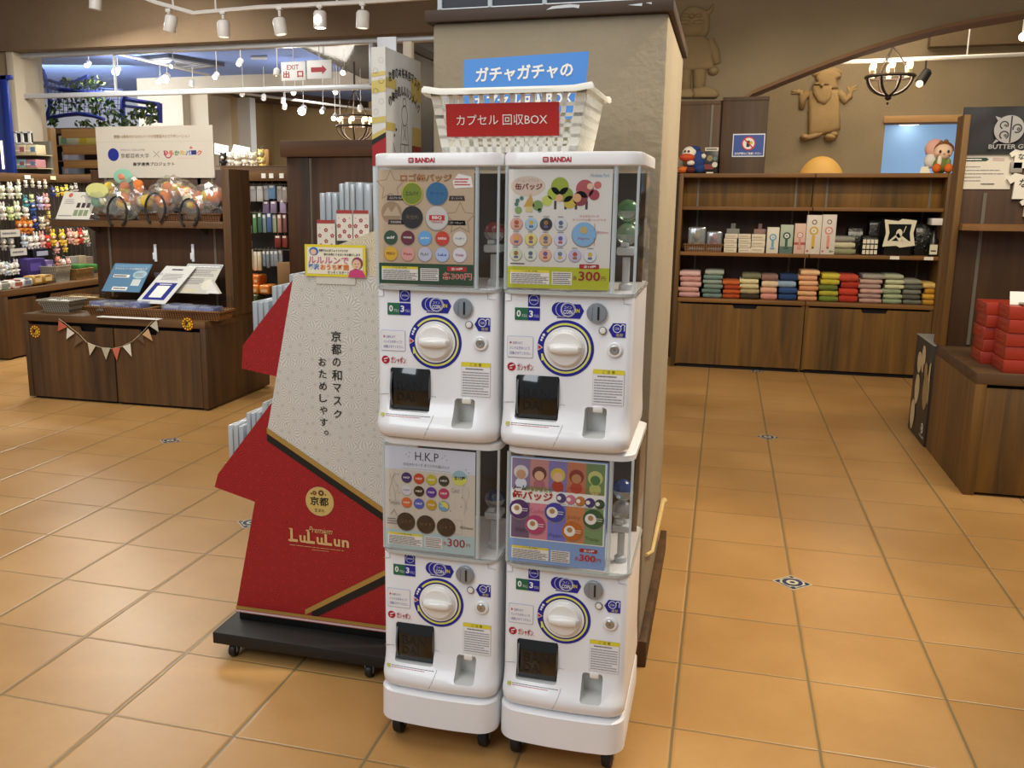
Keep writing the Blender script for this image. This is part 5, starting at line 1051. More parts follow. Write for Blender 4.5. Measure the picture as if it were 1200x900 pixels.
for k, px in enumerate((182, 226)):
    c = at(px, 296, LBY - .008); mb = MB(); mb.box((c.x - .010, LBY - .012, c.z - .06), (c.x + .010, LBY, c.z + .055), WHITEP, .004); mb.box((c.x - .016, LBY - .018, c.z - .045), (c.x - .004, LBY - .008, c.z + .0), WHITEP, .004)
    solo(mb, 'shelf_hook', 'white plastic hook clip on the dark back board, %s of the pair' % ('left' if k == 0 else 'right'), 'hook')
def tilted_card(name, label, px0, px1, pyb, pyt, yb, draw, col, lean=.10, skew=0.):
    """information card leaning back on an easel"""
    a = at(px0, pyb, yb); b = at(px1, pyb, yb); c = at((px0 + px1) / 2, pyt, yb + lean)
    root = thing(name, label, 'info card', ((a.x + b.x) / 2, yb, min(a.z, b.z))); U = V(skew, lean, c.z - a.z); H = U.length; U.normalize(); W = b.x - a.x; N = V(1, 0, 0).cross(U); N = -N if N.y > 0 else N
    mb = MB(); O = V(a.x, yb, a.z); mb.prism([O, O + V(W, 0, 0), O + V(W, 0, 0) + U * H, O + U * H], -N * .004, mat(col, .35, var=.02)); s = Sheet(mb, O, (1, 0, 0), U, N, .0008); draw(s, W, H); part(mb, 'card', root)
    mb = MB(); mb.prism([O + V(W * .2, .012, .0), O + V(W * .8, .012, 0), O + V(W * .8, lean + .02, 0), O + V(W * .2, lean + .02, 0)], (0, 0, .004), CLEAR); mb.prism([O + V(W * .35, lean + .02, 0), O + V(W * .65, lean + .02, 0), O + V(W * .65, lean * .7, H * .6), O + V(W * .35, lean * .7, H * .6)], (0, .003, 0), CLEAR); part(mb, 'easel', root)
def d_blue(s, W, H):
    s.rect(W * .04, H * .86, W * .96, H * .95, mat('#6f9ab8', .5, var=0), 1); s.text('ひらかたパーク×京都芸術大学', W * .08, H * .78, W * .92, H * .85, PAPER, 1); s.disc(W * .80, H * .62, W * .18, mat('#a8c4d0', .5, var=0), 1, 24, H * .15); s.body(W * .68, H * .55, W * .92, H * .68, 3, GREYINK, 2, 3, .4)
    s.rect(W * .12, H * .50, W * .55, H * .60, PAPER, 1); s.body(W * .14, H * .52, W * .53, H * .58, 1, INK, 2, 3, .7); s.rect(W * .68, H * .22, W * .90, H * .45, mat('#cfd6d4', .5, var=0), 1); s.rect(W * .24, H * .05, W * .64, H * .17, PAPER, 1); s.body(W * .28, H * .08, W * .60, H * .14, 1, INK, 2, 5, .6)
def d_qr(s, W, H):
    s.body(W * .30, H * .88, W * .72, H * .93, 1, INK, 1, 3, .7); s.body(W * .18, H * .62, W * .82, H * .80, 6, GREYINK, 1, 4, .35); s.rect(W * .12, H * .10, W * .86, H * .55, NAVY, 1); s.rect(W * .28, H * .16, W * .70, H * .47, PAPER, 2); s.body(W * .3, H * .49, W * .7, H * .53, 1, PAPER, 2, 5, .5)
def d_white(s, W, H):
    s.rect(W * .03, H * .86, W * .97, H * .96, mat('#9aa4b0', .5, var=0), 1); s.body(W * .06, H * .88, W * .94, H * .94, 1, PAPER, 2, 2, .6); s.rect(W * .05, H * .60, W * .15, H * .78, INK, 1); s.body(W * .20, H * .58, W * .90, H * .82, 5, GREYINK, 1, 6, .4); s.rect(W * .05, H * .32, W * .15, H * .50, INK, 1); s.body(W * .20, H * .30, W * .70, H * .52, 4, GREYINK, 1, 7, .4)
    s.disc(W * .86, H * .30, W * .17, mat('#dcd8c8', .5, var=0), 2, 24, H * .18); s.rect(W * .2, H * .05, W * .62, H * .16, mat('#cfc6a8', .5, var=0), 1)
tilted_card('info_card', 'blue information card on clear easel at left of the cabinet top', 119, 163, 341, 308.5, 3.02, d_blue, '#5f87a6', .10, .045)
tilted_card('info_card', 'white information card with navy square on the cabinet top', 158, 193, 355, 311, 2.93, d_qr, '#dcdcd8', .16, .14)
tilted_card('info_card', 'pale information card with grey header at right of the cabinet top', 202, 244, 343, 309, 3.02, d_white, '#c9c6bb', .10, .06)
mb = MB(); c = at(248, 344, 3.0); mb.prism([(c.x - .04, 3.0, c.z), (c.x + .055, 3.0, c.z), (c.x + .0, 3.0, c.z + .085)], (0, .03, 0), PAPER); solo(mb, 'tent_card', 'small folded white tent card beside the pale information card', 'card')
def riser(px0, px1, pyt, yb, d, label):
    a = at(px0, pyt, yb); b = at(px1, pyt, yb); root = thing('clear_riser', label, 'riser', ((a.x + b.x) / 2, yb, LZ)); t = .004
    mb = MB(); mb.box((a.x, yb, a.z - t), (b.x, yb + d, a.z), CLEAR); part(mb, 'top', root)
    for x in (a.x, b.x - t): mb = MB(); mb.box((x, yb, LZ), (x + t, yb + d, a.z - t), CLEAR); part(mb, 'side', root)
riser(106, 180, 341, 3.02, .14, 'clear acrylic riser under the blue information card'); riser(196, 269, 344, 3.02, .13, 'clear acrylic riser under the pale information card')
WK = wicker('#4a2c14', '#9a6a38'); WKD = wicker('#3c2411', '#7c5028'); WKG = wicker('#6a6458', '#c4bca8')
def tray(name, label, cat, x0, x1, y0, y1, z0, h, m, flare=.02, parts=True):
    root = thing(name, label, cat, ((x0 + x1) / 2, (y0 + y1) / 2, z0)); t = .008
    def rect(o, z): return [(x0 - o, y0 - o, z), (x1 + o, y0 - o, z), (x1 + o, y1 + o, z), (x0 - o, y1 + o, z)]
    mb = MB(); mb.loft([rect(-flare, z0), rect(0, z0 + h), rect(-t, z0 + h), rect(-flare - t, z0 + .006)], m); part(mb, 'weave', root)
    mb = MB(); pts = [V(*p) for p in rect(0, z0 + h)]; run = []
    for a, b in zip(pts, pts[1:] + pts[:1]):
        for q in range(8): run.append(a + (b - a) * q / 8)
    mb.tube(run, .006, m, 6, True); part(mb, 'rim', root); return root
zc = LZ
a, b = at(100, 368, 2.80), at(174, 374, 2.80); tray('wicker_tray', 'long wicker tray holding blue packets, left of two on the cabinet', 'tray', a.x, b.x, 2.80, 2.98, zc, .055, WK)
a2, b2 = at(170, 372, 2.79), at(262, 374, 2.79); tray('wicker_tray', 'long wicker tray holding clear packs, right of two on the cabinet', 'tray', a2.x, b2.x - .02, 2.785, 2.97, zc, .055, WK)
PKT = clear(tint=(.82, .86, .95), gloss=.35, rough=.12, haze=.12, name='packet_film')
def packet(label, cx, cy, z, w, d, h, col, rot=0., name='flat_packet', cat='packet', group=None, stripe=None, film=True):
    root = thing(name, label, cat, (cx, cy, z), group); M = Matrix.Translation((cx, cy, z)) @ Matrix.Rotation(rot, 4, 'Z')
    mb = MB(); mb.box((-w / 2, -d / 2, 0), (w / 2, d / 2, h), mat(col, .4, var=.08), h * .3, 2, M)
    if stripe: mb.box((-w / 2 + .01, -d / 2 - .0004, h * .3), (w / 2 - .02, d / 2 + .0004, h * .7), mat(stripe, .4), 0, 1, M); mb.box((-w * .3, -d * .3, h), (w * .2, d * .2, h + .0008), mat(stripe, .4), 0, 1, M)
    part(mb, 'contents', root)
    if film: mb = MB(); mb.box((-w / 2 - .006, -d / 2 - .004, -.0005), (w / 2 + .006, d / 2 + .004, h + .004), PKT, .003, 1, M); part(mb, 'film', root)
for k, (px, col, st) in enumerate(((121, '#5a66a8', '#e0ddd4'), (132, '#c9c4b8', '#a08a5a'), (143, '#c8c2b4', '#5a66a8'), (153, '#4a5a96', '#aab4d0'), (160, '#6a7ab4', '#d0d0d8'))):
    c = at(px, 356, 2.87); packet('blue and white flat packet in the left wicker tray, %s from the left' % ordinal(k), c.x, 2.875 + .004 * k, zc + .03, .10, .13, .055 - .004 * (k % 2), col, .15 * (k % 3 - 1), stripe=st, group='packets in the cabinet trays')
for k, (px, col, st) in enumerate(((207, '#b9bccc', '#7a86b4'), (226, '#8fa0c4', '#d8d8d8'), (243, '#5c6ea8', '#c8ccd8'))):
    c = at(px, 356, 2.87); packet('clear topped flat pack in the right wicker tray, %s from the left' % ordinal(k), c.x, 2.875, zc + .03, .125, .13, .05 - .004 * k, col, .1 * (k - 1), stripe=st, group='packets in the cabinet trays')
a, b = at(44, 366, 2.84), at(82, 368, 2.84); tray('silver_tray', 'silvery woven tray of small white packs at the cabinet left corner', 'tray', a.x, b.x, 2.84, 3.02, zc, .075, WKG, .035)
a, b = at(84, 364, 3.0), at(116, 364, 3.0); tray('woven_basket', 'straw basket of wrapped sweets behind the silvery tray', 'basket', a.x - .12, b.x, 3.06, 3.22, zc, .075, wicker('#6a5028', '#b08a50'), .02)
for k in range(6): c = at(48 + 6.5 * k, 357, 2.90); packet('small white pack in the silvery tray, %s from the left' % ordinal(k), c.x, 2.93 + .02 * (k % 2), zc + .042, .05, .06, .028, '#d8d6cc', .3 * (k % 3), 'white_pack', film=False, group='white packs in the silvery tray')
for k in range(4): c = at(82 + 8 * k, 352, 3.12); packet('gold wrapped sweet in the straw basket, %s from the left' % ordinal(k), c.x, 3.14, zc + .045, .07, .05, .03, ['#a88a4a', '#b8a880', '#8a6a3a', '#c0a868'][k], .4 * (k % 3), 'wrapped_sweet', 'sweet', film=False, group='sweets in the straw basket')
mb = MB(); a, b = at(116, 371, 2.76), at(188, 373, 2.76); mb.box((a.x, 2.735, LZ), (b.x, 2.79, LZ + .004), PAPER, .001); solo(mb, 'paper_strip', 'white paper strip lying on the front edge of the low cabinet', 'paper')
# bunting
def bunting():
    y = LY0 - .006; pts = [(69, 373.5), (78, 380), (84, 385), (92, 391), (101.5, 401), (110, 404.5), (118, 407), (131, 408.5), (143, 406), (155, 400), (163, 393), (170, 386), (176, 379), (184, 372)]
    root = thing('bunting', 'string of small coloured pennants across the low cabinet doors', 'bunting', (at(128, 408, y).x, y, at(128, 408, y).z)); mb = MB(); mb.tube([at(*p, y) for p in pts], .0018, mat('#b8a888', .8), 5); part(mb, 'string', root)
    fl = [((69, 375), (68, 388), (79, 383), '#b85a44'), ((79, 384), (78, 397.5), (87.5, 390.5), '#d6cfc4'), ((89.5, 392), (87, 406), (98, 399), '#6a5138'), ((103, 401), (112.5, 405), (105.5, 416.5), '#c9b9a0'), ((119, 407), (129.5, 407.5), (124.5, 421.5), '#b3ab90'), ((131.5, 408), (141, 407.5), (137, 422.5), '#c0664e'), ((144, 406), (153, 402.5), (154.5, 418), '#d4cdbc'), ((160.5, 396), (170, 404), (167, 392), '#5f4630'), ((167, 392), (179, 399.5), (174, 385), '#c29c72'), ((176, 382), (186, 389), (184, 374), '#b9b3a0')]
    for k, (p, q, r, c) in enumerate(fl):
        mb = MB(); mb.prism([at(*p, y) + V(0, -.001, 0), at(*q, y) + V(0, -.001, 0), at(*r, y) + V(0, -.001, 0)], (0, -.0015, 0), mat(c, .8, var=.15, scale=300)); part(mb, 'pennant', root, '%s pennant' % ['red', 'white', 'dotted brown', 'beige', 'grey-green', 'red', 'cream', 'dotted brown', 'tan', 'grey'][k])
bunting()
for k, (px, py, w) in enumerate(((41, 388.5, 'left'), (220, 379.5, 'right'))):
    c = at(px, py, LY0); mb = MB(); y = LY0 - (.001 if k else -.003); s = Sheet(mb, (c.x, y, c.z), (1, 0, 0), (0, 0, 1), (0, -1, 0), .0008); R_ = .042
    mb.lathe([(R_, 0), (R_, .001)], (c.x, y + .0012, c.z), mat('#7a2416', .5, var=0), 24, 'Y')
    for q in range(12): A = 2 * PI * q / 12; s.disc(R_ * .78 * math.cos(A), R_ * .78 * math.sin(A), R_ * .14, mat('#e0b820', .5, var=0), 3, 8)
    s.disc(0, 0, R_ * .55, mat('#d8b01c', .5, var=0), 2); s.text('新', -R_ * .48, -R_ * .34, R_ * .48, R_ * .46, mat('#4a1a0c', .5, var=0), 4, .05); s.text('登場', -R_ * .34, -R_ * .62, R_ * .34, -R_ * .4, INK, 4)
    solo(mb, 'new_sticker', 'round yellow and red 新 sticker at the %s of the low cabinet front' % w, 'sticker')
# shelf: info board, trays, bagged headbands
def d_shelf(s, W, H):
    s.disc(W * .22, H * .88, W * .06, mat('#c86a4a', .5, var=0), 1); s.body(W * .1, H * .55, W * .4, H * .75, 4, GREYINK, 1, 3, .3); s.line(W * .05, H * .12, W * .45, H * .12, .004, INK, 1)
    for q in range(2): s.ring(W * (.60 + .22 * q), H * .80, W * .05, W * .062, INK, 1, 20, 0, 180)
    for q in range(3): s.rect(W * (.50 + .15 * q), H * .42, W * (.60 + .15 * q), H * .60, mat('#3c322c', .5, var=0), 1); s.rect(W * (.48 + .15 * q), H * .12, W * (.60 + .15 * q), H * .34, mat('#8a9a78', .5, var=0), 1)
tilted_card('info_card', 'white headband information card on the upper shelf at far left', 65, 104, 256.5, 225, LSY + .02, d_shelf, '#e2ded2', .05, .05)
mb = MB(); c = at(114, 223, LSY + .03); mb.lathe([(.085, 0), (.085, .003)], (c.x, LSY + .03, c.z), mat('#d6d88a', .5), 28, 'Y', True, 1, .55); mb.box((c.x - .004, LSY + .03, SHZ), (c.x + .004, LSY + .034, c.z), CLEAR); solo(mb, 'price_oval', 'pale green oval price card standing on the upper shelf', 'price card')
a, b = at(163, 257, LSY + .02), at(259, 257, LSY + .02); tray('wicker_tray', 'wide wicker tray under the bagged headbands on the upper shelf', 'tray', a.x, b.x, LSY + .015, LBY - .02, SHZ, .045, WKD, .01)
a, b = at(114, 257, LSY + .02), at(136, 257, LSY + .02); tray('wicker_tray', 'small dark wicker tray at left of the upper shelf', 'tray', a.x, b.x, LSY + .03, LBY - .02, SHZ, .035, WKD, .01)
FILM = clear(tint=(.96, .97, .96), gloss=.35, rough=.15, haze=.05, name='crinkled_film')
def headband_bag(k, px, py, r, cols, label, band=True, dy=.05, rot=0.):
    c = at(px, py, LSY + dy); root = thing('headband_bag', label, 'bagged headband', (c.x, c.y, max(SHZ + .01, c.z - r)), 'bagged pompon headbands on the upper shelf'); rd = random.Random(k)
    n = 0
    for q, col in enumerate(cols + [cols[0]]):
        A = rd.uniform(0, 2 * PI); e = r * .5 * rd.random(); mb = MB(); mb.ball((c.x + e * math.cos(A) + (q - 1.5) * r * .33, c.y, c.z + r * .2 + e * math.sin(A) * .6), r * rd.uniform(.30, .42), mat(col, .85, var=.15, bump=.6, scale=120), 10, 7); part(mb, 'pompon', root)
    if band: mb = MB(); cx = c.x + rd.uniform(-.2, .2) * r; mb.tube([(cx + r * .62 * math.cos(t) * math.cos(rot) , c.y - r * .45 + .01 * math.sin(t), c.z - r * .35 + r * .85 * math.sin(t)) for t in [math.radians(-60 + 300 * q / 16) for q in range(17)]], .0075, mat('#14100e', .5), 8); part(mb, 'headband', root, 'black headband')
    t = bmesh.new(); bmesh.ops.create_icosphere(t, subdivisions=3, radius=1); 
    for v in t.verts: v.co *= 1 + rd.uniform(-.13, .13); v.co = Vector((c.x + v.co.x * r * 1.0, c.y + v.co.y * r * .5, max(SHZ + .004, c.z + v.co.z * r * .95)))
    mb = MB(); mb._merge(t, FILM); part(mb, 'bag', root, 'crinkled clear bag').data.shade_flat()
OR_, YE_, CR_, GR_ = '#e0803a', '#e6c33c', '#e8d8a8', '#7ab08a'
for k, (px, py, r, cols, w, band) in enumerate(((119, 237, .115, [GR_, '#9ac0c8', CR_], 'green and blue, leftmost bag', False), (132, 227, .10, [YE_, OR_, YE_], 'yellow and orange, second bag, upper', False), (143, 241, .115, [CR_, OR_, YE_], 'with large black hoop facing front, third bag', True), (154, 226, .10, [OR_, YE_, OR_], 'orange, upper middle bag', False), (168, 240, .10, [OR_, CR_, OR_], 'orange and cream, centre bag', False), (187, 237, .115, [YE_, OR_, OR_], 'with black hoop above the tray, middle right', True), (200, 224, .105, [YE_, OR_, YE_], 'yellow and orange, upper right bag', False), (213, 230, .11, [OR_, OR_, YE_], 'all orange, right of the middle', False), (228, 243, .105, [CR_, YE_, OR_], 'with half hidden black hoop, right end', True), (245, 235, .115, [OR_, YE_, OR_], 'orange, rightmost bag', False))):
    headband_bag(k, px, py, r, cols, 'bagged pompon headband %s on the upper shelf' % w, band, .045 + .03 * (0 if band else 1))
c = at(145, 207, LSY + .1); mb = MB(); mb.lathe([(.03, 0), (.055, .004), (.06, .008), (.03, .012)], (c.x, LSY + .10, c.z), mat('#8ac0a8', .5), 22, 'Y', True, 1.2, .8); mb.ball((c.x - .01, LSY + .086, c.z), (.025, .006, .02), mat('#d88a6a', .5)); mb.box((c.x - .003, LSY + .104, SHZ), (c.x + .003, LSY + .108, c.z), CLEAR); solo(mb, 'round_badge_sign', 'round green sign with orange centre above the bagged headbands', 'sign')
# ---------------------------------------------------------------- far left counter and peg rack
KX = -5.36
def far_counter():
    x0, x1, y0, y1 = -6.3, KX, 3.86, 5.75
    root = thing('counter_cabinet', 'long brown counter cabinet under the plush peg rack at far left', 'cabinet', ((x0 + x1) / 2, 4.8, 0)); mb = MB(); mb.box((x0, y0, LZ - .05), (x1, y1, LZ), WOOD_LY, .002); mb.box((x0, y0, .012), (x1, y0 + .04, LZ - .05), WOOD_L, .001); mb.box((x0, y1 - .04, .012), (x1, y1, LZ - .05), WOOD_L); mb.box((x0, y0 + .04, .012), (x1 - .05, y1 - .04, LZ - .05), DARK); mb.box((x0 + .03, y0 + .03, 0), (x1 - .03, y1 - .03, .02), DARK); part(mb, 'carcass', root)
    w = (y1 - y0 - .09) / 2
    for k in range(2): door_panel((x1 - .004, y0 + .045 + k * (w + .006), .016), (0, 1, 0), w, LZ - .09, .018, WOOD_L, 'door', root, (.35, .2, .03), (-1, 0, 0))
    bx = -5.76; mb = MB(); mb.box((bx - .03, y0, LZ), (bx, y1, 1.44), mat('#3c342c', .7)); part(mb, 'peg_panel', root, 'dark peg panel')
    mb = MB(); mb.box((bx - .05, y0, 1.40), (bx + .04, y1, 1.47), WOOD_LY, .003); part(mb, 'top_rail', root)
    for k in range(30):
        y = y0 + .05 + (y1 - y0 - .1) * k / 29; mb = MB(); mb.box((bx, y - .004, LZ + .02), (bx + .004, y + .004, 1.40), mat('#6d665c', .4, .5)); part(mb, 'peg_bar', root)
    return bx
BX = far_counter()
def plush(c, s, col, face=None, style=0, facing=(1, 0, 0)):
    """small hanging plush: head, body, ears, limbs and loop in one mesh"""
    mb = MB(); M_ = mat(col, .9, var=.1, bump=.3, scale=200); F_ = mat(face or '#f0e4d0', .9); D = Vector(facing); S_ = Vector((-D.y, D.x, 0))
    def B(a, b, d, r, m): mb.ball(c + S_ * (a * s) + V(0, 0, b * s) + D * (d * s), r if not isinstance(r, tuple) else r, m, 9, 6)
    B(0, .30, 0, .30 * s, M_); B(0, -.18, 0, .26 * s, M_)
    e = .16 if style != 1 else .10; h = .56 if style != 1 else .70
    for t in (-1, 1):
        B(t * e * 1.2, h, 0, (.10 * s, .10 * s, (.10 if style != 1 else .22) * s), M_); B(t * .26, -.12, .05, .10 * s, M_); B(t * .13, -.42, .08, .11 * s, M_); B(t * .10, .34, .27, .035 * s, mat('#1a1412', .4))
    B(0, .22, .18, .16 * s, F_)
    mb.tube([c + V(0, 0, .55 * s), c + V(0, 0, .80 * s) - D * .1 * s, c + V(0, 0, .95 * s) - D * .6 * s], .02 * s, mat('#b8b4a8', .4, .6), 5)
    return mb
CN = {'#e8e4da': 'white', '#dfe6c8': 'pale green', '#c8d890': 'light green', '#3a5a9a': 'blue', '#2c3a78': 'navy', '#4a8a90': 'teal', '#b8b0d8': 'lilac', '#e0a8a0': 'pink', '#d8cc50': 'yellow', '#c8772a': 'orange', '#8a6a4a': 'brown', '#c23a2c': 'red', '#e8b08a': 'peach', '#c8d4e0': 'pale blue', '#e6c040': 'golden', '#a8a49c': 'grey', '#d8d0b8': 'cream'}
rows = [('top row', [(22, 217, 7, '#d8d0b8'), (30, 216, 7, '#e8e4da'), (38, 216, 7, '#d8d0b8'), (46, 217, 7, '#e8e4da'), (53, 217, 7, '#d8d0b8'), (62, 226, 9, '#2c3a78'), (67, 226, 8, '#d8cc50'), (73, 225, 8, '#e6c040'), (78, 224, 8, '#d8cc50'), (84, 223, 8, '#a8a49c'), (89, 222, 8, '#a8a49c')]),
        ('second row', [(2, 226, 13, '#dfe6c8'), (12, 226, 13, '#e8e4da'), (21, 226, 12, '#dfe6c8'), (30, 239, 11, '#4a8a90'), (37, 234, 9, '#c8d890'), (38, 244, 12, '#3a5a9a'), (47, 239, 13, '#b8b0d8'), (54, 239, 13, '#e0a8a0')]),
        ('third row', [(3, 250, 14, '#e8e4da'), (12, 251, 13, '#c8d890'), (20, 249, 14, '#dfe6c8'), (30, 250, 12, '#e8e4da'), (40, 261, 13, '#2c3a78'), (49, 262, 12, '#d8d0b8'), (55, 265, 13, '#8a6a4a'), (57, 252, 7, '#d8cc50')]),
        ('fourth row', [(22, 267, 13, '#c8772a'), (28.5, 267, 13, '#c8772a'), (35, 267, 13, '#c8772a'), (4, 287, 12, '#a8a49c'), (13, 287, 12, '#a8a49c'), (28, 283, 12, '#c8d4e0'), (35, 285, 13, '#e8e4da'), (42, 284, 13, '#e8e4da')]),
        ('lower right row', [(49, 283, 13, '#e0a8a0'), (55.5, 284, 13, '#c23a2c'), (62, 281, 13, '#e6c040'), (66, 291, 11, '#e0a8a0'), (73, 281, 13, '#e6c040'), (76, 290, 10, '#e6c040'), (82, 279, 12, '#e0a8a0'), (88, 280, 13, '#e8b08a'), (94, 279, 12, '#c23a2c'), (100, 278, 12, '#d8d0b8'), (103, 284, 9, '#a8a49c')]),
        ('bottom row', [(2, 315, 12, '#e8e4da'), (7.5, 317, 11, '#c8d4e0'), (13, 316, 12, '#e8e4da'), (19, 315, 12, '#e8e4da'), (24.5, 316, 12, '#e0a8a0'), (30, 315, 12, '#e8e4da')])]
for rn, items in rows:
    for k, (px, py, sp, col) in enumerate(items):
        p = atx(px, py, BX + .09); d = (p - CAM).dot(CW); s = sp / F_PX * d
        mb = plush(p, s * 1.06, col, None, (k + len(rn)) % 2, (.86, -.5, 0))
        solo(mb, 'plush_keychain', '%s plush keychain, %s from the left, %s of left peg rack' % (CN[col], ordinal(k), rn), 'keychain', 'plush keychains on the left peg rack')
for k, (px, py, w) in enumerate(((32, 208, 'left'), (62, 209, 'right'))):
    p = atx(px, py, BX + .05); mb = MB(); mb.box((p.x, p.y - .035, p.z - .012), (p.x + .004, p.y + .035, p.z + .02), mat('#e6e0b8' if k else PAPER and '#e6e4dc', .6)); solo(mb, 'price_tag', 'small %s price tag on the peg rack top rail, %s one' % ('cream' if k else 'white', w), 'price tag')
for k, (px0, px1, py) in enumerate(((0, 23, 274), (12, 31, 296))):
    a = atx(px0, py, BX + .11); b = atx(px1, py, BX + .11); mb = MB(); mb.box((a.x, a.y, a.z - .03), (a.x + .006, b.y, a.z + .03), mat('#c9c6bc', .6)); s = Sheet(mb, (a.x + .0062, a.y, a.z), (0, 1, 0), (0, 0, 1), (1, 0, 0)); s.body(.02, -.015, b.y - a.y - .02, .015, 1, GREYINK, 1, 3, .5); solo(mb, 'shelf_label', '%s label strip across the left peg rack' % ('grey-white upper' if k == 0 else 'cream lower'), 'label')
# goods lying on the counter
def lump(name, label, cat, px0, px1, pyt, pyb, X, depth, col, col2=None, group=None, bev=.02):
    a = atx(px0, pyb, X); b = atx(px1, pyb, X); t = atx((px0 + px1) / 2, pyt, X); z0 = max(LZ, min(a.z, b.z)); z1 = max(z0 + .02, t.z); mb = MB(); mb.box((X - depth, a.y, z0), (X, b.y, z1), mat(col, .45, var=.1), bev, 3)
    if col2: mb.box((X - depth * .8, a.y + (b.y - a.y) * .2, z1 - .001), (X + .001, a.y + (b.y - a.y) * .7, z1 + .001), mat(col2, .5)); mb.box((X - .001, a.y + (b.y - a.y) * .15, z0 + (z1 - z0) * .3), (X + .0015, a.y + (b.y - a.y) * .75, z0 + (z1 - z0) * .75), mat(col2, .5))
    return solo(mb, name, label, cat, group)
lump('gift_box', 'purple gift box on the far left counter', 'box', 33, 54, 303, 322, -5.58, .16, '#3a2a6a', '#5a4a9a', None, .004)
lump('gift_box', 'lavender patterned box beside the purple gift box', 'box', 55, 64, 305, 322, -5.58, .14, '#6a5a8a', '#b0a0c0', None, .004)
lump('black_pouch', 'black pouch with white print above the purple gift box', 'pouch', 40, 62, 291, 302, -5.66, .05, '#14141a', '#aab0c0', None, .01)
for k, (p0, p1, pt, pb, c1, c2, w) in enumerate(((0, 16, 330, 338, '#d8d4c8', '#8a8a80', 'white'), (16, 30, 328, 337, '#ddd9d0', '#a0584a', 'white'), (28, 40, 326, 335, '#c8c4ba', '#6a7a8a', 'grey'), (40, 52, 323, 333, '#a8803a', '#d8c088', 'gold'), (52, 64, 322, 331, '#9a7434', '#d8c088', 'gold'), (0, 14, 337, 345, '#d0ccc0', '#7a8a6a', 'white'), (14, 27, 336, 343, '#b05a48', '#e0d0c0', 'red'))):
    lump('snack_pouch', '%s snack pouch lying on the far left counter, number %s from the camera' % (w, ordinal(k)), 'pouch', p0, p1, pt, pb, -5.40, .12, c1, c2, 'snack pouches on the far left counter')
def counter_basket(px0, px1, pyt, pyb, X, label, m):
    a = atx(px0, pyb, X); b = atx(px1, pyb, X); t = atx(px0, pyt, X); return tray('wire_basket', label, 'basket', X - .18, X, a.y, b.y, LZ, max(.06, t.z - LZ), m, .015)
counter_basket(66, 84, 313, 326, -5.42, 'grey wire basket of pink plush on the far counter', WKG); counter_basket(90, 110, 316, 326, -5.42, 'straw basket of green goods at end of the far counter', wicker('#6a5028', '#b08a50'))
for k, (px, py, col, w) in enumerate(((68, 308, '#d88a70', 'peach'), (74, 311, '#e8dcc8', 'cream'), (80, 310, '#e0a8a0', 'pink'))):
    p = atx(px, py, -5.5); solo(plush(p, .085, col), 'small_plush', '%s small plush in the grey wire basket' % w, 'plush')
for k in range(3): p = atx(93 + 6 * k, 312, -5.5); mb = MB(); mb.box((p.x - .05, p.y - .06, p.z - .04), (p.x + .05, p.y + .06, p.z + .02), mat('#3f7a32', .7, var=.2), .015, 2); solo(mb, 'green_pack', 'green pack in the straw basket, %s from the left' % ordinal(k), 'pack', 'green packs in the straw basket')
for k, (px, py) in enumerate(((84, 303), (94, 302), (102, 303))): p = atx(px, py, -5.62); mb = MB(); mb.box((p.x - .03, p.y - .05, LZ), (p.x + .03, p.y + .05, p.z + .02), mat(['#8a867c', '#9a8a70', '#7a6a58'][k], .6, var=.15), .006); solo(mb, 'brown_box', 'small %s box behind the counter baskets, %s from the left' % (['grey', 'tan', 'brown'][k], ordinal(k)), 'box')
# ---------------------------------------------------------------- accessory rack and tall cabinet in the middle
RY_ = 5.15
def accessory_rack():
    a = at(271, 212, RY_); b = at(342, 213, RY_); zt = at(300, 196, RY_).z; zb = at(300, 212, RY_).z; z0 = at(300, 354, RY_).z
    root = thing('accessory_rack', 'dark accessory peg rack with wooden header beside the tall cabinet', 'rack', ((a.x + b.x) / 2, RY_ + .2, 0)); mb = MB(); mb.box((a.x - .1, RY_ + .26, 0), (b.x + .1, RY_ + .30, zt), mat('#191512', .8)); part(mb, 'back_panel', root)
    mb = MB(); mb.box((a.x - .1, RY_, zb), (b.x + .1, RY_ + .03, zt), WOOD_LX, .002); part(mb, 'header', root); mb = MB(); mb.box((a.x - .1, RY_ - .12, 0), (b.x + .1, RY_ + .26, z0), WOOD_LX, .002); part(mb, 'base', root)
    mb = MB(); mb.box((a.x - .1, RY_, zt), (b.x + .1, RY_ + .32, zt + .012), WOOD_LX, .002); part(mb, 'top_shelf', root)
    for px in (277, 309, 318, 330): p = at(px, 206, RY_); mb = MB(); mb.box((p.x - .02, RY_ - .004, p.z - .02), (p.x + .02, RY_, p.z + .02), PAPER); part(mb, 'price_tag', root, 'white price tag')
    for py in (216, 249, 292): p = at(300, py, RY_ + .08); mb = MB(); mb.box((a.x - .08, RY_ + .07, p.z - .004), (b.x + .08, RY_ + .08, p.z + .004), GREYM); mb.box((a.x - .02, RY_ + .08, p.z - .004), (a.x, RY_ + .26, p.z + .004), GREYM); mb.box((b.x - .02, RY_ + .08, p.z - .004), (b.x, RY_ + .26, p.z + .004), GREYM); part(mb, 'hanging_rail', root)
    return z0
AZ0 = accessory_rack()
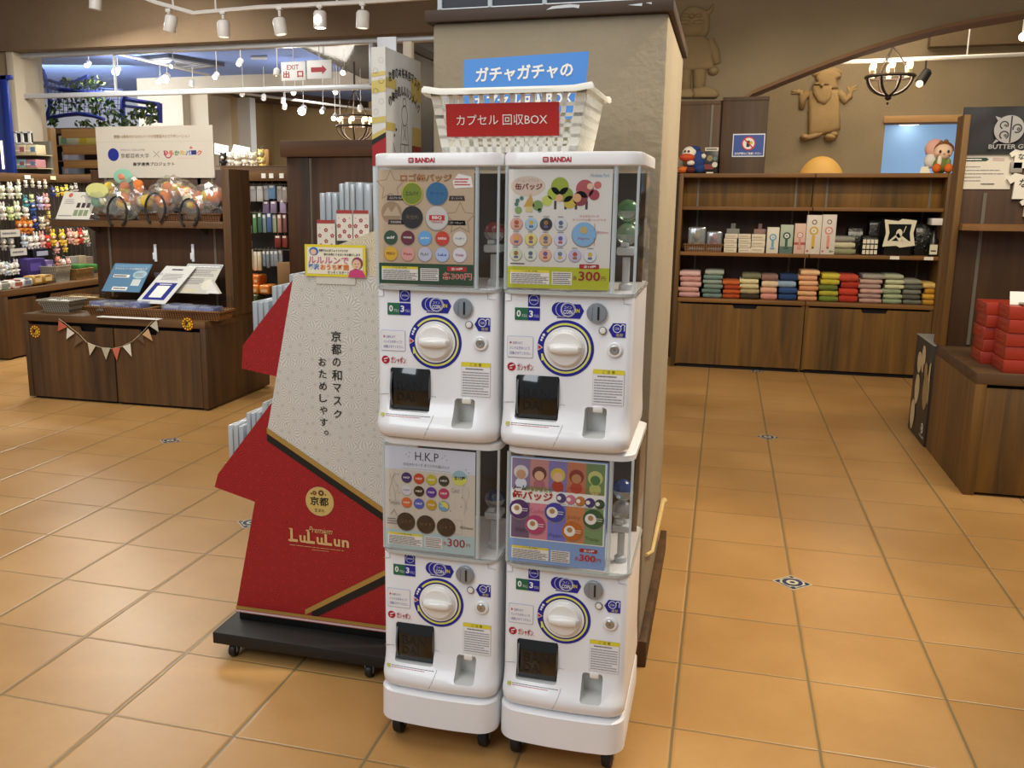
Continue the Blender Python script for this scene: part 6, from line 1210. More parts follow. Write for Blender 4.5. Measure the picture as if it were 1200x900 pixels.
def hanger(px, py, w, h, col, label, name, cat, group, film=False, y=RY_ + .05):
    p = at(px, py, y); d = (p - CAM).dot(CW) / F_PX; W, H = w * d, h * d; root = MB()
    root.box((p.x - W / 2, y - .012, p.z - H / 2), (p.x + W / 2, y + .012, p.z + H / 2), mat(col, .5, var=.15), min(W, .02) * .3, 2)
    root.box((p.x - W * .3, y - .0135, p.z + H * .30), (p.x + W * .3, y - .010, p.z + H * .46), PAPER)
    root.tube([(p.x, y, p.z + H * .45), (p.x, y, p.z + H * .5 + .02), (p.x, y + .02, p.z + H * .5 + .03)], .003, GREYM, 5)
    solo(root, name, label, cat, group)
r1 = [(275, 229, 4, 20, '#b8a880'), (279, 231, 4, 22, '#d0c8a8'), (283, 230, 4, 20, '#a89468'), (287, 232, 4, 22, '#c8bc98'), (291, 230, 4, 20, '#b8ac8c'), (297, 227, 8, 18, '#b4b4b8'), (305, 227, 8, 18, '#c4c4c4'), (312, 226, 7, 17, '#a8acb0'), (319, 225, 9, 16, '#6a90b8'), (328, 227, 7, 18, '#b8b0b0'), (334, 228, 6, 18, '#a8a098'), (312, 243, 8, 14, '#7a6a8a'), (321, 243, 8, 14, '#8a7a98'), (332, 242, 8, 16, '#b0a0c0')]
r2 = [(279, 254, 7, 8, '#d0ccd0'), (289, 254, 8, 8, '#b8bcc8'), (278, 268, 6, 10, '#2a2624'), (285, 268, 6, 10, '#e0dcd0'), (292, 269, 6, 9, '#d8d4c8'), (299, 262, 5, 22, '#5a8a5a'), (305, 261, 5, 23, '#3f6a58'), (310, 262, 5, 21, '#8aa0a8'), (316, 261, 6, 22, '#4a6a9a'), (322, 262, 5, 21, '#a8b8a0'), (328, 262, 5, 21, '#b08a78'), (334, 262, 5, 21, '#8a5a58')]
r3 = [(277, 305, 4, 20, '#d8cca8'), (281.5, 306, 4, 22, '#c8b890'), (286, 304, 4, 20, '#e0d8bc'), (290.5, 306, 4, 22, '#bcae88'), (295, 304, 4, 24, '#d8d0b4'), (299.5, 306, 5, 22, '#e4dcc8'), (304.5, 306, 5, 22, '#d0c4a4'), (310, 303, 4, 18, '#8a94a0'), (314.5, 304, 4, 20, '#7a8894'), (319, 303, 5, 18, '#9aa4ac'), (324, 303, 5, 18, '#8c98a4'), (329, 302, 5, 18, '#a0a8ac'), (326, 283, 8, 14, '#7a2a22'), (334, 283, 7, 14, '#8a3a2a'), (293, 286, 5, 8, '#a8a85a')]
for rn, R_ in (('top', r1), ('middle', r2), ('lower', r3)):
    for k, (px, py, w, h, col) in enumerate(R_): hanger(px, py, w, h, col, 'hanging accessory, %s counted from the left in the %s row of the accessory rack' % (ordinal(k), rn), 'hanging_accessory', 'accessory', 'accessories on the dark peg rack', y=RY_ + .05 + (.02 if k % 2 else 0))
for k, (px0, px1, pyt, pyb, col, w) in enumerate(((278, 304, 321, 333, '#d8742a', 'upper orange'), (278, 316, 333, 344, '#e08630', 'lower orange'), (281, 302, 344, 356, '#4a5a34', 'dark green'))):
    y = RY_ - .02 - .03 * k; a = at(px0, pyb, y); b = at(px1, pyt, y)
    n = 3
    for q in range(n):
        x0 = a.x + (b.x - a.x) * q / n; x1 = a.x + (b.x - a.x) * (q + 1) / n - .004; mb = MB(); mb.box((x0, y, a.z), (x1, y + .16, b.z - .01), mat(col, .35, var=.2, coat=.4), .018, 3); mb.box((x0 + .02, y - .001, a.z + .02), (x1 - .02, y + .004, a.z + .045), mat('#f0d0a0' if k < 2 else '#8aa05a', .5)); solo(mb, 'food_pack', '%s food pack on the rack base, %s from the left' % (w, ordinal(q)), 'pack', 'packs on the accessory rack base')
mb = MB(); a = at(324, 330, RY_); b = at(340, 308, RY_); mb.box((a.x, RY_ + .02, AZ0), (b.x, RY_ + .12, b.z), mat('#8a6a44', .8), .004); solo(mb, 'paper_bag', 'brown paper bag at the right of the accessory rack base', 'bag')
def top_plush(k, px, py, sp, col, label):
    p = at(px, py, RY_ + .14); d = (p - CAM).dot(CW) / F_PX; solo(plush(p, sp * d, col, None, 0, (.1, -1, 0)), 'plush_toy', label, 'plush', 'plush toys on top of the accessory rack')
for k, (px, py, sp, col, w) in enumerate(((262, 188, 14, '#1c1a1a', 'black plush'), (271, 187, 14, '#dcd8d0', 'white plush'), (279, 189, 15, '#e6e0d0', 'white plush'), (288, 187, 15, '#e8e2d2', 'white plush'), (297, 188, 15, '#e6dcc0', 'cream plush'), (306, 184, 14, '#e0cc78', 'yellow plush'), (308, 192, 13, '#dcc468', 'yellow plush'))): top_plush(k, px, py, sp, col, '%s on top of the accessory rack, %s from the left' % (w, ordinal(k)))
for k, (px, py, w) in enumerate(((256, 175, 'left'), (281, 177, 'right'))):
    p = at(px, py, RY_ + .22); mb = MB(); mb.prism([(p.x - .09, RY_ + .22, p.z - .03), (p.x + .09, RY_ + .22, p.z - .06), (p.x + .08, RY_ + .26, p.z + .03), (p.x - .08, RY_ + .26, p.z + .06)], (0, .004, 0), PAPER); mb.box((p.x - .004, RY_ + .225, at(300, 196, RY_).z + .012), (p.x + .004, RY_ + .235, p.z - .02), GREYM); mb.box((p.x - .04, RY_ + .20, at(300, 196, RY_).z + .0125), (p.x + .04, RY_ + .25, at(300, 196, RY_).z + .02), GREYM); solo(mb, 'price_board', 'tilted white card above the rack plush, %s one' % w, 'card')
mb = MB(); p = at(318, 185, RY_ + .3); mb.box((at(312, 170, RY_ + .24).x - .03, RY_ + .24, at(300, 196, RY_).z), (at(318, 170, RY_ + .24).x - .03, RY_ + .30, at(315, 175, RY_ + .24).z), WOOD_HZ, .003); solo(mb, 'wooden_post', 'short wooden post on top of the accessory rack beside yellow plush', 'post')
def tall_cabinet():
    y = 4.6; x0 = at(338, 300, y).x; x1 = -2.1; zt = at(335, 165, y).z; zc_ = at(337, 184, y).z
    root = thing('tall_cabinet', 'tall dark brown wooden cabinet with cornice behind the mask stand', 'cabinet', ((x0 + x1) / 2, 4.8, 0)); mb = MB(); mb.box((x0 + .01, y + .012, 0), (x1, y + .42, zt - .01), WOOD_D, .002); part(mb, 'carcass', root)
    xp = at(366, 300, y).x; mb = MB(); mb.box((x0 + .008, y, .03), (xp - .012, y + .014, zc_), WOOD_D, .002); part(mb, 'side_board', root); mb = MB(); mb.box((xp + .012, y, .03), (x1, y + .014, zc_), wood('#3a2416', '#5c3d24', 'Z'), .002); part(mb, 'front_board', root)
    mb = MB(); mb.box((xp - .010, y + .002, .1), (xp + .010, y + .008, zc_ - .01), GREYM); part(mb, 'upright', root, 'slotted metal upright'); mb = MB(); mb.box((x0 - .03, y - .03, zc_), (x1 + .02, y + .45, zt), wood('#4a301c', '#6a4628', 'X'), .004); part(mb, 'cornice', root)
tall_cabinet()
# ================================================================== RIGHT SIDE OF THE SHOP
def display_shelf(px0, px1, label, left_end, right_end):
    y0, yb = 5.20, 5.56; x0 = at(px0, 300, y0).x; x1 = at(px1, 300, y0).x; zt = at(900, 203, y0).z; zc = at(900, 208, y0).z; zb0 = .54
    root = thing('display_shelf', label, 'shelf unit', ((x0 + x1) / 2, y0, 0)); ends = []
    t = .03
    mb = MB(); mb.box((x0, y0, zb0 - .03), (x1, yb, zb0), WOOD_RX, .002); mb.box((x0, y0 + .01, .02), (x0 + .022, yb, zb0 - .03), WOOD_R); mb.box((x1 - .022, y0 + .01, .02), (x1, yb, zb0 - .03), WOOD_R); mb.box((x0 + .022, y0 + .03, .02), (x1 - .022, yb, zb0 - .04), DARK); mb.box((x0 + .02, y0 + .02, 0), (x1 - .02, yb, .022), DARK); part(mb, 'carcass', root)
    door_panel((x0 + .008, y0 + .002, .03), (1, 0, 0), x1 - x0 - .012, zb0 - .075, .018, WOOD_R, 'door', root, (.44, .18, .025), (0, 1, 0))
    mb = MB(); mb.box((x0, yb, zb0), (x1, yb + .02, zt - .005), WOOD_D); part(mb, 'back_panel', root)
    for name, py, yf in (('shelf', 297, y0 + .02), ('shelf', 242.5, y0 + .03)):
        z1 = at(900, py, yf).z; mb = MB(); mb.box((x0, yf, z1 - .026), (x1, yb, z1), WOOD_RX, .002); part(mb, name, root)
    zu = at(900, 242.5, y0 + .03).z; mb = MB(); mb.box((x0, y0 + .16, zu), (x1, y0 + .18, zt - .03), WOOD_R, .001); part(mb, 'upper_board', root, 'lighter plank board')
    mb = MB(); mb.box((x0, y0, zc), (x1, yb, zt), WOOD_RX, .002); part(mb, 'top_board', root)
    for e, x in ((left_end, x0 - t), (right_end, x1)):
        if e: mb = MB(); mb.box((x, y0 - .01, 0), (x + t, yb + .02, zt), WOOD_R, .002); part(mb, 'end_panel', root)
    for px in (817, 928, 963, 1080):
        xx = at(px, 260, yb).x
        if x0 < xx < x1:
            mb = MB(); mb.box((xx - .007, yb - .005, zb0), (xx + .007, yb, zu), GREYM); mb.box((xx - .007, y0 + .154, zu), (xx + .007, y0 + .16, zc), GREYM); part(mb, 'upright', root, 'slotted metal upright')
    return zb0, at(900, 297, y0 + .02).z, zt
SB0, SB1, SBT = display_shelf(796.5, 948, 'left unit of the dark wooden wall shelf holding towels and fan boxes', True, False)
display_shelf(949, 1101, 'right unit of the dark wooden wall shelf holding towels and black pouches', False, True)
def towel(x0, x1, y0, y1, z0, z1, col, label, seed):
    rd = random.Random(seed); mb = MB(); h = z1 - z0; n = 7; rings = []; m = mat(col, .95, var=.12, bump=.35, scale=160)
    for q in range(n):   # folded over: the front edge is a rounded fold
        t = q / (n - 1); x = x0 + (x1 - x0) * t; w = .0035 * math.sin(t * 9 + seed); sag = -.004 * math.sin(PI * t) * rd.random(); ring = []
        e = .5 if 0 < q < n - 1 else .38
        for A in [math.radians(a) for a in (90, 120, 150, 180, 210, 240, 270)]: ring.append((x, y0 + .02 + .02 * math.cos(A) + w, z0 + h * .5 + h * e * math.sin(A) + sag * 0))
        ring += [(x, y1, z0 + h * (.5 - e)), (x, y1, z0 + h * (.5 + e))]; rings.append(ring)
    mb.loft(rings, m)
    # the seam between the two folded halves
    mb.box((x0 + .004, y0 + .001, z0 + h * .46), (x1 - .004, y0 + .004, z0 + h * .52), m)
    solo(mb, 'folded_towel', label, 'towel', 'folded towels on the wall shelf')
stacks = [('pink', 796, 820, 318, ['#c89a94', '#c8988c', '#d0a49c', '#c49088', '#d8b4ac']), ('grey-green', 824, 846, 317, ['#6a8078', '#5f766e', '#76897e', '#8a9a8c', '#6f8880', '#a0aa9a']), ('orange', 847, 867, 329, ['#a8481c', '#b85420', '#a04018', '#c0602a']), ('cream and olive', 868, 890, 321, ['#3a2c20', '#a89a70', '#c8bc8c', '#d8cc98', '#77765a']), ('cream and salmon', 892, 911, 322, ['#c88a78', '#d0a084', '#d8c09c', '#8a6a60']), ('blue and white', 913, 934, 322, ['#24406e', '#2c4a7a', '#8aa0b4', '#24385e']), ('peach', 936, 958, 317, ['#c89068', '#d8a878', '#c88a60', '#dcae80', '#d09a70', '#e0b484']),
          ('yellow and green', 961, 983, 321, ['#6a7a2c', '#a8a032', '#5f6c2a', '#b8aa30', '#c4b43c']), ('red', 984, 1006, 322, ['#a8301c', '#b83a22', '#a02c1a', '#b84630']), ('pink and grey', 1008, 1034, 322, ['#b08a80', '#a0847a', '#c09a8c', '#a88c80', '#b8988a', '#9a9488']), ('pale green', 1036, 1058, 322, ['#8a9a78', '#a0aa84', '#8a9878', '#c4c49c', '#b8bc94', '#a4a88c']), ('dark grey', 1060, 1081, 328, ['#6a6c60', '#55584e', '#74766a', '#5c5e54', '#8a8a78']), ('yellow', 1083, 1104, 332, ['#b88828', '#c89a30', '#b8862a', '#d0b060'])]
for si, (w, p0, p1, pt, cols) in enumerate(stacks):
    y = 5.235; x0 = at(p0, 340, y).x; x1 = at(p1, 340, y).x; zt = at((p0 + p1) / 2, pt, y).z; n = len(cols); h = (zt - SB0) / n
    for k, c in enumerate(cols):
        j = random.uniform(-.012, .012) if k else 0
        towel(x0 + j, x1 + j, y + random.uniform(0, .012), y + .24, SB0 + h * k, SB0 + h * (k + 1), c, 'folded towel, %s from the bottom of the %s stack on the wall shelf' % (ordinal(k), w), si * 10 + k)
# middle shelf goods
def sbox(px0, px1, pyt, d, col, draw, label, name='carton', cat='box', yf=5.25, group=None, hang=None):
    x0 = at(px0, 290, yf).x; x1 = at(px1, 290, yf).x; zt = at((px0 + px1) / 2, pyt, yf).z; root = thing(name, label, cat, ((x0 + x1) / 2, yf + d / 2, SB1), group); mb = MB(); mb.box((x0, yf, SB1), (x1, yf + d, zt), mat(col, .55, var=.02), .002); s = Sheet(mb, (x0, yf - .0004, SB1), (1, 0, 0), (0, 0, 1), (0, -1, 0), .0008)
    if draw: draw(s, x1 - x0, zt - SB1)
    part(mb, 'box', root)
    if hang: mb = MB(); mb.box((x0 + (x1 - x0) * .2, yf + d * .4, zt), (x1 - (x1 - x0) * .2, yf + d * .4 + .003, zt + .05), mat(hang, .6)); mb.box((x0 + (x1 - x0) * .3, yf + d * .4, zt + .05), (x1 - (x1 - x0) * .3, yf + d * .4 + .003, zt + .07), mat(hang, .6)); part(mb, 'header_card', root)
def fan(c, tall=False, bg=None, band=None):
    def f(s, W, H):
        M = mat(c, .5, var=0)
        if bg: s.rect(0, 0, W, H * .25, mat(bg, .5, var=0), 1)
        if band: s.rect(0, H * .30, W, H * .38, mat(band, .5, var=0), 1)
        cy = .62 if not tall else .60; s.disc(W * .5, H * cy, W * .30, M, 2, 24); s.disc(W * .5, H * cy, W * .18, mat('#d8d8d0', .5, var=0), 3, 20); s.disc(W * .5, H * cy, W * .07, M, 4, 12)
        s.round(W * .40, H * (.24 if not tall else .14), W * .60, H * (cy - .12), W * .05, M, 2)
        if tall: s.ring(W * .5, H * .82, W * .12, W * .17, mat('#5a2a22', .5, var=0), 2); s.disc(W * .5, H * .17, W * .06, mat('#3a3a2a', .5, var=0), 4); s.disc(W * .15, H * .08, W * .07, mat('#b8423a', .5, var=0), 2)
        else: s.rect(W * .32, H * .15, W * .68, H * .22, M, 2)
    return f
sbox(898, 912, 266.5, .10, '#d8d0bc', fan('#6a9ab0'), 'cream carton with blue fan picture on the wall shelf', hang=None); sbox(913.5, 928.5, 263.5, .10, '#a8b49c', fan('#2f4f4a', bg='#4f6a5c'), 'green carton with dark fan picture on the wall shelf'); sbox(930, 943, 262, .10, '#d0b09c', fan('#c88a7c', band='#a8483a'), 'pink carton with fan picture on the wall shelf')
sbox(943.5, 961, 252, .08, '#d4cabb', fan('#c8a23a', True), 'tall white carton with yellow fan, left of the two tallest'); sbox(961.5, 978, 251.5, .08, '#cfc6ba', fan('#cf8a78', True), 'tall white carton with pink fan, right of the two tallest')
def bsmall(s, W, H): s.body(W * .1, H * .3, W * .9, H * .7, 1, mat('#b8a88a', .5, var=0), 1, 3, .5)
for st, (p0, p1, pt, n, w) in enumerate(((848.5, 863.5, 274, 4, 'left'), (865, 879.5, 274, 4, 'middle'), (880.5, 896.5, 274, 3, 'right'))):
    yf = 5.25; x0 = at(p0, 290, yf).x; x1 = at(p1, 290, yf).x; zt = at(870, pt, yf).z; h = (zt - SB1) / n
    for k in range(n):
        mb = MB(); j = random.uniform(-.004, .004); mb.box((x0 + j, yf, SB1 + h * k), (x1 + j, yf + .10, SB1 + h * (k + 1) - .002), mat('#d6cbb2', .55, var=.05), .002); s = Sheet(mb, (x0 + j, yf - .0005, SB1 + h * k), (1, 0, 0), (0, 0, 1), (0, -1, 0), .0006); bsmall(s, x1 - x0, h); solo(mb, 'small_box', 'small cream box, %s from the bottom of the %s little stack on the wall shelf' % (ordinal(k), w), 'box', 'small cream boxes on the wall shelf')
for k, (p0, p1, col) in enumerate(((851, 866, '#7a7a70'), (883, 897, '#8a6a62'))):
    yf = 5.37; x0 = at(p0, 280, yf).x; x1 = at(p1, 280, yf).x; zt = at(870, 262, yf).z; mb = MB(); mb.box((x0, yf, SB1), (x1, yf + .05, zt - .04), mat(col, .6), .002); mb.box((x0 + .03, yf + .02, zt - .04), (x1 - .03, yf + .024, zt), mat(col, .6), .001); solo(mb, 'hanging_pack', '%s pack with hang tab standing behind the small cream boxes' % ('grey' if k == 0 else 'dusty pink'), 'pack')
a, b = at(801, 290, 5.25), at(847, 290, 5.25); tray('wicker_tray', 'wicker tray with bagged figures at left end of the wall shelf', 'tray', a.x, b.x, 5.25, 5.45, SB1, .055, WK, .012)
for k, (p0, p1, pt, pb, col, c2, w) in enumerate(((806, 828, 266, 283, '#8a8450', '#b0a050', 'olive'), (828, 847, 271, 283, '#b04a34', '#c87858', 'red'))):
    y = 5.30; A, B = at(p0, pb, y), at(p1, pt, y); root = thing('bagged_figure', '%s figure in a clear bag standing in the wall shelf tray' % w, 'bagged figure', ((A.x + B.x) / 2, y, SB1 + .012)); cx = (A.x + B.x) / 2; mb = MB(); w_ = (B.x - A.x); hh = B.z - SB1 - .02
    mb.box((A.x + .01, y + .03, SB1 + .012), (B.x - .01, y + .05, B.z - .02), mat('#8a8a70', .6), .004); mb.ball((cx, y, SB1 + .07 + hh * .3), (w_ * .22, .03, w_ * .22), mat(c2, .7), 12, 8); mb.ball((cx - w_ * .22, y, SB1 + .05 + hh * .15), (w_ * .13, .025, w_ * .12), mat(col, .7), 10, 7); mb.ball((cx + w_ * .22, y, SB1 + .05 + hh * .15), (w_ * .13, .025, w_ * .12), mat(col, .7), 10, 7); mb.box((cx - w_ * .18, y - .02, SB1 + .012), (cx + w_ * .18, y + .02, SB1 + .07), mat(col, .7), .01); part(mb, 'figure', root)
    mb = MB(); mb.box((A.x, y - .045, SB1 + .01), (B.x, y + .06, B.z), PKT, .012, 2); part(mb, 'bag', root, 'clear bag')
for k, (z0, h, col) in enumerate(((0, .045, '#8a8a6a'), (.046, .045, '#c0b898'), (.092, .04, '#8f8c80'))):
    y = 5.25; a, b = at(972 + k, 290, y), at(1003 - k, 290, y); towel(a.x, b.x, y, y + .2, SB1 + z0, SB1 + z0 + h, col, 'folded grey cloth in bag, %s from the bottom beside the tall cartons' % ordinal(k), 300 + k)
def pouch(p0, p1, pt, y, draw, label, col='#12110f', d=.08, name='black_pouch'):
    a, b = at(p0, 295, y), at(p1, 295, y); zt = at((p0 + p1) / 2, pt, y).z; root = thing(name, label, 'pouch', ((a.x + b.x) / 2, y, SB1)); W, H = b.x - a.x, zt - SB1; mb = MB(); n = 10; rings = []
    for q in range(n + 1):
        t = q / n; e = d * (.25 + .75 * math.sin(PI * min(1, .15 + t * .85)) ** .6) * .5; k = .02 * W * math.sin(t * 7); rings.append([(a.x + k, y + d / 2, SB1 + H * t), (a.x + W * .12, y + d / 2 - e, SB1 + H * t), (a.x + W * .5, y + d / 2 - e * 1.1, SB1 + H * t), (b.x - W * .12, y + d / 2 - e, SB1 + H * t), (b.x - k, y + d / 2, SB1 + H * t), (b.x - W * .12, y + d / 2 + e, SB1 + H * t), (a.x + W * .5, y + d / 2 + e, SB1 + H * t), (a.x + W * .12, y + d / 2 + e, SB1 + H * t)])
    mb.loft(rings, mat(col, .35, coat=.4, var=.2, bump=.5, scale=40)); part(mb, 'bag', root)
    if draw: mb = MB(); s = Sheet(mb, (a.x, y + d / 2 - d * .56, SB1), (1, 0, 0), (0, 0, 1), (0, -1, 0), .001); draw(s, W, H); part(mb, 'print', root, 'white print')
CRM = mat('#d8d0b4', .6, var=0)
def pr_frame(s, W, H):
    s.poly([(W * .05, H * .97), (W * .45, H * .93), (W * .55, H * .99), (W * .97, H * .95), (W * .90, H * .62), (W * .98, H * .28), (W * .55, H * .22), (W * .45, H * .27), (W * .05, H * .24), (W * .12, H * .6)], CRM, 1); s.poly([(W * .17, H * .85), (W * .83, H * .85), (W * .80, H * .6), (W * .84, H * .40), (W * .18, H * .40), (W * .22, H * .62)], BLACK, 2)
    s.disc(W * .5, H * .60, W * .09, CRM, 3, 16, H * .12); s.poly([(W * .22, H * .40), (W * .48, H * .62), (W * .62, H * .40)], CRM, 3); s.poly([(W * .30, H * .40), (W * .42, H * .5), (W * .5, H * .4)], BLACK, 4); s.poly([(W * .55, H * .56), (W * .82, H * .38), (W * .6, H * .38)], CRM, 3); s.line(W * .62, H * .62, W * .68, H * .80, W * .02, CRM, 3)
def pr_grid(s, W, H):
    for q in range(4):
        for r in range(3): s.rect(W * (.10 + .21 * q), H * (.06 + .27 * r), W * (.26 + .21 * q), H * (.26 + .27 * r), CRM, 1)
def pr_dots(s, W, H):
    rd = random.Random(5)
    for q in range(26): s.disc(W * rd.uniform(.1, .9), H * rd.uniform(.15, .75), W * rd.uniform(.012, .03), mat('#8a8470', .6, var=0), 1, 6)
pouch(990, 1012, 266, 5.36, pr_dots, 'crinkled black bag with white dots behind the checked pouch'); pouch(1008, 1030, 276, 5.25, pr_grid, 'black pouch with white window checks on the wall shelf'); pouch(1014, 1036, 253, 5.42, pr_dots, 'tall black bag at the back of the wall shelf'); pouch(1031, 1072, 256, 5.27, pr_frame, 'black cushion pouch with white picture frame print on the wall shelf', d=.12); pouch(1068, 1098, 262, 5.36, pr_dots, 'black bag with pale speckles at right end of the wall shelf')
mb = MB(); a, b = at(1094, 290, 5.24), at(1102, 290, 5.24); cx = (a.x + b.x) / 2; zt = at(1098, 271, 5.24).z; mb.lathe([(.030, 0), (.032, .006), (.032, (zt - SB1) * .65), (.014, (zt - SB1) * .8), (.014, zt - SB1)], (cx - .02, 5.28, SB1), mat('#17130f', .3), 18); s = Sheet(mb, (cx - .045, 5.2465, SB1), (1, 0, 0), (0, 0, 1), (0, -1, 0)); s.rect(0, .015, .05, .085, CRM, 1); s.rect(.008, .035, .042, .045, INK, 2); solo(mb, 'dark_bottle', 'dark bottle with cream label at right end of the wall shelf', 'bottle')
for k, (p0, p1) in enumerate(((1043, 1054), (1083, 1094))):
    y = 5.2195; a, b = at(p0, 300, y), at(p1, 300, y); mb = MB(); mb.box((a.x, y - .003, SB1 - .024), (b.x, y, SB1 - .001), mat('#e0dac8', .6)); solo(mb, 'price_label', 'white price label on the wall shelf edge under the %s' % ('framed cushion pouch' if k == 0 else 'speckled black bag'), 'label')
mb = MB(); y = 5.22; a, b = at(1092, 260, y), at(1112, 260, y); mb.box((a.x, y, at(1100, 264, y).z), (a.x + .13, y + .16, at(1100, 256, y).z), mat('#d6d2c8', .6), .003); mb.box((a.x + .04, y + .06, SB1), (a.x + .07, y + .09, at(1100, 264, y).z), CLEAR); solo(mb, 'white_card_box', 'flat white card box held on a clear post, right end of wall shelf', 'card')
# panels above and behind the shelf
def wood_panel(p0, p1, pt, y, label, m, slot=None):
    a, b = at(p0, 160, y), at(p1, 160, y); zt = at((p0 + p1) / 2, pt, y).z; root = thing('wood_panel', label, 'panel', ((a.x + b.x) / 2, y, 0)); mb = MB(); mb.box((a.x, y, 0), (b.x, y + .022, zt), m, .002); part(mb, 'board', root)
    mb = MB(); mb.box((a.x - .002, y - .004, zt - .03), (b.x + .002, y + .026, zt), m, .002); part(mb, 'top_edge', root)
    if slot: x = at(slot, 160, y).x; mb = MB(); mb.box((x - .008, y - .006, 1.3), (x + .008, y, zt - .03), GREYM); part(mb, 'upright', root)
    return a, b, zt
wood_panel(780, 846, 118.5, 5.64, 'brown wooden panel with slotted upright under the left wall relief', wood('#4a3216', '#684a26', 'Z'), 833); wood_panel(845, 898.5, 113.5, 5.59, 'dark wooden panel carrying the small blue sign', wood('#36220a', '#523718', 'Z'))
def blue_sign2():
    y = 5.588; a, b = at(857.5, 184, y), at(897, 156.5, y); mb = MB(); W, H = b.x - a.x, b.z - a.z; mb.box((a.x, y - .006, a.z), (b.x, y, b.z), mat('#e4e6ee', .4)); s = Sheet(mb, (a.x, y - .0065, a.z), (1, 0, 0), (0, 0, 1), (0, -1, 0), .0012); s.rect(W * .03, H * .05, W * .97, H * .95, mat('#2a4a9c', .4, var=0), 1)
    cx, cy, r = W * .5, H * .58, H * .30; s.disc(cx, cy, r, PAPER, 2); s.ring(cx, cy, r * .82, r, REDINK, 4); s.rect(cx - r * .3, cy - r * .5, cx + r * .15, cy + r * .4, INK, 3); s.disc(cx + r * .35, cy + r * .1, r * .25, mat('#d8b85a', .5, var=0), 3, 12); s.line(cx - r * .62, cy + r * .62, cx + r * .62, cy - r * .62, r * .16, REDINK, 5); s.text('店内撮影はご遠慮ください', W * .08, H * .09, W * .92, H * .20, PAPER, 3, .02)
    solo(mb, 'prohibition_sign', 'small blue prohibition sign with red circle on the dark panel', 'sign')
blue_sign2()
# toys on top of the shelf
def seated_toy():
    y = 5.38; c = at(810, 188, y); root = thing('stuffed_toy', 'orange and blue stuffed toy sitting on the wall shelf left end', 'stuffed toy', (c.x, y, SBT)); B = lambda m, dx, dz, r, dy=0: m.ball((c.x + dx, y + dy, SBT + dz), r, _m, 12, 8)
    mb = MB(); _m = mat('#28407a', .9); B(mb, .035, .10, (.075, .06, .08)); mb.ball((c.x + .06, y, SBT + .045), (.05, .05, .045), _m); part(mb, 'body', root)
    mb = MB(); _m = mat('#e8e0d0', .9); mb.ball((c.x - .015, y - .02, SBT + .155), (.055, .05, .05), _m); _m = mat('#28407a', .9); mb.ball((c.x + .015, y, SBT + .185), (.05, .045, .025), _m); _m = mat('#c8502a', .8); mb.ball((c.x - .03, y - .06, SBT + .12), (.06, .05, .03), _m); mb.ball((c.x - .02, y - .065, SBT + .165), .010, mat('#15120f', .3)); mb.ball((c.x - .045, y - .055, SBT + .165), .010, mat('#15120f', .3)); part(mb, 'head', root)
    mb = MB(); _m = mat('#d87028', .9); mb.ball((c.x - .055, y - .06, SBT + .028), (.045, .06, .028), _m); mb.ball((c.x + .0, y - .08, SBT + .026), (.035, .055, .026), mat('#5a2420', .9)); part(mb, 'feet', root)
    mb = MB(); _m = mat('#e0d8c8', .9); mb.ball((c.x + .09, y - .03, SBT + .13), .02, _m); mb.ball((c.x - .0, y - .07, SBT + .08), (.03, .02, .02), _m); part(mb, 'hands', root)
seated_toy()
def toy_box():
    y = 5.36; a, b = at(824.5, 203, y), at(840.5, 203, y); zt = at(832, 177, y).z; root = thing('toy_box', 'black boxed toy with pale header card on the wall shelf top', 'toy box', ((a.x + b.x) / 2, y, SBT)); mb = MB(); mb.box((a.x, y, SBT), (b.x, y + .08, zt), mat('#171412', .4), .003); s = Sheet(mb, (a.x, y - .0006, SBT), (1, 0, 0), (0, 0, 1), (0, -1, 0), .001); W, H = b.x - a.x, zt - SBT
    s.rect(0, H * .2, W * .7, H * .42, mat('#7a2a22', .5, var=0), 1); s.disc(W * .4, H * .68, W * .22, mat('#8a7a5a', .5, var=0), 1, 16); s.disc(W * .78, H * .4, W * .2, mat('#d8cfc0', .6, var=0), 2, 14); s.rect(W * .2, 0, W * .7, H * .08, CRM, 1); s.disc(W * .78, H * .66, W * .15, mat('#5f7a6a', .5, var=0), 1, 12); part(mb, 'box', root)
    mb = MB(); mb.box((a.x, y + .03, zt), (b.x, y + .034, zt + .028), mat('#d8d0bc', .6), .002); s = Sheet(mb, (a.x, y + .0294, zt), (1, 0, 0), (0, 0, 1), (0, -1, 0)); s.body(W * .1, .008, W * .9, .022, 1, INK, 1, 4, .6); part(mb, 'header_card', root)
toy_box()
for k, (p0, p1, pt, col, w) in enumerate(((792, 800, 184, '#c8b8a0', 'cream'), (792, 799, 196, '#1c1826', 'dark'), (816, 823, 186, '#4a6a5c', 'green'))):
    y = 5.46 if k != 1 else 5.30; a, b = at(p0, 203, y), at(p1, 203, y); mb = MB(); mb.box((a.x, y, SBT), (b.x, y + .06, at(p0, pt, y).z), mat(col, .5), .003); mb.box((a.x + .008, y - .001, SBT + .01), (b.x - .008, y, SBT + .03), CRM); solo(mb, 'small_carton', 'small %s carton beside the orange and blue toy' % w, 'box')
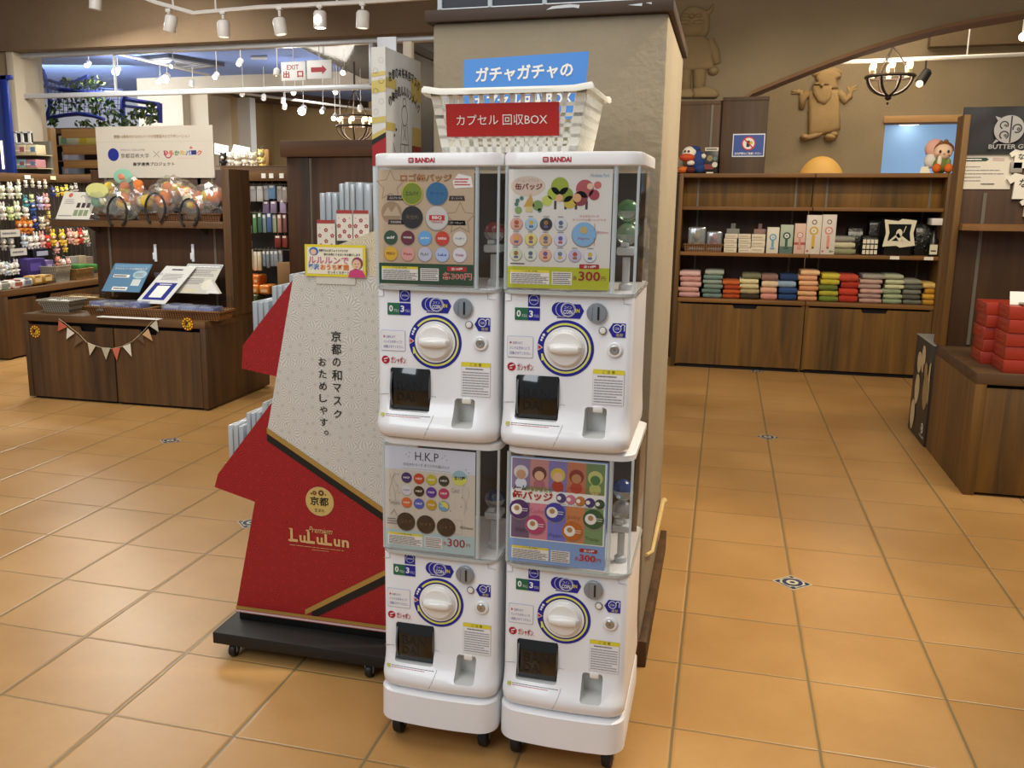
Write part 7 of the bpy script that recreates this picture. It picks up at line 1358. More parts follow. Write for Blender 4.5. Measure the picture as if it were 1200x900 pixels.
def doll():
    y = 5.36; c = at(1098, 190, y); root = thing('plush_doll', 'plush doll with brown hair and pink hood sitting on the shelf top', 'plush doll', (c.x + .01, y, SBT)); X = c.x + .015
    mb = MB(); mb.ball((X + .01, y - .01, SBT + .06), (.055, .05, .06), mat('#6a7a3a', .9)); mb.ball((X - .01, y - .055, SBT + .085), (.016, .016, .04), mat('#e8dcc8', .9)); mb.ball((X + .05, y - .045, SBT + .075), (.018, .018, .03), mat('#7a8a48', .9)); part(mb, 'body', root)
    mb = MB(); mb.ball((X + .015, y - .02, SBT + .15), (.062, .055, .058), mat('#e8c8a8', .9), 16, 10)
    for t in (-1, 1): mb.ball((X + .012 + t * .026, y - .073, SBT + .15), (.008, .006, .011), mat('#2a1a14', .3)); mb.ball((X + .012 + t * .038, y - .066, SBT + .132), (.012, .006, .008), mat('#e0a088', .9))
    mb.ball((X + .012, y - .076, SBT + .134), (.006, .005, .004), mat('#c87a6a', .8)); part(mb, 'head', root)
    mb = MB(); mb.ball((X + .02, y + .002, SBT + .168), (.068, .058, .055), mat('#7a4a24', .95, bump=.6, scale=150), 14, 9); mb.ball((X + .03, y, SBT + .218), (.018, .016, .02), mat('#8a5a2c', .95)); mb.ball((X - .005, y - .02, SBT + .212), (.014, .014, .018), mat('#8a5a2c', .95)); part(mb, 'hair', root)
    mb = MB(); mb.ball((X - .03, y + .03, SBT + .175), (.070, .045, .068), mat('#dca898', .95), 14, 9); mb.ball((X - .05, y + .02, SBT + .09), (.05, .04, .055), mat('#d8d4cc', .95)); part(mb, 'hood', root, 'pink hood with pale lining')
    mb = MB()
    for t in (-1, 1): mb.ball((X + .012 + t * .038, y - .065, SBT + .034), (.030, .045, .034), mat('#d86a20', .9))
    part(mb, 'shoes', root, 'orange shoes')
    mb = MB(); z = SBT; mb.prism([(X - .13, y - .05, z + .002), (X - .06, y - .05, z + .002), (X - .075, y - .03, z + .05), (X - .12, y - .03, z + .045)], (0, .004, 0), mat('#e4dfc8', .7)); part(mb, 'tag', root, 'pale paper tag')
doll()
# ---------------------------------------------------------------- right cabinet with black banner
QX0, QX1, QY0, QY1, QZ = 1.145, 2.35, 2.29, 3.12, .556
def right_cabinet():
    root = thing('display_cabinet', 'brown display cabinet at the right edge with black banner and shelf', 'cabinet', (1.7, 2.7, 0)); D1 = wood('#352008', '#543617', 'Z'); D2 = wood('#402a14', '#5e4224', 'X')
    mb = MB(); mb.box((QX0, QY0, QZ - .05), (QX1, QY1, QZ), D2, .002); mb.box((QX0, QY0, 0), (QX0 + .045, QY1, QZ - .05), WOOD_R, .001); mb.box((QX0 + .045, QY0 + .04, .01), (QX1, QY1, QZ - .05), DARK); part(mb, 'carcass', root)
    x0 = at(1150.5, 500, QY0).x; mb = MB(); mb.box((x0, QY0 + .006, .014), (QX1, QY0 + .026, QZ - .066), WOOD_R, .001); part(mb, 'door', root)
    ye = 3.06; zt = at(1130, 127, ye).z; xa = QX0; mb = MB(); mb.box((xa, ye, QZ), (xa + .03, ye + .14, zt - .03), WOOD_R, .002); part(mb, 'end_panel', root); mb = MB(); mb.box((xa + .03, ye + .04, QZ), (QX1, ye + .06, zt - .01), D1, .001); part(mb, 'back_panel', root)
    zs = at(1150, 263, 2.98).z; mb = MB(); mb.prism([(xa + .03, ye + .04, zs), (xa + .03, 2.99, zs), (xa + .10, 2.96, zs), (QX1, 2.96, zs), (QX1, ye + .04, zs)], (0, 0, -.03), WOOD_RX); part(mb, 'shelf', root)
    for px in (1146,): x = at(px, 300, ye + .04).x; mb = MB(); mb.box((x - .008, ye + .034, QZ + .01), (x + .008, ye + .04, at(1150, 226, ye + .04).z), GREYM); part(mb, 'upright', root, 'slotted metal upright')
    return ye + .04
QB = right_cabinet()
def banner():
    y = QB - .004; a, b = at(1123.5, 181, y), at(1200, 124.5, y); W = .52; H = b.z - a.z; root = thing('black_banner', 'black cloth banner with pale round emblem above the cream notice sheet', 'banner', (a.x + W / 2, y, a.z)); mb = MB(); n = 14; mm = mat('#26272a', .75, var=.25, scale=14)
    rows = []
    for r in range(9):
        row = []
        for q in range(n + 1): u, v = q / n, r / 8; row.append((a.x + W * u, y - .012 - .007 * math.sin(u * 7 + v * 3) * v - .006 * math.sin(u * 15 - v * 9) * v, a.z + H * v))
        rows.append(row)
    vs = [[mb.bm.verts.new(p) for p in r] for r in rows]; bk = [[mb.bm.verts.new((p[0], y, p[2])) for p in r] for r in rows]; i = mb.mi(mm)
    for A, cl in ((vs, 1), (bk, 0)):
        for r in range(8):
            for q in range(n): f = mb.bm.faces.new((A[r][q], A[r][q + 1], A[r + 1][q + 1], A[r + 1][q])); f.material_index = i
    ed = [(vs[0], bk[0]), (vs[8], bk[8]), ([r[0] for r in vs], [r[0] for r in bk]), ([r[n] for r in vs], [r[n] for r in bk])]
    for A, B in ed:
        for q in range(len(A) - 1): f = mb.bm.faces.new((A[q], A[q + 1], B[q + 1], B[q])); f.material_index = i
    part(mb, 'cloth', root)
    mb = MB(); s = Sheet(mb, (a.x, y - .027, a.z), (1, 0, 0), (0, 0, 1), (0, -1, 0), .0008); LG = mat('#9c9a98', .6, var=0); cc = at(1182.5, 151.5, y - .025); cx, cz = cc.x - a.x, cc.z - a.z; r = .066
    s.disc(cx, cz, r, LG, 1, 36); BK = mat('#26272a', .6, var=0)
    s.line(cx + r * .1, cz + r * .95, cx + r * .12, cz - r * .95, r * .1, BK, 2)
    for x, z, rr, t0, t1 in ((-.36, .30, .30, -30, 250), (-.30, -.42, .32, -60, 240), (.52, .05, .33, -120, 200)):
        s.ring(cx + r * x, cz + r * z, r * rr * .72, r * rr, BK, 2, 40, t0, t1); s.ring(cx + r * (x + .08), cz + r * (z - .04), r * rr * .12, r * rr * .34, BK, 2, 24, t0 - 60, t1 - 40)
    s.poly([(cx - r * .8, cz + r * .62), (cx - r * 1.0, cz + r * .95), (cx - r * .62, cz + r * .82)], LG, 1); s.poly([(cx - r * .8, cz - r * .72), (cx - r * 1.0, cz - r * 1.05), (cx - r * .6, cz - r * .84)], LG, 1)
    t0 = at(1158, 174.6, y - .025); s.text('BUTTER GUILD', t0.x - a.x, t0.z - a.z, t0.x - a.x + .225, t0.z - a.z + .022, LG, 1, .02); part(mb, 'emblem', root, 'grey emblem and lettering')
banner()
def notice():
    y = QB - .001; a, b = at(1120.5, 221.5, y), at(1188, 180.5, y); mb = MB(); W, H = b.x - a.x, b.z - a.z; mb.box((a.x, y - .003, a.z), (b.x, y, b.z), mat('#d4cdbc', .5, var=.03)); s = Sheet(mb, (a.x, y - .0035, a.z), (1, 0, 0), (0, 0, 1), (0, -1, 0), .0008); s.poly([(W * .05, H * .80), (W * .50, H * .80), (W * .55, H * .85), (W * .50, H * .90), (W * .05, H * .90)], mat('#1f3f30', .5, var=0), 1); s.body(W * .12, H * .83, W * .46, H * .87, 1, PAPER, 2, 3, .7); s.body(W * .62, H * .80, W * .84, H * .90, 2, mat('#b8888a', .5, var=0), 1, 5, .4)
    for q in range(5): s.body(W * .10, H * (.62 - .10 * q), W * (.85 if q in (1, 2) else .5), H * (.66 - .10 * q), 1, GREYINK, 1, 8 + q, .5)
    s.body(W * .45, H * .12, W * .70, H * .17, 1, INK, 1, 22, .6); solo(mb, 'notice_sheet', 'cream notice sheet with green heading below the black banner', 'notice')
notice()
def mini_shirt(px, py, sc, label):
    y = QB - .020; c = at(px, py, y); e = sc; pts = [(-.30, .5), (-.12, .46), (0, .42), (.12, .46), (.30, .5), (.56, .28), (.42, .08), (.28, .18), (.30, -.5), (-.30, -.5), (-.28, .18), (-.42, .08), (-.56, .28)]
    root = thing('mini_shirt', label, 'mini shirt', (c.x, y, c.z - .5 * e)); mb = MB(); mb.prism([(c.x + x * e, y, c.z + z * e) for x, z in pts], (0, .018, 0), mat('#dedacb', .8, var=.04)); part(mb, 'cloth', root); mb = MB(); s = Sheet(mb, (c.x, y - .0008, c.z), (1, 0, 0), (0, 0, 1), (0, -1, 0)); s.text('な', -.12 * e, -.05 * e, .16 * e, .28 * e, INK, 1, .02); part(mb, 'print', root)
mini_shirt(1196, 186, .09, 'small white mini T-shirt pinned highest beside the notice sheet'); mini_shirt(1198, 218, .125, 'larger white mini T-shirt pinned below the grey pack'); mini_shirt(1208, 243, .09, 'mini T-shirt cut by the right picture edge above the shelf')
mb = MB(); y = QB - .02; c = at(1191, 194, y); mb.box((c.x - .024, y, c.z - .035), (c.x + .03, y + .018, c.z + .02), mat('#9a948a', .4), .005); mb.tube([(c.x, y + .01, c.z + .02), (c.x, y + .01, c.z + .04), (c.x, QB, c.z + .045)], .003, GREYM, 6); solo(mb, 'grey_pack', 'small grey hanging pack between the two white mini T-shirts', 'pack')
RBX = mat('#a02c16', .4, coat=.2, var=.03); RBG = mat('#c8603c', .4, .2, var=0)
def red_box(x0, y0, z0, w, d, h, label):
    mb = MB(); mb.box((x0, y0, z0), (x0 + w, y0 + d, z0 + h - .0015), RBX, .003); s = Sheet(mb, (x0 - .0004, y0 + d, z0), (0, -1, 0), (0, 0, 1), (-1, 0, 0), .0006)
    for a, b, c_, e in ((.16, .25, .84, .31), (.16, .69, .84, .75), (.16, .25, .19, .75), (.81, .25, .84, .75)): s.rect(d * a, h * b, d * c_, h * e, RBG, 1)
    s = Sheet(mb, (x0, y0 - .0004, z0), (1, 0, 0), (0, 0, 1), (0, -1, 0), .0006); s.body(w * .35, h * .35, w * .8, h * .7, 1, mat('#e0b080', .5, var=0), 1, 4, .6); s.text('菓', w * .5, h * .2, w * .62, h * .8, mat('#e8d0b0', .5, var=0), 2)
    solo(mb, 'red_box', label, 'box', 'red gift boxes on the right cabinet')
n0 = atz(1175, 437, QZ); l0 = atz(1158, 423, QZ)
for k in range(5): red_box(n0.x + .004 * (k % 2), n0.y + .004 * ((k * 2) % 3), QZ + .0585 * k, .36, .19, .0585, 'red gift box, %s from the bottom of the front stack on the right cabinet' % ordinal(k))
lx = l0.x - .012
for k in range(5): red_box(n0.x - .035 + .006 * (k % 2), n0.y + .23 + .004 * (k % 3), QZ + .0565 * k, .34, .19, .0565, 'red gift box, %s from the bottom of the rear stack on the right cabinet' % ordinal(k))
mb = MB(); c = at(1190, 372, n0.y + .05); z = QZ + .0585 * 5; mb.prism([(c.x - .02, n0.y + .08, z), (c.x + .09, n0.y + .08, z), (c.x + .09, n0.y + .10, z + .055), (c.x - .02, n0.y + .10, z + .055)], (0, .003, 0), PAPER); mb.prism([(c.x - .01, n0.y + .083, z), (c.x + .08, n0.y + .083, z), (c.x + .08, n0.y + .14, z), (c.x - .01, n0.y + .14, z)], (0, 0, .003), CLEAR); mb.box((c.x + .0, n0.y + .10, z + .003), (c.x + .07, n0.y + .103, z + .04), PAPER); solo(mb, 'price_card', 'white price card standing on the front stack of red boxes', 'price card')
mb = MB(); z = QZ + .0585 * 5; mb.box((n0.x + .05, n0.y + .02, z), (n0.x + .30, n0.y + .16, z + .012), mat('#6a6250', .25, coat=.6, var=.3), .006); solo(mb, 'wrapped_pack', 'film-wrapped flat pack on top of the front red box stack', 'pack')
def cookie_box():
    x0, x1, y0, y1, zt = 1.135, 1.50, QY1 + .006, 3.58, .548; root = thing('picture_carton', 'dark carton printed with pale biscuits on the floor behind the right cabinet', 'carton', ((x0 + x1) / 2, 3.35, 0)); mb = MB(); mb.box((x0, y0, 0), (x1, y1, zt), mat('#2e281f', .5), .003); mb.box((x0 - .001, y0 - .001, zt - .002), (x1 + .001, y1 + .001, zt + .002), mat('#b0aca2', .6)); part(mb, 'box', root)
    mb = MB(); s = Sheet(mb, (x0 - .001, y1, 0), (0, -1, 0), (0, 0, 1), (-1, 0, 0), .001); W = y1 - y0; H = zt; BI = mat('#c8b48a', .7, var=.15, scale=200); BI2 = mat('#9c8454', .7, var=.1)
    def Q(px, py): p = atx(px, py, x0); return y1 - p.y, p.z
    for px, py, rx, rz, rot, m, k in ((1078, 424, .055, .06, 0, BI, 1), (1083, 420, .05, .075, 0, BI, 2), (1086, 435, .04, .05, 0, BI2, 3), (1091, 438, .035, .06, 0, BI, 3), (1075, 455, .06, .085, 0, BI, 1), (1085, 458, .07, .10, 0, BI2, 2), (1093, 462, .04, .07, 0, BI, 1), (1070, 484, .055, .085, 0, BI, 3), (1083, 436, .012, .05, 0, mat('#5a4024', .7, var=0), 4)):
        a, b = Q(px, py); a = min(max(a, .0), W); pts = []
        for q in range(22): A = 2 * PI * q / 22; pts.append((min(max(a + rx * math.cos(A), .001), W - .001), b + rz * (math.sin(A)) * (1 + .06 * math.sin(3 * A))))
        s.poly(pts, m, k)
    a, b = Q(1086, 508); s.disc(min(a, W - .07), b, .028, PAPER, 2, 20); s.ring(min(a, W - .07), b, .012, .02, mat('#2e281f', .5), 3, 20); s.text('BUTTER GUILD', min(a, W - .07) - .05, b - .05, min(a, W - .07) + .05, b - .037, PAPER, 2); part(mb, 'picture', root, 'printed biscuit picture with white emblem')
cookie_box()
# ================================================================== UP HIGH AND FAR AWAY
def depth_of(p): return (p - CAM).dot(CW) / F_PX
BULB = mat('#fff0d0', .4, emit=14.0); BULBC = mat('#f4f8ff', .4, emit=14.0); DIMB = mat('#ffe8c4', .4, emit=3.0); FWHITE = mat('#d9d7d2', .4)
# ---- front track with its spotlights
TY = 3.0
def rail(pts, r, label, name='light_track', m=None):
    mb = MB(); mb.tube(pts, r, m or FWHITE, 6); P = Vector(pts[0]); root = solo(mb, name, label, 'light track'); return root
tp = [at(165, -4, TY), at(183, 3, TY), at(227, 15.5, TY), at(300, 9, TY), at(440, 1.5, TY), at(505, -3, TY)]
rail(tp, .013, 'white angled ceiling light track at top left')
for k, px in enumerate((203, 253, 395)):
    pt = at(px, {203: 9, 253: 13.2, 395: 4}[px], TY); mb = MB(); mb.tube([pt + V(0, 0, .012), V(pt.x, pt.y, 3.25)], .006, FWHITE, 6); solo(mb, 'track_hanger', 'thin white rod holding the ceiling light track, %s from the left' % ordinal(k), 'rod')
def track_spot(px, py, tilt, lit, label, ty, top_py):
    """white tin-shaped spotlight under the track: stem and head"""
    c = at(px, py, ty); top = at(px + (1 if tilt > 0 else -1) * 0, top_py, ty); root = thing('track_spotlight', label, 'spotlight', top, 'white spotlights on the front track'); top = V(c.x, c.y, top.z) if abs(tilt) < .2 else V(c.x - tilt * .04, c.y, top.z); root.location = top
    mb = MB(); mb.tube([top, V(top.x, top.y, c.z + .055)], .008, FWHITE, 6); mb.box((top.x - .016, top.y - .012, top.z - .02), (top.x + .016, top.y + .012, top.z), FWHITE, .003); part(mb, 'stem', root)
    M = Matrix.Translation(c) @ Matrix.Rotation(tilt, 4, 'Y'); t = MB(); t.lathe([(.030, -.045), (.036, -.047), (.037, -.044), (.037, .035), (.030, .046), (.012, .050)], (0, 0, 0), FWHITE, 18); bmesh.ops.transform(t.bm, matrix=M, verts=t.bm.verts[:]); hd = part(t, 'head', root)
    t = MB(); t.lathe([(.029, -.0462), (.029, -.044), (.002, -.038)], (0, 0, 0), BULBC if lit else mat('#f2ead8', .3, emit=1.2), 16)
    if lit: t.ball((0, -.034, -.005), .022, BULBC)
    bmesh.ops.transform(t.bm, matrix=M, verts=t.bm.verts[:]); part(t, 'lamp', hd)
    if lit: l = spot('track_spot_beam', c + V(0, -.03, -.06), c + V(.2, -2.2, -2.3), 25, NEUT, 70)
for px, py, tilt, lit, w, tpy in ((200, 27.5, .25, False, 'leftmost of the row, tilted', 10), (262, 34, 0, False, 'second of the row, hanging straight', 12.5), (328, 31, -.15, False, 'third of the row, slightly tilted', 7.5), (375, 23, 0, True, 'the lit one, fourth of the row', 5), (425, 23, .05, False, 'rightmost of the row near the pillar', 2.5)):
    track_spot(px, py, tilt, lit, 'white track spotlight, %s' % w, TY, tpy)
def lone_spot():
    c = at(112, 2, 3.0); root = thing('track_spotlight', 'white track spotlight cut by the top edge at upper left', 'spotlight', (c.x, c.y, c.z + .1), 'white spotlights on the front track'); t = MB(); M = Matrix.Translation(c) @ Matrix.Rotation(.15, 4, 'Y'); t.lathe([(.030, -.045), (.037, -.044), (.037, .035), (.030, .046), (.012, .050)], (0, 0, 0), FWHITE, 18); bmesh.ops.transform(t.bm, matrix=M, verts=t.bm.verts[:]); part(t, 'head', root)
    t = MB(); t.tube([c + V(0, 0, .05), V(c.x, c.y, 3.25)], .008, FWHITE, 6); part(t, 'stem', root)
lone_spot()
# ---- exit signs hanging on the glass
def exit_sign(p0, p1, pt, pb, draw, label, name):
    y = BY + .085; a, b = at(p0, pb, y), at(p1, pt, y); W, H = b.x - a.x, b.z - a.z; root = thing(name, label, 'sign', ((a.x + b.x) / 2, y, a.z)); mb = MB(); mb.box((a.x, y - .012, a.z), (b.x, y, b.z), mat('#e6e8e8', .4), .003); s = Sheet(mb, (a.x, y - .0125, a.z), (1, 0, 0), (0, 0, 1), (0, -1, 0), .0015); draw(s, W, H); part(mb, 'face', root)
    mb = MB(); mb.tube([(a.x + W * .5, y - .006, b.z), (a.x + W * .5, y - .006, zb - .044)], .004, FWHITE, 5); part(mb, 'hanger', root)
SGR = mat('#a81c2c', .5, var=0)
def ex1(s, W, H): s.text('EXIT', W * .24, H * .58, W * .73, H * .84, SGR, 1, .01); s.text('出', W * .08, H * .14, W * .34, H * .52, SGR, 1, .03); s.text('口', W * .66, H * .16, W * .90, H * .50, SGR, 1, .04)
def ex2(s, W, H): s.rect(W * .17, H * .36, W * .62, H * .62, SGR, 1); s.poly([(W * .62, H * .24), (W * .80, H * .49), (W * .62, H * .74)], SGR, 1)
exit_sign(330.5, 358.5, 72, 95, ex1, 'white sign reading EXIT 出口 in red on the glass transom', 'exit_sign'); exit_sign(360.5, 389, 70, 93, ex2, 'white sign with red right arrow on the glass transom', 'arrow_sign')
# ---- blue trellis with ivy in the left room
BLF = mat('#26358a', .4); IVY = [mat('#3c5a2c', .6, var=.2), mat('#55743a', .6, var=.2), mat('#2c4426', .6, var=.2), mat('#7c8f5c', .6, var=.2)]
def trellis():
    y = 8.4; P = lambda px, py: at(px, py, y); root = thing('wagon_trellis', 'blue metal wagon-shaped trellis in the room beyond the glass', 'trellis', (P(115, 150).x, y, P(115, 150).z)); R_ = .03
    mb = MB(); mb.tube([P(46, 79), P(50, 84), P(55, 97), P(58, 110), P(59, 125), P(55, 138), P(48, 146)], R_, BLF, 8); mb.tube([P(51, 81), P(49, 86), P(53, 87)], .018, BLF, 6); part(mb, 'left_scroll', root)
    mb = MB(); mb.tube([P(34, 77), P(44, 79)], .018, mat('#b8c0c8', .3, .6), 6); part(mb, 'handle', root)
    mb = MB(); mb.tube([P(57, 94), P(70, 98), P(85, 97), P(103, 89)], .022, BLF, 6); part(mb, 'top_scroll', root); mb = MB(); mb.tube([P(30, 96), P(70, 105), P(105, 109), P(145, 109)], .028, BLF, 6); part(mb, 'upper_bar', root)
    mb = MB(); mb.tube([P(59, 138), P(75, 135), P(92, 133.5), P(110, 136), P(122, 140)], .026, BLF, 6); part(mb, 'lower_bar', root); mb = MB(); mb.tube([P(147, 108), P(144, 118), P(143.5, 130), P(146, 148)], .034, BLF, 6); part(mb, 'post', root)
    for k, (a, b) in enumerate((((145, 116), (187, 122.5)), ((145, 124), (187, 129)), ((150, 133), (186, 137)))): mb = MB(); mb.tube([P(*a), P(*b)], .02 if k else .028, BLF, 6); part(mb, 'side_bar', root)
    mb = MB(); mb.tube([P(187, 121), P(187.5, 144)], .034, BLF, 6); part(mb, 'end_post', root)
    mb = MB(); BAR = mat('#3a4c9c', .4)
    for q in range(18): x = 60 + 83 * q / 17; mb.tube([P(x, 97 + 11 * q / 17), P(x, 135)], .005, BAR, 4)
    for q in range(6): yy = 103 + 6 * q; mb.tube([P(59, yy - 4), P(144, yy + 2)], .005, BAR, 4)
    part(mb, 'grid', root)
    mb = MB(); mb.box((P(48, 150).x, y - .15, P(100, 152).z - .06), (P(190, 150).x, y + .5, P(100, 150.5).z), WOOD_HZ); mb.box((P(60, 150).x, y, 0), (P(66, 150).x, y + .2, P(100, 152).z), WOOD_HZ); mb.box((P(176, 150).x, y, 0), (P(182, 150).x, y + .2, P(100, 152).z), WOOD_HZ); solo(mb, 'timber_stand', 'timber stand carrying the blue trellis in the far left room', 'stand')
    iv = bpy.data.objects
    rd = random.Random(11)
    for nm, label, spots in (('ivy', 'ivy growing thick along the left half of the blue trellis', [(38, 122, 9, 7), (45, 115, 7, 6), (62, 125, 9, 12), (75, 118, 10, 10), (88, 100, 12, 6), (100, 98, 14, 8), (112, 98, 12, 7), (85, 112, 14, 8), (95, 122, 12, 8), (62, 142, 9, 6), (76, 96, 6, 4)]), ('ivy', 'ivy hanging over the right half of the blue trellis', [(106, 114, 9, 8), (115, 128, 9, 8), (125, 120, 8, 7), (132, 132, 10, 9), (140, 140, 12, 8), (155, 138, 12, 9), (168, 134, 10, 8), (178, 128, 7, 7), (120, 145, 14, 4), (150, 147, 12, 4), (100, 145, 10, 4), (178, 142, 7, 6)])):
        mb = MB()
        for cx, cy, rx, ry in spots:
            for q in range(20):
                px, py = cx + rd.gauss(0, .5) * rx, cy + rd.gauss(0, .5) * ry; p = at(px, py, y + rd.uniform(-.22, .06)); L_ = rd.uniform(.025, .05); A = rd.uniform(0, 2 * PI); T_ = rd.uniform(-.6, .6); d = V(math.cos(A), T_ * .6, math.sin(A)); e = V(-math.sin(A), rd.uniform(-.6, .6), math.cos(A)) * .5; m = rd.choice(IVY)
                a0, a1 = p - d * L_, p + d * L_; fold = V(0, -.012, 0); b0, b1 = p + e * L_ + fold, p - e * L_ + fold
                mb.poly([a0, b0, a1], m); mb.poly([a0, a1, b1], m)
        o = solo(mb, nm, label, 'ivy'); o['kind'] = 'stuff'
trellis()
# ---- slatted timber screen and goods behind it
def slat_screen():
    y = 6.7; P = lambda px, py: at(px, py, y); root = thing('slat_screen', 'pale timber screen of wide horizontal slats below the blue trellis', 'screen', (P(90, 200).x, y, 0)); WS = wood('#8a6438', '#b48a54', 'X'); WV = wood('#9a7444', '#c09860', 'Z')
    for t, b in ((151, 161.5), (170.5, 181), (187.5, 197), (204, 212)): mb = MB(); mb.box((P(60, 0).x, y, P(90, b).z), (P(140, 0).x, y + .03, P(90, t).z), WS, .002); part(mb, 'slat', root)
    for px0, px1 in ((50, 60.5),): mb = MB(); mb.box((P(px0, 150).x, y - .03, 0), (P(px1, 150).x, y + .06, P(55, 150).z), WV, .003); part(mb, 'post', root)
    mb = MB(); mb.box((P(34, 150).x, y + .02, 0), (P(50, 150).x, y + .05, P(45, 151).z), wood('#4a3018', '#6e4a28', 'Z')); part(mb, 'side_board', root)
    mb = MB(); mb.box((P(60, 212).x, y + .06, 0), (P(140, 212).x, y + .4, P(90, 200).z - .6), WS); part(mb, 'back_rail', root)
slat_screen()
for k, (p0, p1, pt, pb, col, c2, w) in enumerate(((69, 92, 161, 168, '#c8d4c0', '#7aa88a', 'pale green'), (92, 116, 161, 168, '#d8d070', '#c8b83a', 'yellow'), (73, 91, 180, 186.5, '#c0cce8', '#e8ecf4', 'pale blue'), (73, 91, 197.5, 203.5, '#a8c0e0', '#e8ecf4', 'blue'))):
    y = 7.0; a, b = at(p0, pb + 1, y), at(p1, pt - 1, y); mb = MB(); mb.box((a.x, y, a.z - .01), (b.x, y + .12, b.z + .01), mat(col, .4, var=.1), .004); mb.box((a.x + .03, y - .001, a.z + .01), (a.x + (b.x - a.x) * .4, y, b.z - .01), mat(c2, .4)); mb.box((a.x + .01, y + .03, a.z - .04), (b.x - .01, y + .09, a.z - .01), WOOD_H); solo(mb, 'shelf_pack', '%s pack seen through a gap of the slatted timber screen' % w, 'pack')
mb = MB(); a, b = at(69, 205, 7.0), at(116, 160, 7.0)
mb.box((a.x - .1, 7.13, 0), (b.x + .1, 7.18, b.z + .05), mat('#2c2018', .8)); mb.box((a.x - .1, 6.98, at(90, 206, 7).z), (b.x + .1, 7.13, at(90, 205, 7).z), WOOD_H); mb.box((a.x - .1, 6.98, at(90, 189, 7).z), (b.x + .1, 7.13, at(90, 188.3, 7).z), WOOD_H); mb.box((a.x - .1, 6.98, at(90, 171, 7).z), (b.x + .1, 7.13, at(90, 170, 7).z), WOOD_H); solo(mb, 'back_shelf', 'dark shelf standing behind the slatted timber screen', 'shelf')
# rack of gift boxes left of the screen, blue frame post
def gift_rack():
    y = 5.45; P = lambda px, py: at(px, py, y); root = thing('gift_rack', 'white wire rack of pastel gift boxes beside the blue post', 'rack', (P(32, 200).x, y, 0)); mb = MB(); mb.box((P(10, 0 + 200).x, y + .12, 0), (P(50, 200).x, y + .16, P(30, 165).z), mat('#6a6458', .6)); part(mb, 'back_panel', root)
    mb = MB(); x0, x1 = P(9, 155).x, P(36, 155).x
    for px in (10.5, 17, 25, 33.5): mb.box((P(px, 155).x - .012, y, P(20, 168).z), (P(px, 155).x + .012, y + .02, P(20, 154).z), FWHITE)
    mb.box((x0, y, P(20, 156).z), (x1, y + .02, P(20, 154.5).z), FWHITE); mb.box((x0, y, P(20, 168.5).z), (x1, y + .02, P(20, 167).z), FWHITE); mb.box((x0, y + .015, P(20, 168).z), (x1, y + .025, P(20, 155).z), mat('#22201e', .5)); part(mb, 'wire_top', root)
    for py in (181.5, 197): mb = MB(); mb.box((P(9, 180).x, y - .1, P(30, py + 1).z), (P(51, 180).x, y + .12, P(30, py).z), mat('#c8b890', .6)); part(mb, 'shelf', root)
    cols = [['#b8b8cc', '#c8b898', '#d4c4a0'], ['#c8c0b0', '#c89a84', '#cbbda0'], ['#c87a7a', '#8ab0b0', '#c0848a']]
    for r, (pt, pb) in enumerate(((170, 181), (176, 186) if False else (170, 181), (187, 196.5))):
        if r == 1: continue
        for q in range(3):
            a, b = P(13 + 12.5 * q, pb), P(24 + 12.5 * q, pt); mb = MB(); mb.box((a.x, y - .08, a.z), (b.x, y + .05, b.z), mat(cols[r][q], .5), .003); mb.box((a.x, y - .0815, a.z + (b.z - a.z) * .3), (b.x, y - .08, a.z + (b.z - a.z) * .45), mat('#e6ddd0', .5)); mb.box((a.x + .05, y - .082, a.z + .02), (a.x + .10, y - .0805, b.z - .02), mat('#9a5a5a' if (r + q) % 2 else '#5a7a9a', .5)); solo(mb, 'gift_carton', 'pastel gift carton, %s from the left in the %s row of the white rack' % (ordinal(q), 'upper' if r == 0 else 'lower'), 'box', 'pastel cartons on the white wire rack')
gift_rack()
def blue_post():  # blue door frame post, its warm glow imitating reflections
    y = 5.3; P = lambda px, py: at(px, py, y); root = thing('blue_frame_post', 'blue metal frame post with glowing warm reflections cut by the left picture edge', 'frame', (P(4, 205).x, y, 0)); B2 = mat('#1d2f7c', .3); zt = P(5, 88).z
    for px0, px1 in ((-14, -6), (5, 12)): mb = MB(); x0, x1 = P(px0, 150).x, P(px1, 150).x; mb.box((x0, y, 0), (x1, y + .04, zt), B2, .003); part(mb, 'upright', root)
    mb = MB(); mb.box((P(-14, 90).x, y, zt - .04), (P(12, 90).x, y + .04, zt), B2, .003); part(mb, 'top_bar', root)
    mb = MB(); mb.box((P(-6, 150).x, y + .01, .1), (P(5, 150).x, y + .03, zt - .04), mat('#2a3a86', .15)); part(mb, 'panel', root)
    mb = MB(); mb.box((P(1, 180).x, y + .002, P(2, 198).z), (P(3, 180).x, y + .009, P(2, 165).z), DIMB); part(mb, 'warm_reflection', root, 'warm reflection made as a glowing strip')  # reflection on the blue metal, put in as an emissive strip
blue_post()
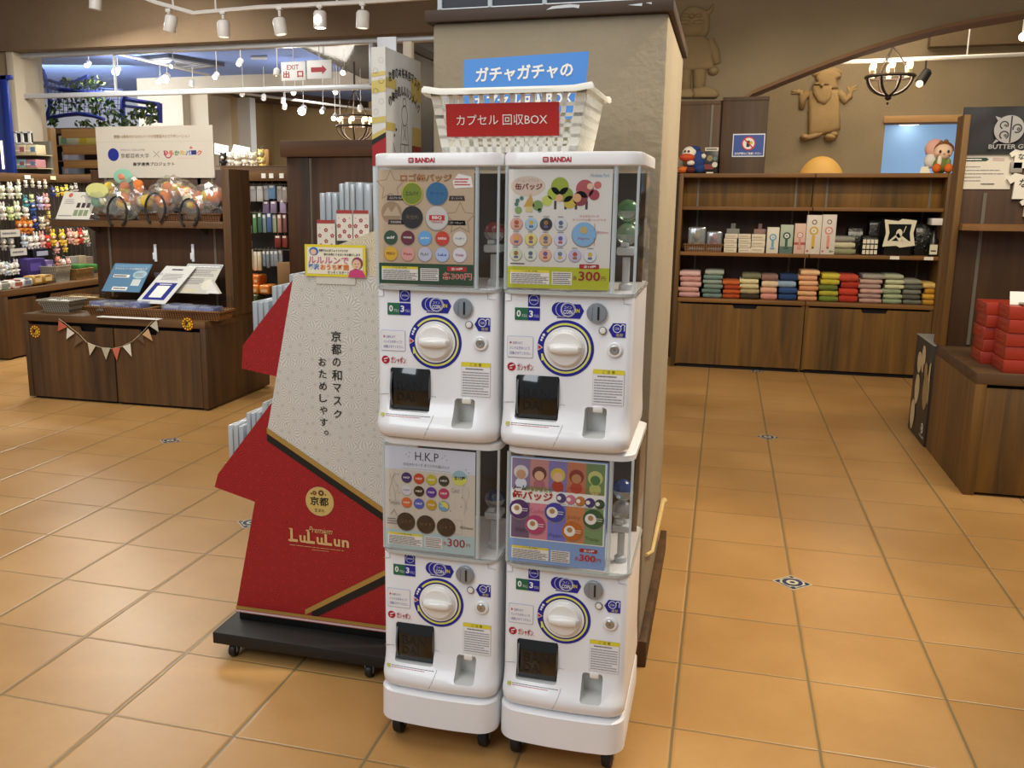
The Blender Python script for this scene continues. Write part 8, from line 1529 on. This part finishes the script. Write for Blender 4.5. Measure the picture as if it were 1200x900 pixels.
# ---- far ceiling: air vent and small spotlights
def ac_unit():
    z = 3.06; pts = [atz(158, 66, z), atz(197, 62.5, z), atz(263, 73, z), atz(217, 79, z)]; c = sum(pts, Vector()) / 4; root = thing('air_conditioner', 'dark square ceiling air conditioner beyond the glass transom', 'air conditioner', (c.x, c.y, z - .06)); DKA = mat('#3c4048', .4); LTA = mat('#8a93a4', .4)
    mb = MB(); mb.prism([p + V(0, 0, -.05) for p in pts], (0, 0, .045), DKA); part(mb, 'casing', root)
    for f0, f1 in ((.78, .62), (.50, .34)): 
        mb = MB(); n = 4
        for q in range(4):
            a, b = pts[q], pts[(q + 1) % 4]; mb.prism([c + (a - c) * f0 + V(0, 0, -.056), c + (b - c) * f0 + V(0, 0, -.056), c + (b - c) * f1 + V(0, 0, -.056), c + (a - c) * f1 + V(0, 0, -.056)], (0, 0, .008), LTA)
        part(mb, 'louvre_ring', root)
ac_unit()
far = [(103, 75, 2.6, 0, 8.6), (137, 82, 4.6, 1, 9.0), (187, 94, 2.6, 1, 9.6), (195, 90.5, 4.8, 1, 9.6), (202, 76, 2.2, 0, 8.6), (225, 98, 2.0, 2, 9.6), (253, 88.5, 2.8, 0, 8.4), (281, 73, 2.8, 0, 7.8), (324, 85, 2.4, 2, 8.0), (403, 83, 3.2, 0, 8.2), (394, 106, 3.0, 0, 9.4), (345, 107, 3.0, 0, 9.6), (284, 109.5, 2.2, 2, 10), (309, 114, 2.4, 2, 10.2), (332, 118, 3, 2, 10.2), (333.5, 124.5, 3, 2, 10.2), (355, 128, 5, 1, 10.4), (378, 129, 2.6, 0, 10.4), (392, 137, 3, 0, 10.4), (398, 138.5, 2.2, 0, 10.4), (422, 127, 2.4, 2, 9.8)]
for k, (px, py, r, lit, Y) in enumerate(far):
    c = at(px, py, Y); d = depth_of(c); R_ = r * d; side = 'above' if py < 101 else 'below'
    n = sum(1 for q in far if (q[1] < 101) == (py < 101) and q[0] <= px) - 1
    root = thing('far_spotlight', 'small far ceiling spotlight, %s from the left %s the glass transom rail' % (ordinal(n), side), 'spotlight', (c.x, c.y, 3.06), 'far ceiling spotlights in the left room'); HD = FWHITE; hr = max(R_ * .8, .035); ctop = 3.06
    mb = MB(); mb.tube([(c.x, c.y + .02, c.z + hr), (c.x, c.y + .02, ctop)], .005, HD, 5); part(mb, 'stem', root)
    M = Matrix.Translation(c) @ Matrix.Rotation(-.9 if lit < 2 else -.3, 4, 'X') ; t = MB(); t.lathe([(hr, -hr * 1.1), (hr, hr * 1.0), (hr * .5, hr * 1.4)], (0, 0, 0), HD, 12); bmesh.ops.transform(t.bm, matrix=M, verts=t.bm.verts[:]); hd = part(t, 'head', root)
    t = MB(); t.ball((0, 0, -hr * 1.0), R_ * (.95 if lit < 2 else .45), (BULB if lit == 0 else BULBC) if lit < 2 else DIMB, 10, 7); bmesh.ops.transform(t.bm, matrix=M, verts=t.bm.verts[:]); part(t, 'bulb', hd)
for k, (a, b, z) in enumerate((((135, 62), (245, 88), 3.0), ((250, 105), (500, 137), 2.84))): rail([atz(*a, z), atz(*b, z)], .02, '%s pale light track across the far left ceiling' % ('upper' if k == 0 else 'lower'))
mb = MB(); mb.prism([atz(294, 65.5, 3.055), atz(313, 65, 3.055), atz(313, 68, 3.055), atz(294, 68, 3.055)], (0, 0, -.02), mat('#aab2c0', .4)); solo(mb, 'ceiling_vent', 'slim pale ceiling vent strip beyond the EXIT sign', 'vent')
for lc, e in ((at(137, 82, 8.6), 30), (at(195, 90, 9.2), 30), (at(355, 127, 10.0), 30)): point('far_spot_light', lc + V(0, -.25, -.15), e, NEUT, .1)
# ---- chandeliers
IRON = mat('#3a2c22', .5, .4)
def chandelier(px, py, rpx, Y, label, bulbs, up, ceil_z, bowl, tilt=0):
    c = at(px, py, Y); d = depth_of(c); R_ = rpx * d; root = thing('chandelier', label, 'chandelier', (c.x, c.y, ceil_z)); n = 8
    mb = MB(); mb.tube([(c.x + R_ * math.cos(2 * PI * q / 32), c.y + R_ * math.sin(2 * PI * q / 32), c.z) for q in range(32)], .016, IRON, 6, True); part(mb, 'ring', root)
    if up: mb = MB(); mb.tube([(c.x + R_ * .95 * math.cos(2 * PI * q / 32), c.y + R_ * .95 * math.sin(2 * PI * q / 32), c.z + up * d) for q in range(32)], .012, IRON, 6, True); part(mb, 'upper_ring', root)
    for q in range(n):
        A = 2 * PI * q / n + .3; mb = MB(); mb.tube([(c.x + R_ * math.cos(A) * math.cos(t), c.y + R_ * math.sin(A) * math.cos(t), c.z - bowl * d * math.sin(t)) for t in [PI / 2 * k / 7 for k in range(8)]], .011, IRON, 6); part(mb, 'rib', root)
    mb = MB(); mb.ball((c.x, c.y, c.z - bowl * d - .015), .028, IRON); mb.lathe([(.012, -.06), (.004, -.08)], (c.x, c.y, c.z - bowl * d), IRON, 8); part(mb, 'finial', root)
    mb = MB(); top = c.z + (.45 if up else .25)
    for q in range(3): A = 2 * PI * q / 3; mb.tube([(c.x + R_ * math.cos(A), c.y + R_ * math.sin(A), c.z), (c.x, c.y, top)], .006, IRON, 5)
    mb.tube([(c.x, c.y, top), (c.x, c.y, ceil_z)], .014, IRON, 6); mb.lathe([(.06, -.03), (.05, 0)], (c.x, c.y, ceil_z), IRON, 12); part(mb, 'hanger', root)
    for k in range(bulbs):
        A = 2 * PI * k / bulbs + .45; x, y = c.x + R_ * .86 * math.cos(A), c.y + R_ * .86 * math.sin(A); mb = MB(); mb.lathe([(.022, 0), (.022, .05)], (x, y, c.z), mat('#cbb894', .5), 10); h = part(mb, 'candle_holder', root); mb = MB(); mb.ball((x, y, c.z + .085), (.026, .026, .045), mat('#ffcf94', .4, emit=3.5), 10, 7); part(mb, 'bulb', h)
    point('chandelier_light', (c.x, c.y, c.z + .02), 16, WARM, .15)
chandelier(416, 148, 21, 9.2, 'round iron chandelier with candle bulbs beyond the tall cabinet', 7, 11, 3.06, 17)
chandelier(1043, 90, 26, 7.0, 'iron bowl chandelier hanging in the right room under the arch', 6, 0, 3.3, 21)
def track_lamp():
    c = at(1084, 86, 7.2); root = thing('black_spotlight', 'small black spotlight beside the right room chandelier', 'spotlight', (c.x, c.y, at(1084, 74, 7.2).z)); mb = MB(); mb.tube([(c.x, c.y, at(1084, 71, 7.2).z), (c.x, c.y, c.z)], .008, BLACKM, 6); part(mb, 'stem', root); t = MB(); t.lathe([(.045, -.07), (.04, .04), (.02, .06)], (0, 0, 0), BLACKM, 12); bmesh.ops.transform(t.bm, matrix=Matrix.Translation(c + V(.0, 0, -.02)) @ Matrix.Rotation(.5, 4, 'Y'), verts=t.bm.verts[:]); hd = part(t, 'head', root); t = MB(); t.ball(c + V(-.04, -.03, -.09), .03, mat('#ffe0b0', .4, emit=2.0)); part(t, 'bulb', hd)
track_lamp()
rail([at(985, 73, 7.2), at(1205, 63.5, 7.2), V(4.5, 7.2, at(1205, 63.5, 7.2).z + .02)], .018, 'long white light track crossing the right room', m=mat('#e8e6e0', .4))
for k, px in enumerate((1133,)): p = at(px, 66.8, 7.2); mb = MB(); mb.tube([p, V(p.x, p.y, 3.3)], .006, FWHITE, 6); solo(mb, 'track_hanger', 'thin rod holding the right room light track', 'rod')
c = at(1199, 43, 7.4); mb = MB(); mb.ball(c, .035, BULB); mb.tube([c + V(0, 0, .03), V(c.x, c.y, 3.3)], .012, FWHITE, 6); solo(mb, 'ceiling_spotlight', 'glowing ceiling spotlight at the upper right edge', 'spotlight')
for k, (px, py, rx, Y) in enumerate(((1066, 145.5, 9.5, 8.5), (1049, 151, 8.5, 9.2), (1119, 149, 9, 9.0))):
    p = _ = atz(px, py, 2.14); d = depth_of(p); mb = MB(); mb.lathe([(.11, 0), (.12, .012), (.12, .018)], (p.x, p.y, 2.133), mat('#fff4e0', .4, emit=5.0), 20); solo(mb, 'downlight', 'round ceiling downlight in the blue room, %s' % ('nearest' if k == 0 else 'far left' if k == 1 else 'partly behind the banner'), 'downlight')
# glowing dome lamp on the far wall, its top above the shelf
def dome_lamp():
    y = RY - .02; c = at(962, 203, y); r = at(990, 203, y).x - c.x; h = at(962, 183, y).z - c.z; mb = MB(); rings = []
    root = thing('dome_lamp', 'warm glowing dome-shaped wall lamp under the right relief', 'wall lamp', (c.x, y, c.z - .12)); GL = mat('#c89a4c', .6, emit=.22)
    for k in range(9):
        t = PI / 2 * k / 8; rr = r * math.cos(t) + .002; rings.append([(c.x + rr * math.cos(A), y - .7 * rr * math.sin(A), c.z - .12 + (h + .12) * math.sin(t)) for A in [PI * q / 16 for q in range(17)]])
    mb.loft(rings, GL, True, True); part(mb, 'shade', root); mb = MB(); mb.box((c.x - r, y - .004, c.z - .14), (c.x + r, y + .02, c.z - .12), WOOD_H); part(mb, 'bracket', root)
dome_lamp()
# ---- plaster reliefs: generic bearded figures
def relief(name, label, Y, shapes, m, dep):
    mb = MB()
    for kind, pts, d in shapes:
        if kind == 'e':
            (px, py, rx, ry) = pts; c = at(px, py, Y); k = depth_of(c); mb.ball((c.x, Y, c.z), (rx * k, dep * d, ry * k), m, 18, 12)
        elif kind == 't':
            run, r = pts; k = depth_of(at(*run[0], Y)); mb.tube([at(*p, Y) + V(0, -.0, 0) for p in run], [q * k for q in r], m, 10)
        elif kind == 'p':
            P = [at(*p, Y) for p in pts]; c = sum(P, Vector()) / len(P); rings = []
            for f, dd in ((1, 0), (.97, .45), (.90, .8), (.75, .95), (.45, 1.0)): rings.append([c + (p - c) * f + V(0, -dep * d * dd, 0) for p in P])
            mb.loft(rings, m)
    o = solo(mb, name, label, 'wall relief'); o.data.set_sharp_from_angle(angle=math.radians(89)); return o
PR1 = plaster('#8a7551', '#9a845e', 3, .4); PR2 = plaster('#93794f', '#a88c60', 3, .4)
relief('wall_relief', 'left plaster relief of a stout bearded figure in belted tunic on the wall', BY, [
    ('p', [(800, 14), (806, 8), (814, 7), (823, 9), (830, 14), (832, 24), (831, 38), (826, 44), (798, 44), (795, 30)], .6), ('t', ([(828, 16), (833, 12), (836, 5)], [4, 3, 1]), 1), ('e', (811, 20, 4, 4), 1.2), ('e', (804, 19, 6, 3), .9), ('e', (819, 19, 6, 3), .9), ('e', (803, 27, 9, 3.5), 1.0), ('e', (819, 27, 9, 3.5), 1.0), ('e', (812, 35, 16, 9), 1.0),
    ('p', [(797, 42), (826, 42), (834, 50), (836, 70), (838, 82), (790, 84), (790, 50)], .8), ('t', ([(795, 69), (803, 67), (812, 68), (820, 66), (832, 67)], [2, 2.4, 2.4, 2.4, 2]), 1), ('t', ([(831, 48), (837, 60), (840, 75)], [6, 6, 5]), 1), ('e', (836, 83, 6, 5.5), 1.1), ('t', ([(803, 82), (803, 105)], [8, 7]), 1), ('t', ([(820, 82), (819, 105)], [8, 7]), 1), ('p', [(794, 105), (811, 104), (814, 111), (812, 115), (794, 115)], .9), ('p', [(811, 104), (829, 101), (839, 105), (843, 111), (840, 115), (812, 115)], 1.0)], PR1, .06)
relief('wall_relief', 'right plaster relief of a robed bearded figure with open arms on the far wall', RY, [
    ('p', [(955, 90), (962, 84), (975, 82), (985, 86), (986, 90), (980, 92), (982, 104), (958, 106), (957, 95)], .6), ('t', ([(952, 88), (965, 85), (978, 83), (986, 86)], [2, 3, 4, 2]), 1.1), ('e', (962, 101, 3, 3.5), 1.3), ('e', (957, 99, 4, 2), 1.0), ('e', (968, 99, 4, 2), 1.0), ('p', [(953, 100), (975, 100), (974, 116), (966, 124), (957, 121), (951, 110)], .9),
    ('p', [(948, 106), (982, 104), (984, 125), (985, 152), (965, 158), (946, 160), (947, 130)], .6), ('t', ([(946, 131), (965, 128), (984, 129)], [1.6, 2, 1.6]), 1.2), ('t', ([(957, 130), (956, 142)], [1.3, 1]), 1.2), ('t', ([(948, 108), (941, 114), (939, 128)], [5, 5, 3]), .9), ('t', ([(941, 114), (938, 108), (933, 108), (927, 106)], [4, 3, 2.4, 1]), .9), ('t', ([(937, 109), (935, 104)], [2, 1]), .9), ('t', ([(934, 109), (927, 110)], [1.8, 1]), .9), ('t', ([(982, 108), (991, 118), (996, 112)], [5, 5, 4]), .9), ('t', ([(996, 112), (998, 104), (1004, 100)], [3, 2.4, 1]), .9), ('t', ([(996, 108), (993, 101)], [2, 1]), .9), ('t', ([(997, 107), (1004, 104)], [1.8, 1]), .9), ('e', (943, 161, 5, 4), 1), ('p', [(940, 160), (955, 156), (966, 156), (960, 160), (945, 165)], .9), ('e', (973, 161, 7, 4.5), 1.1), ('e', (977, 158, 5, 4), 1)], PR2, .09)
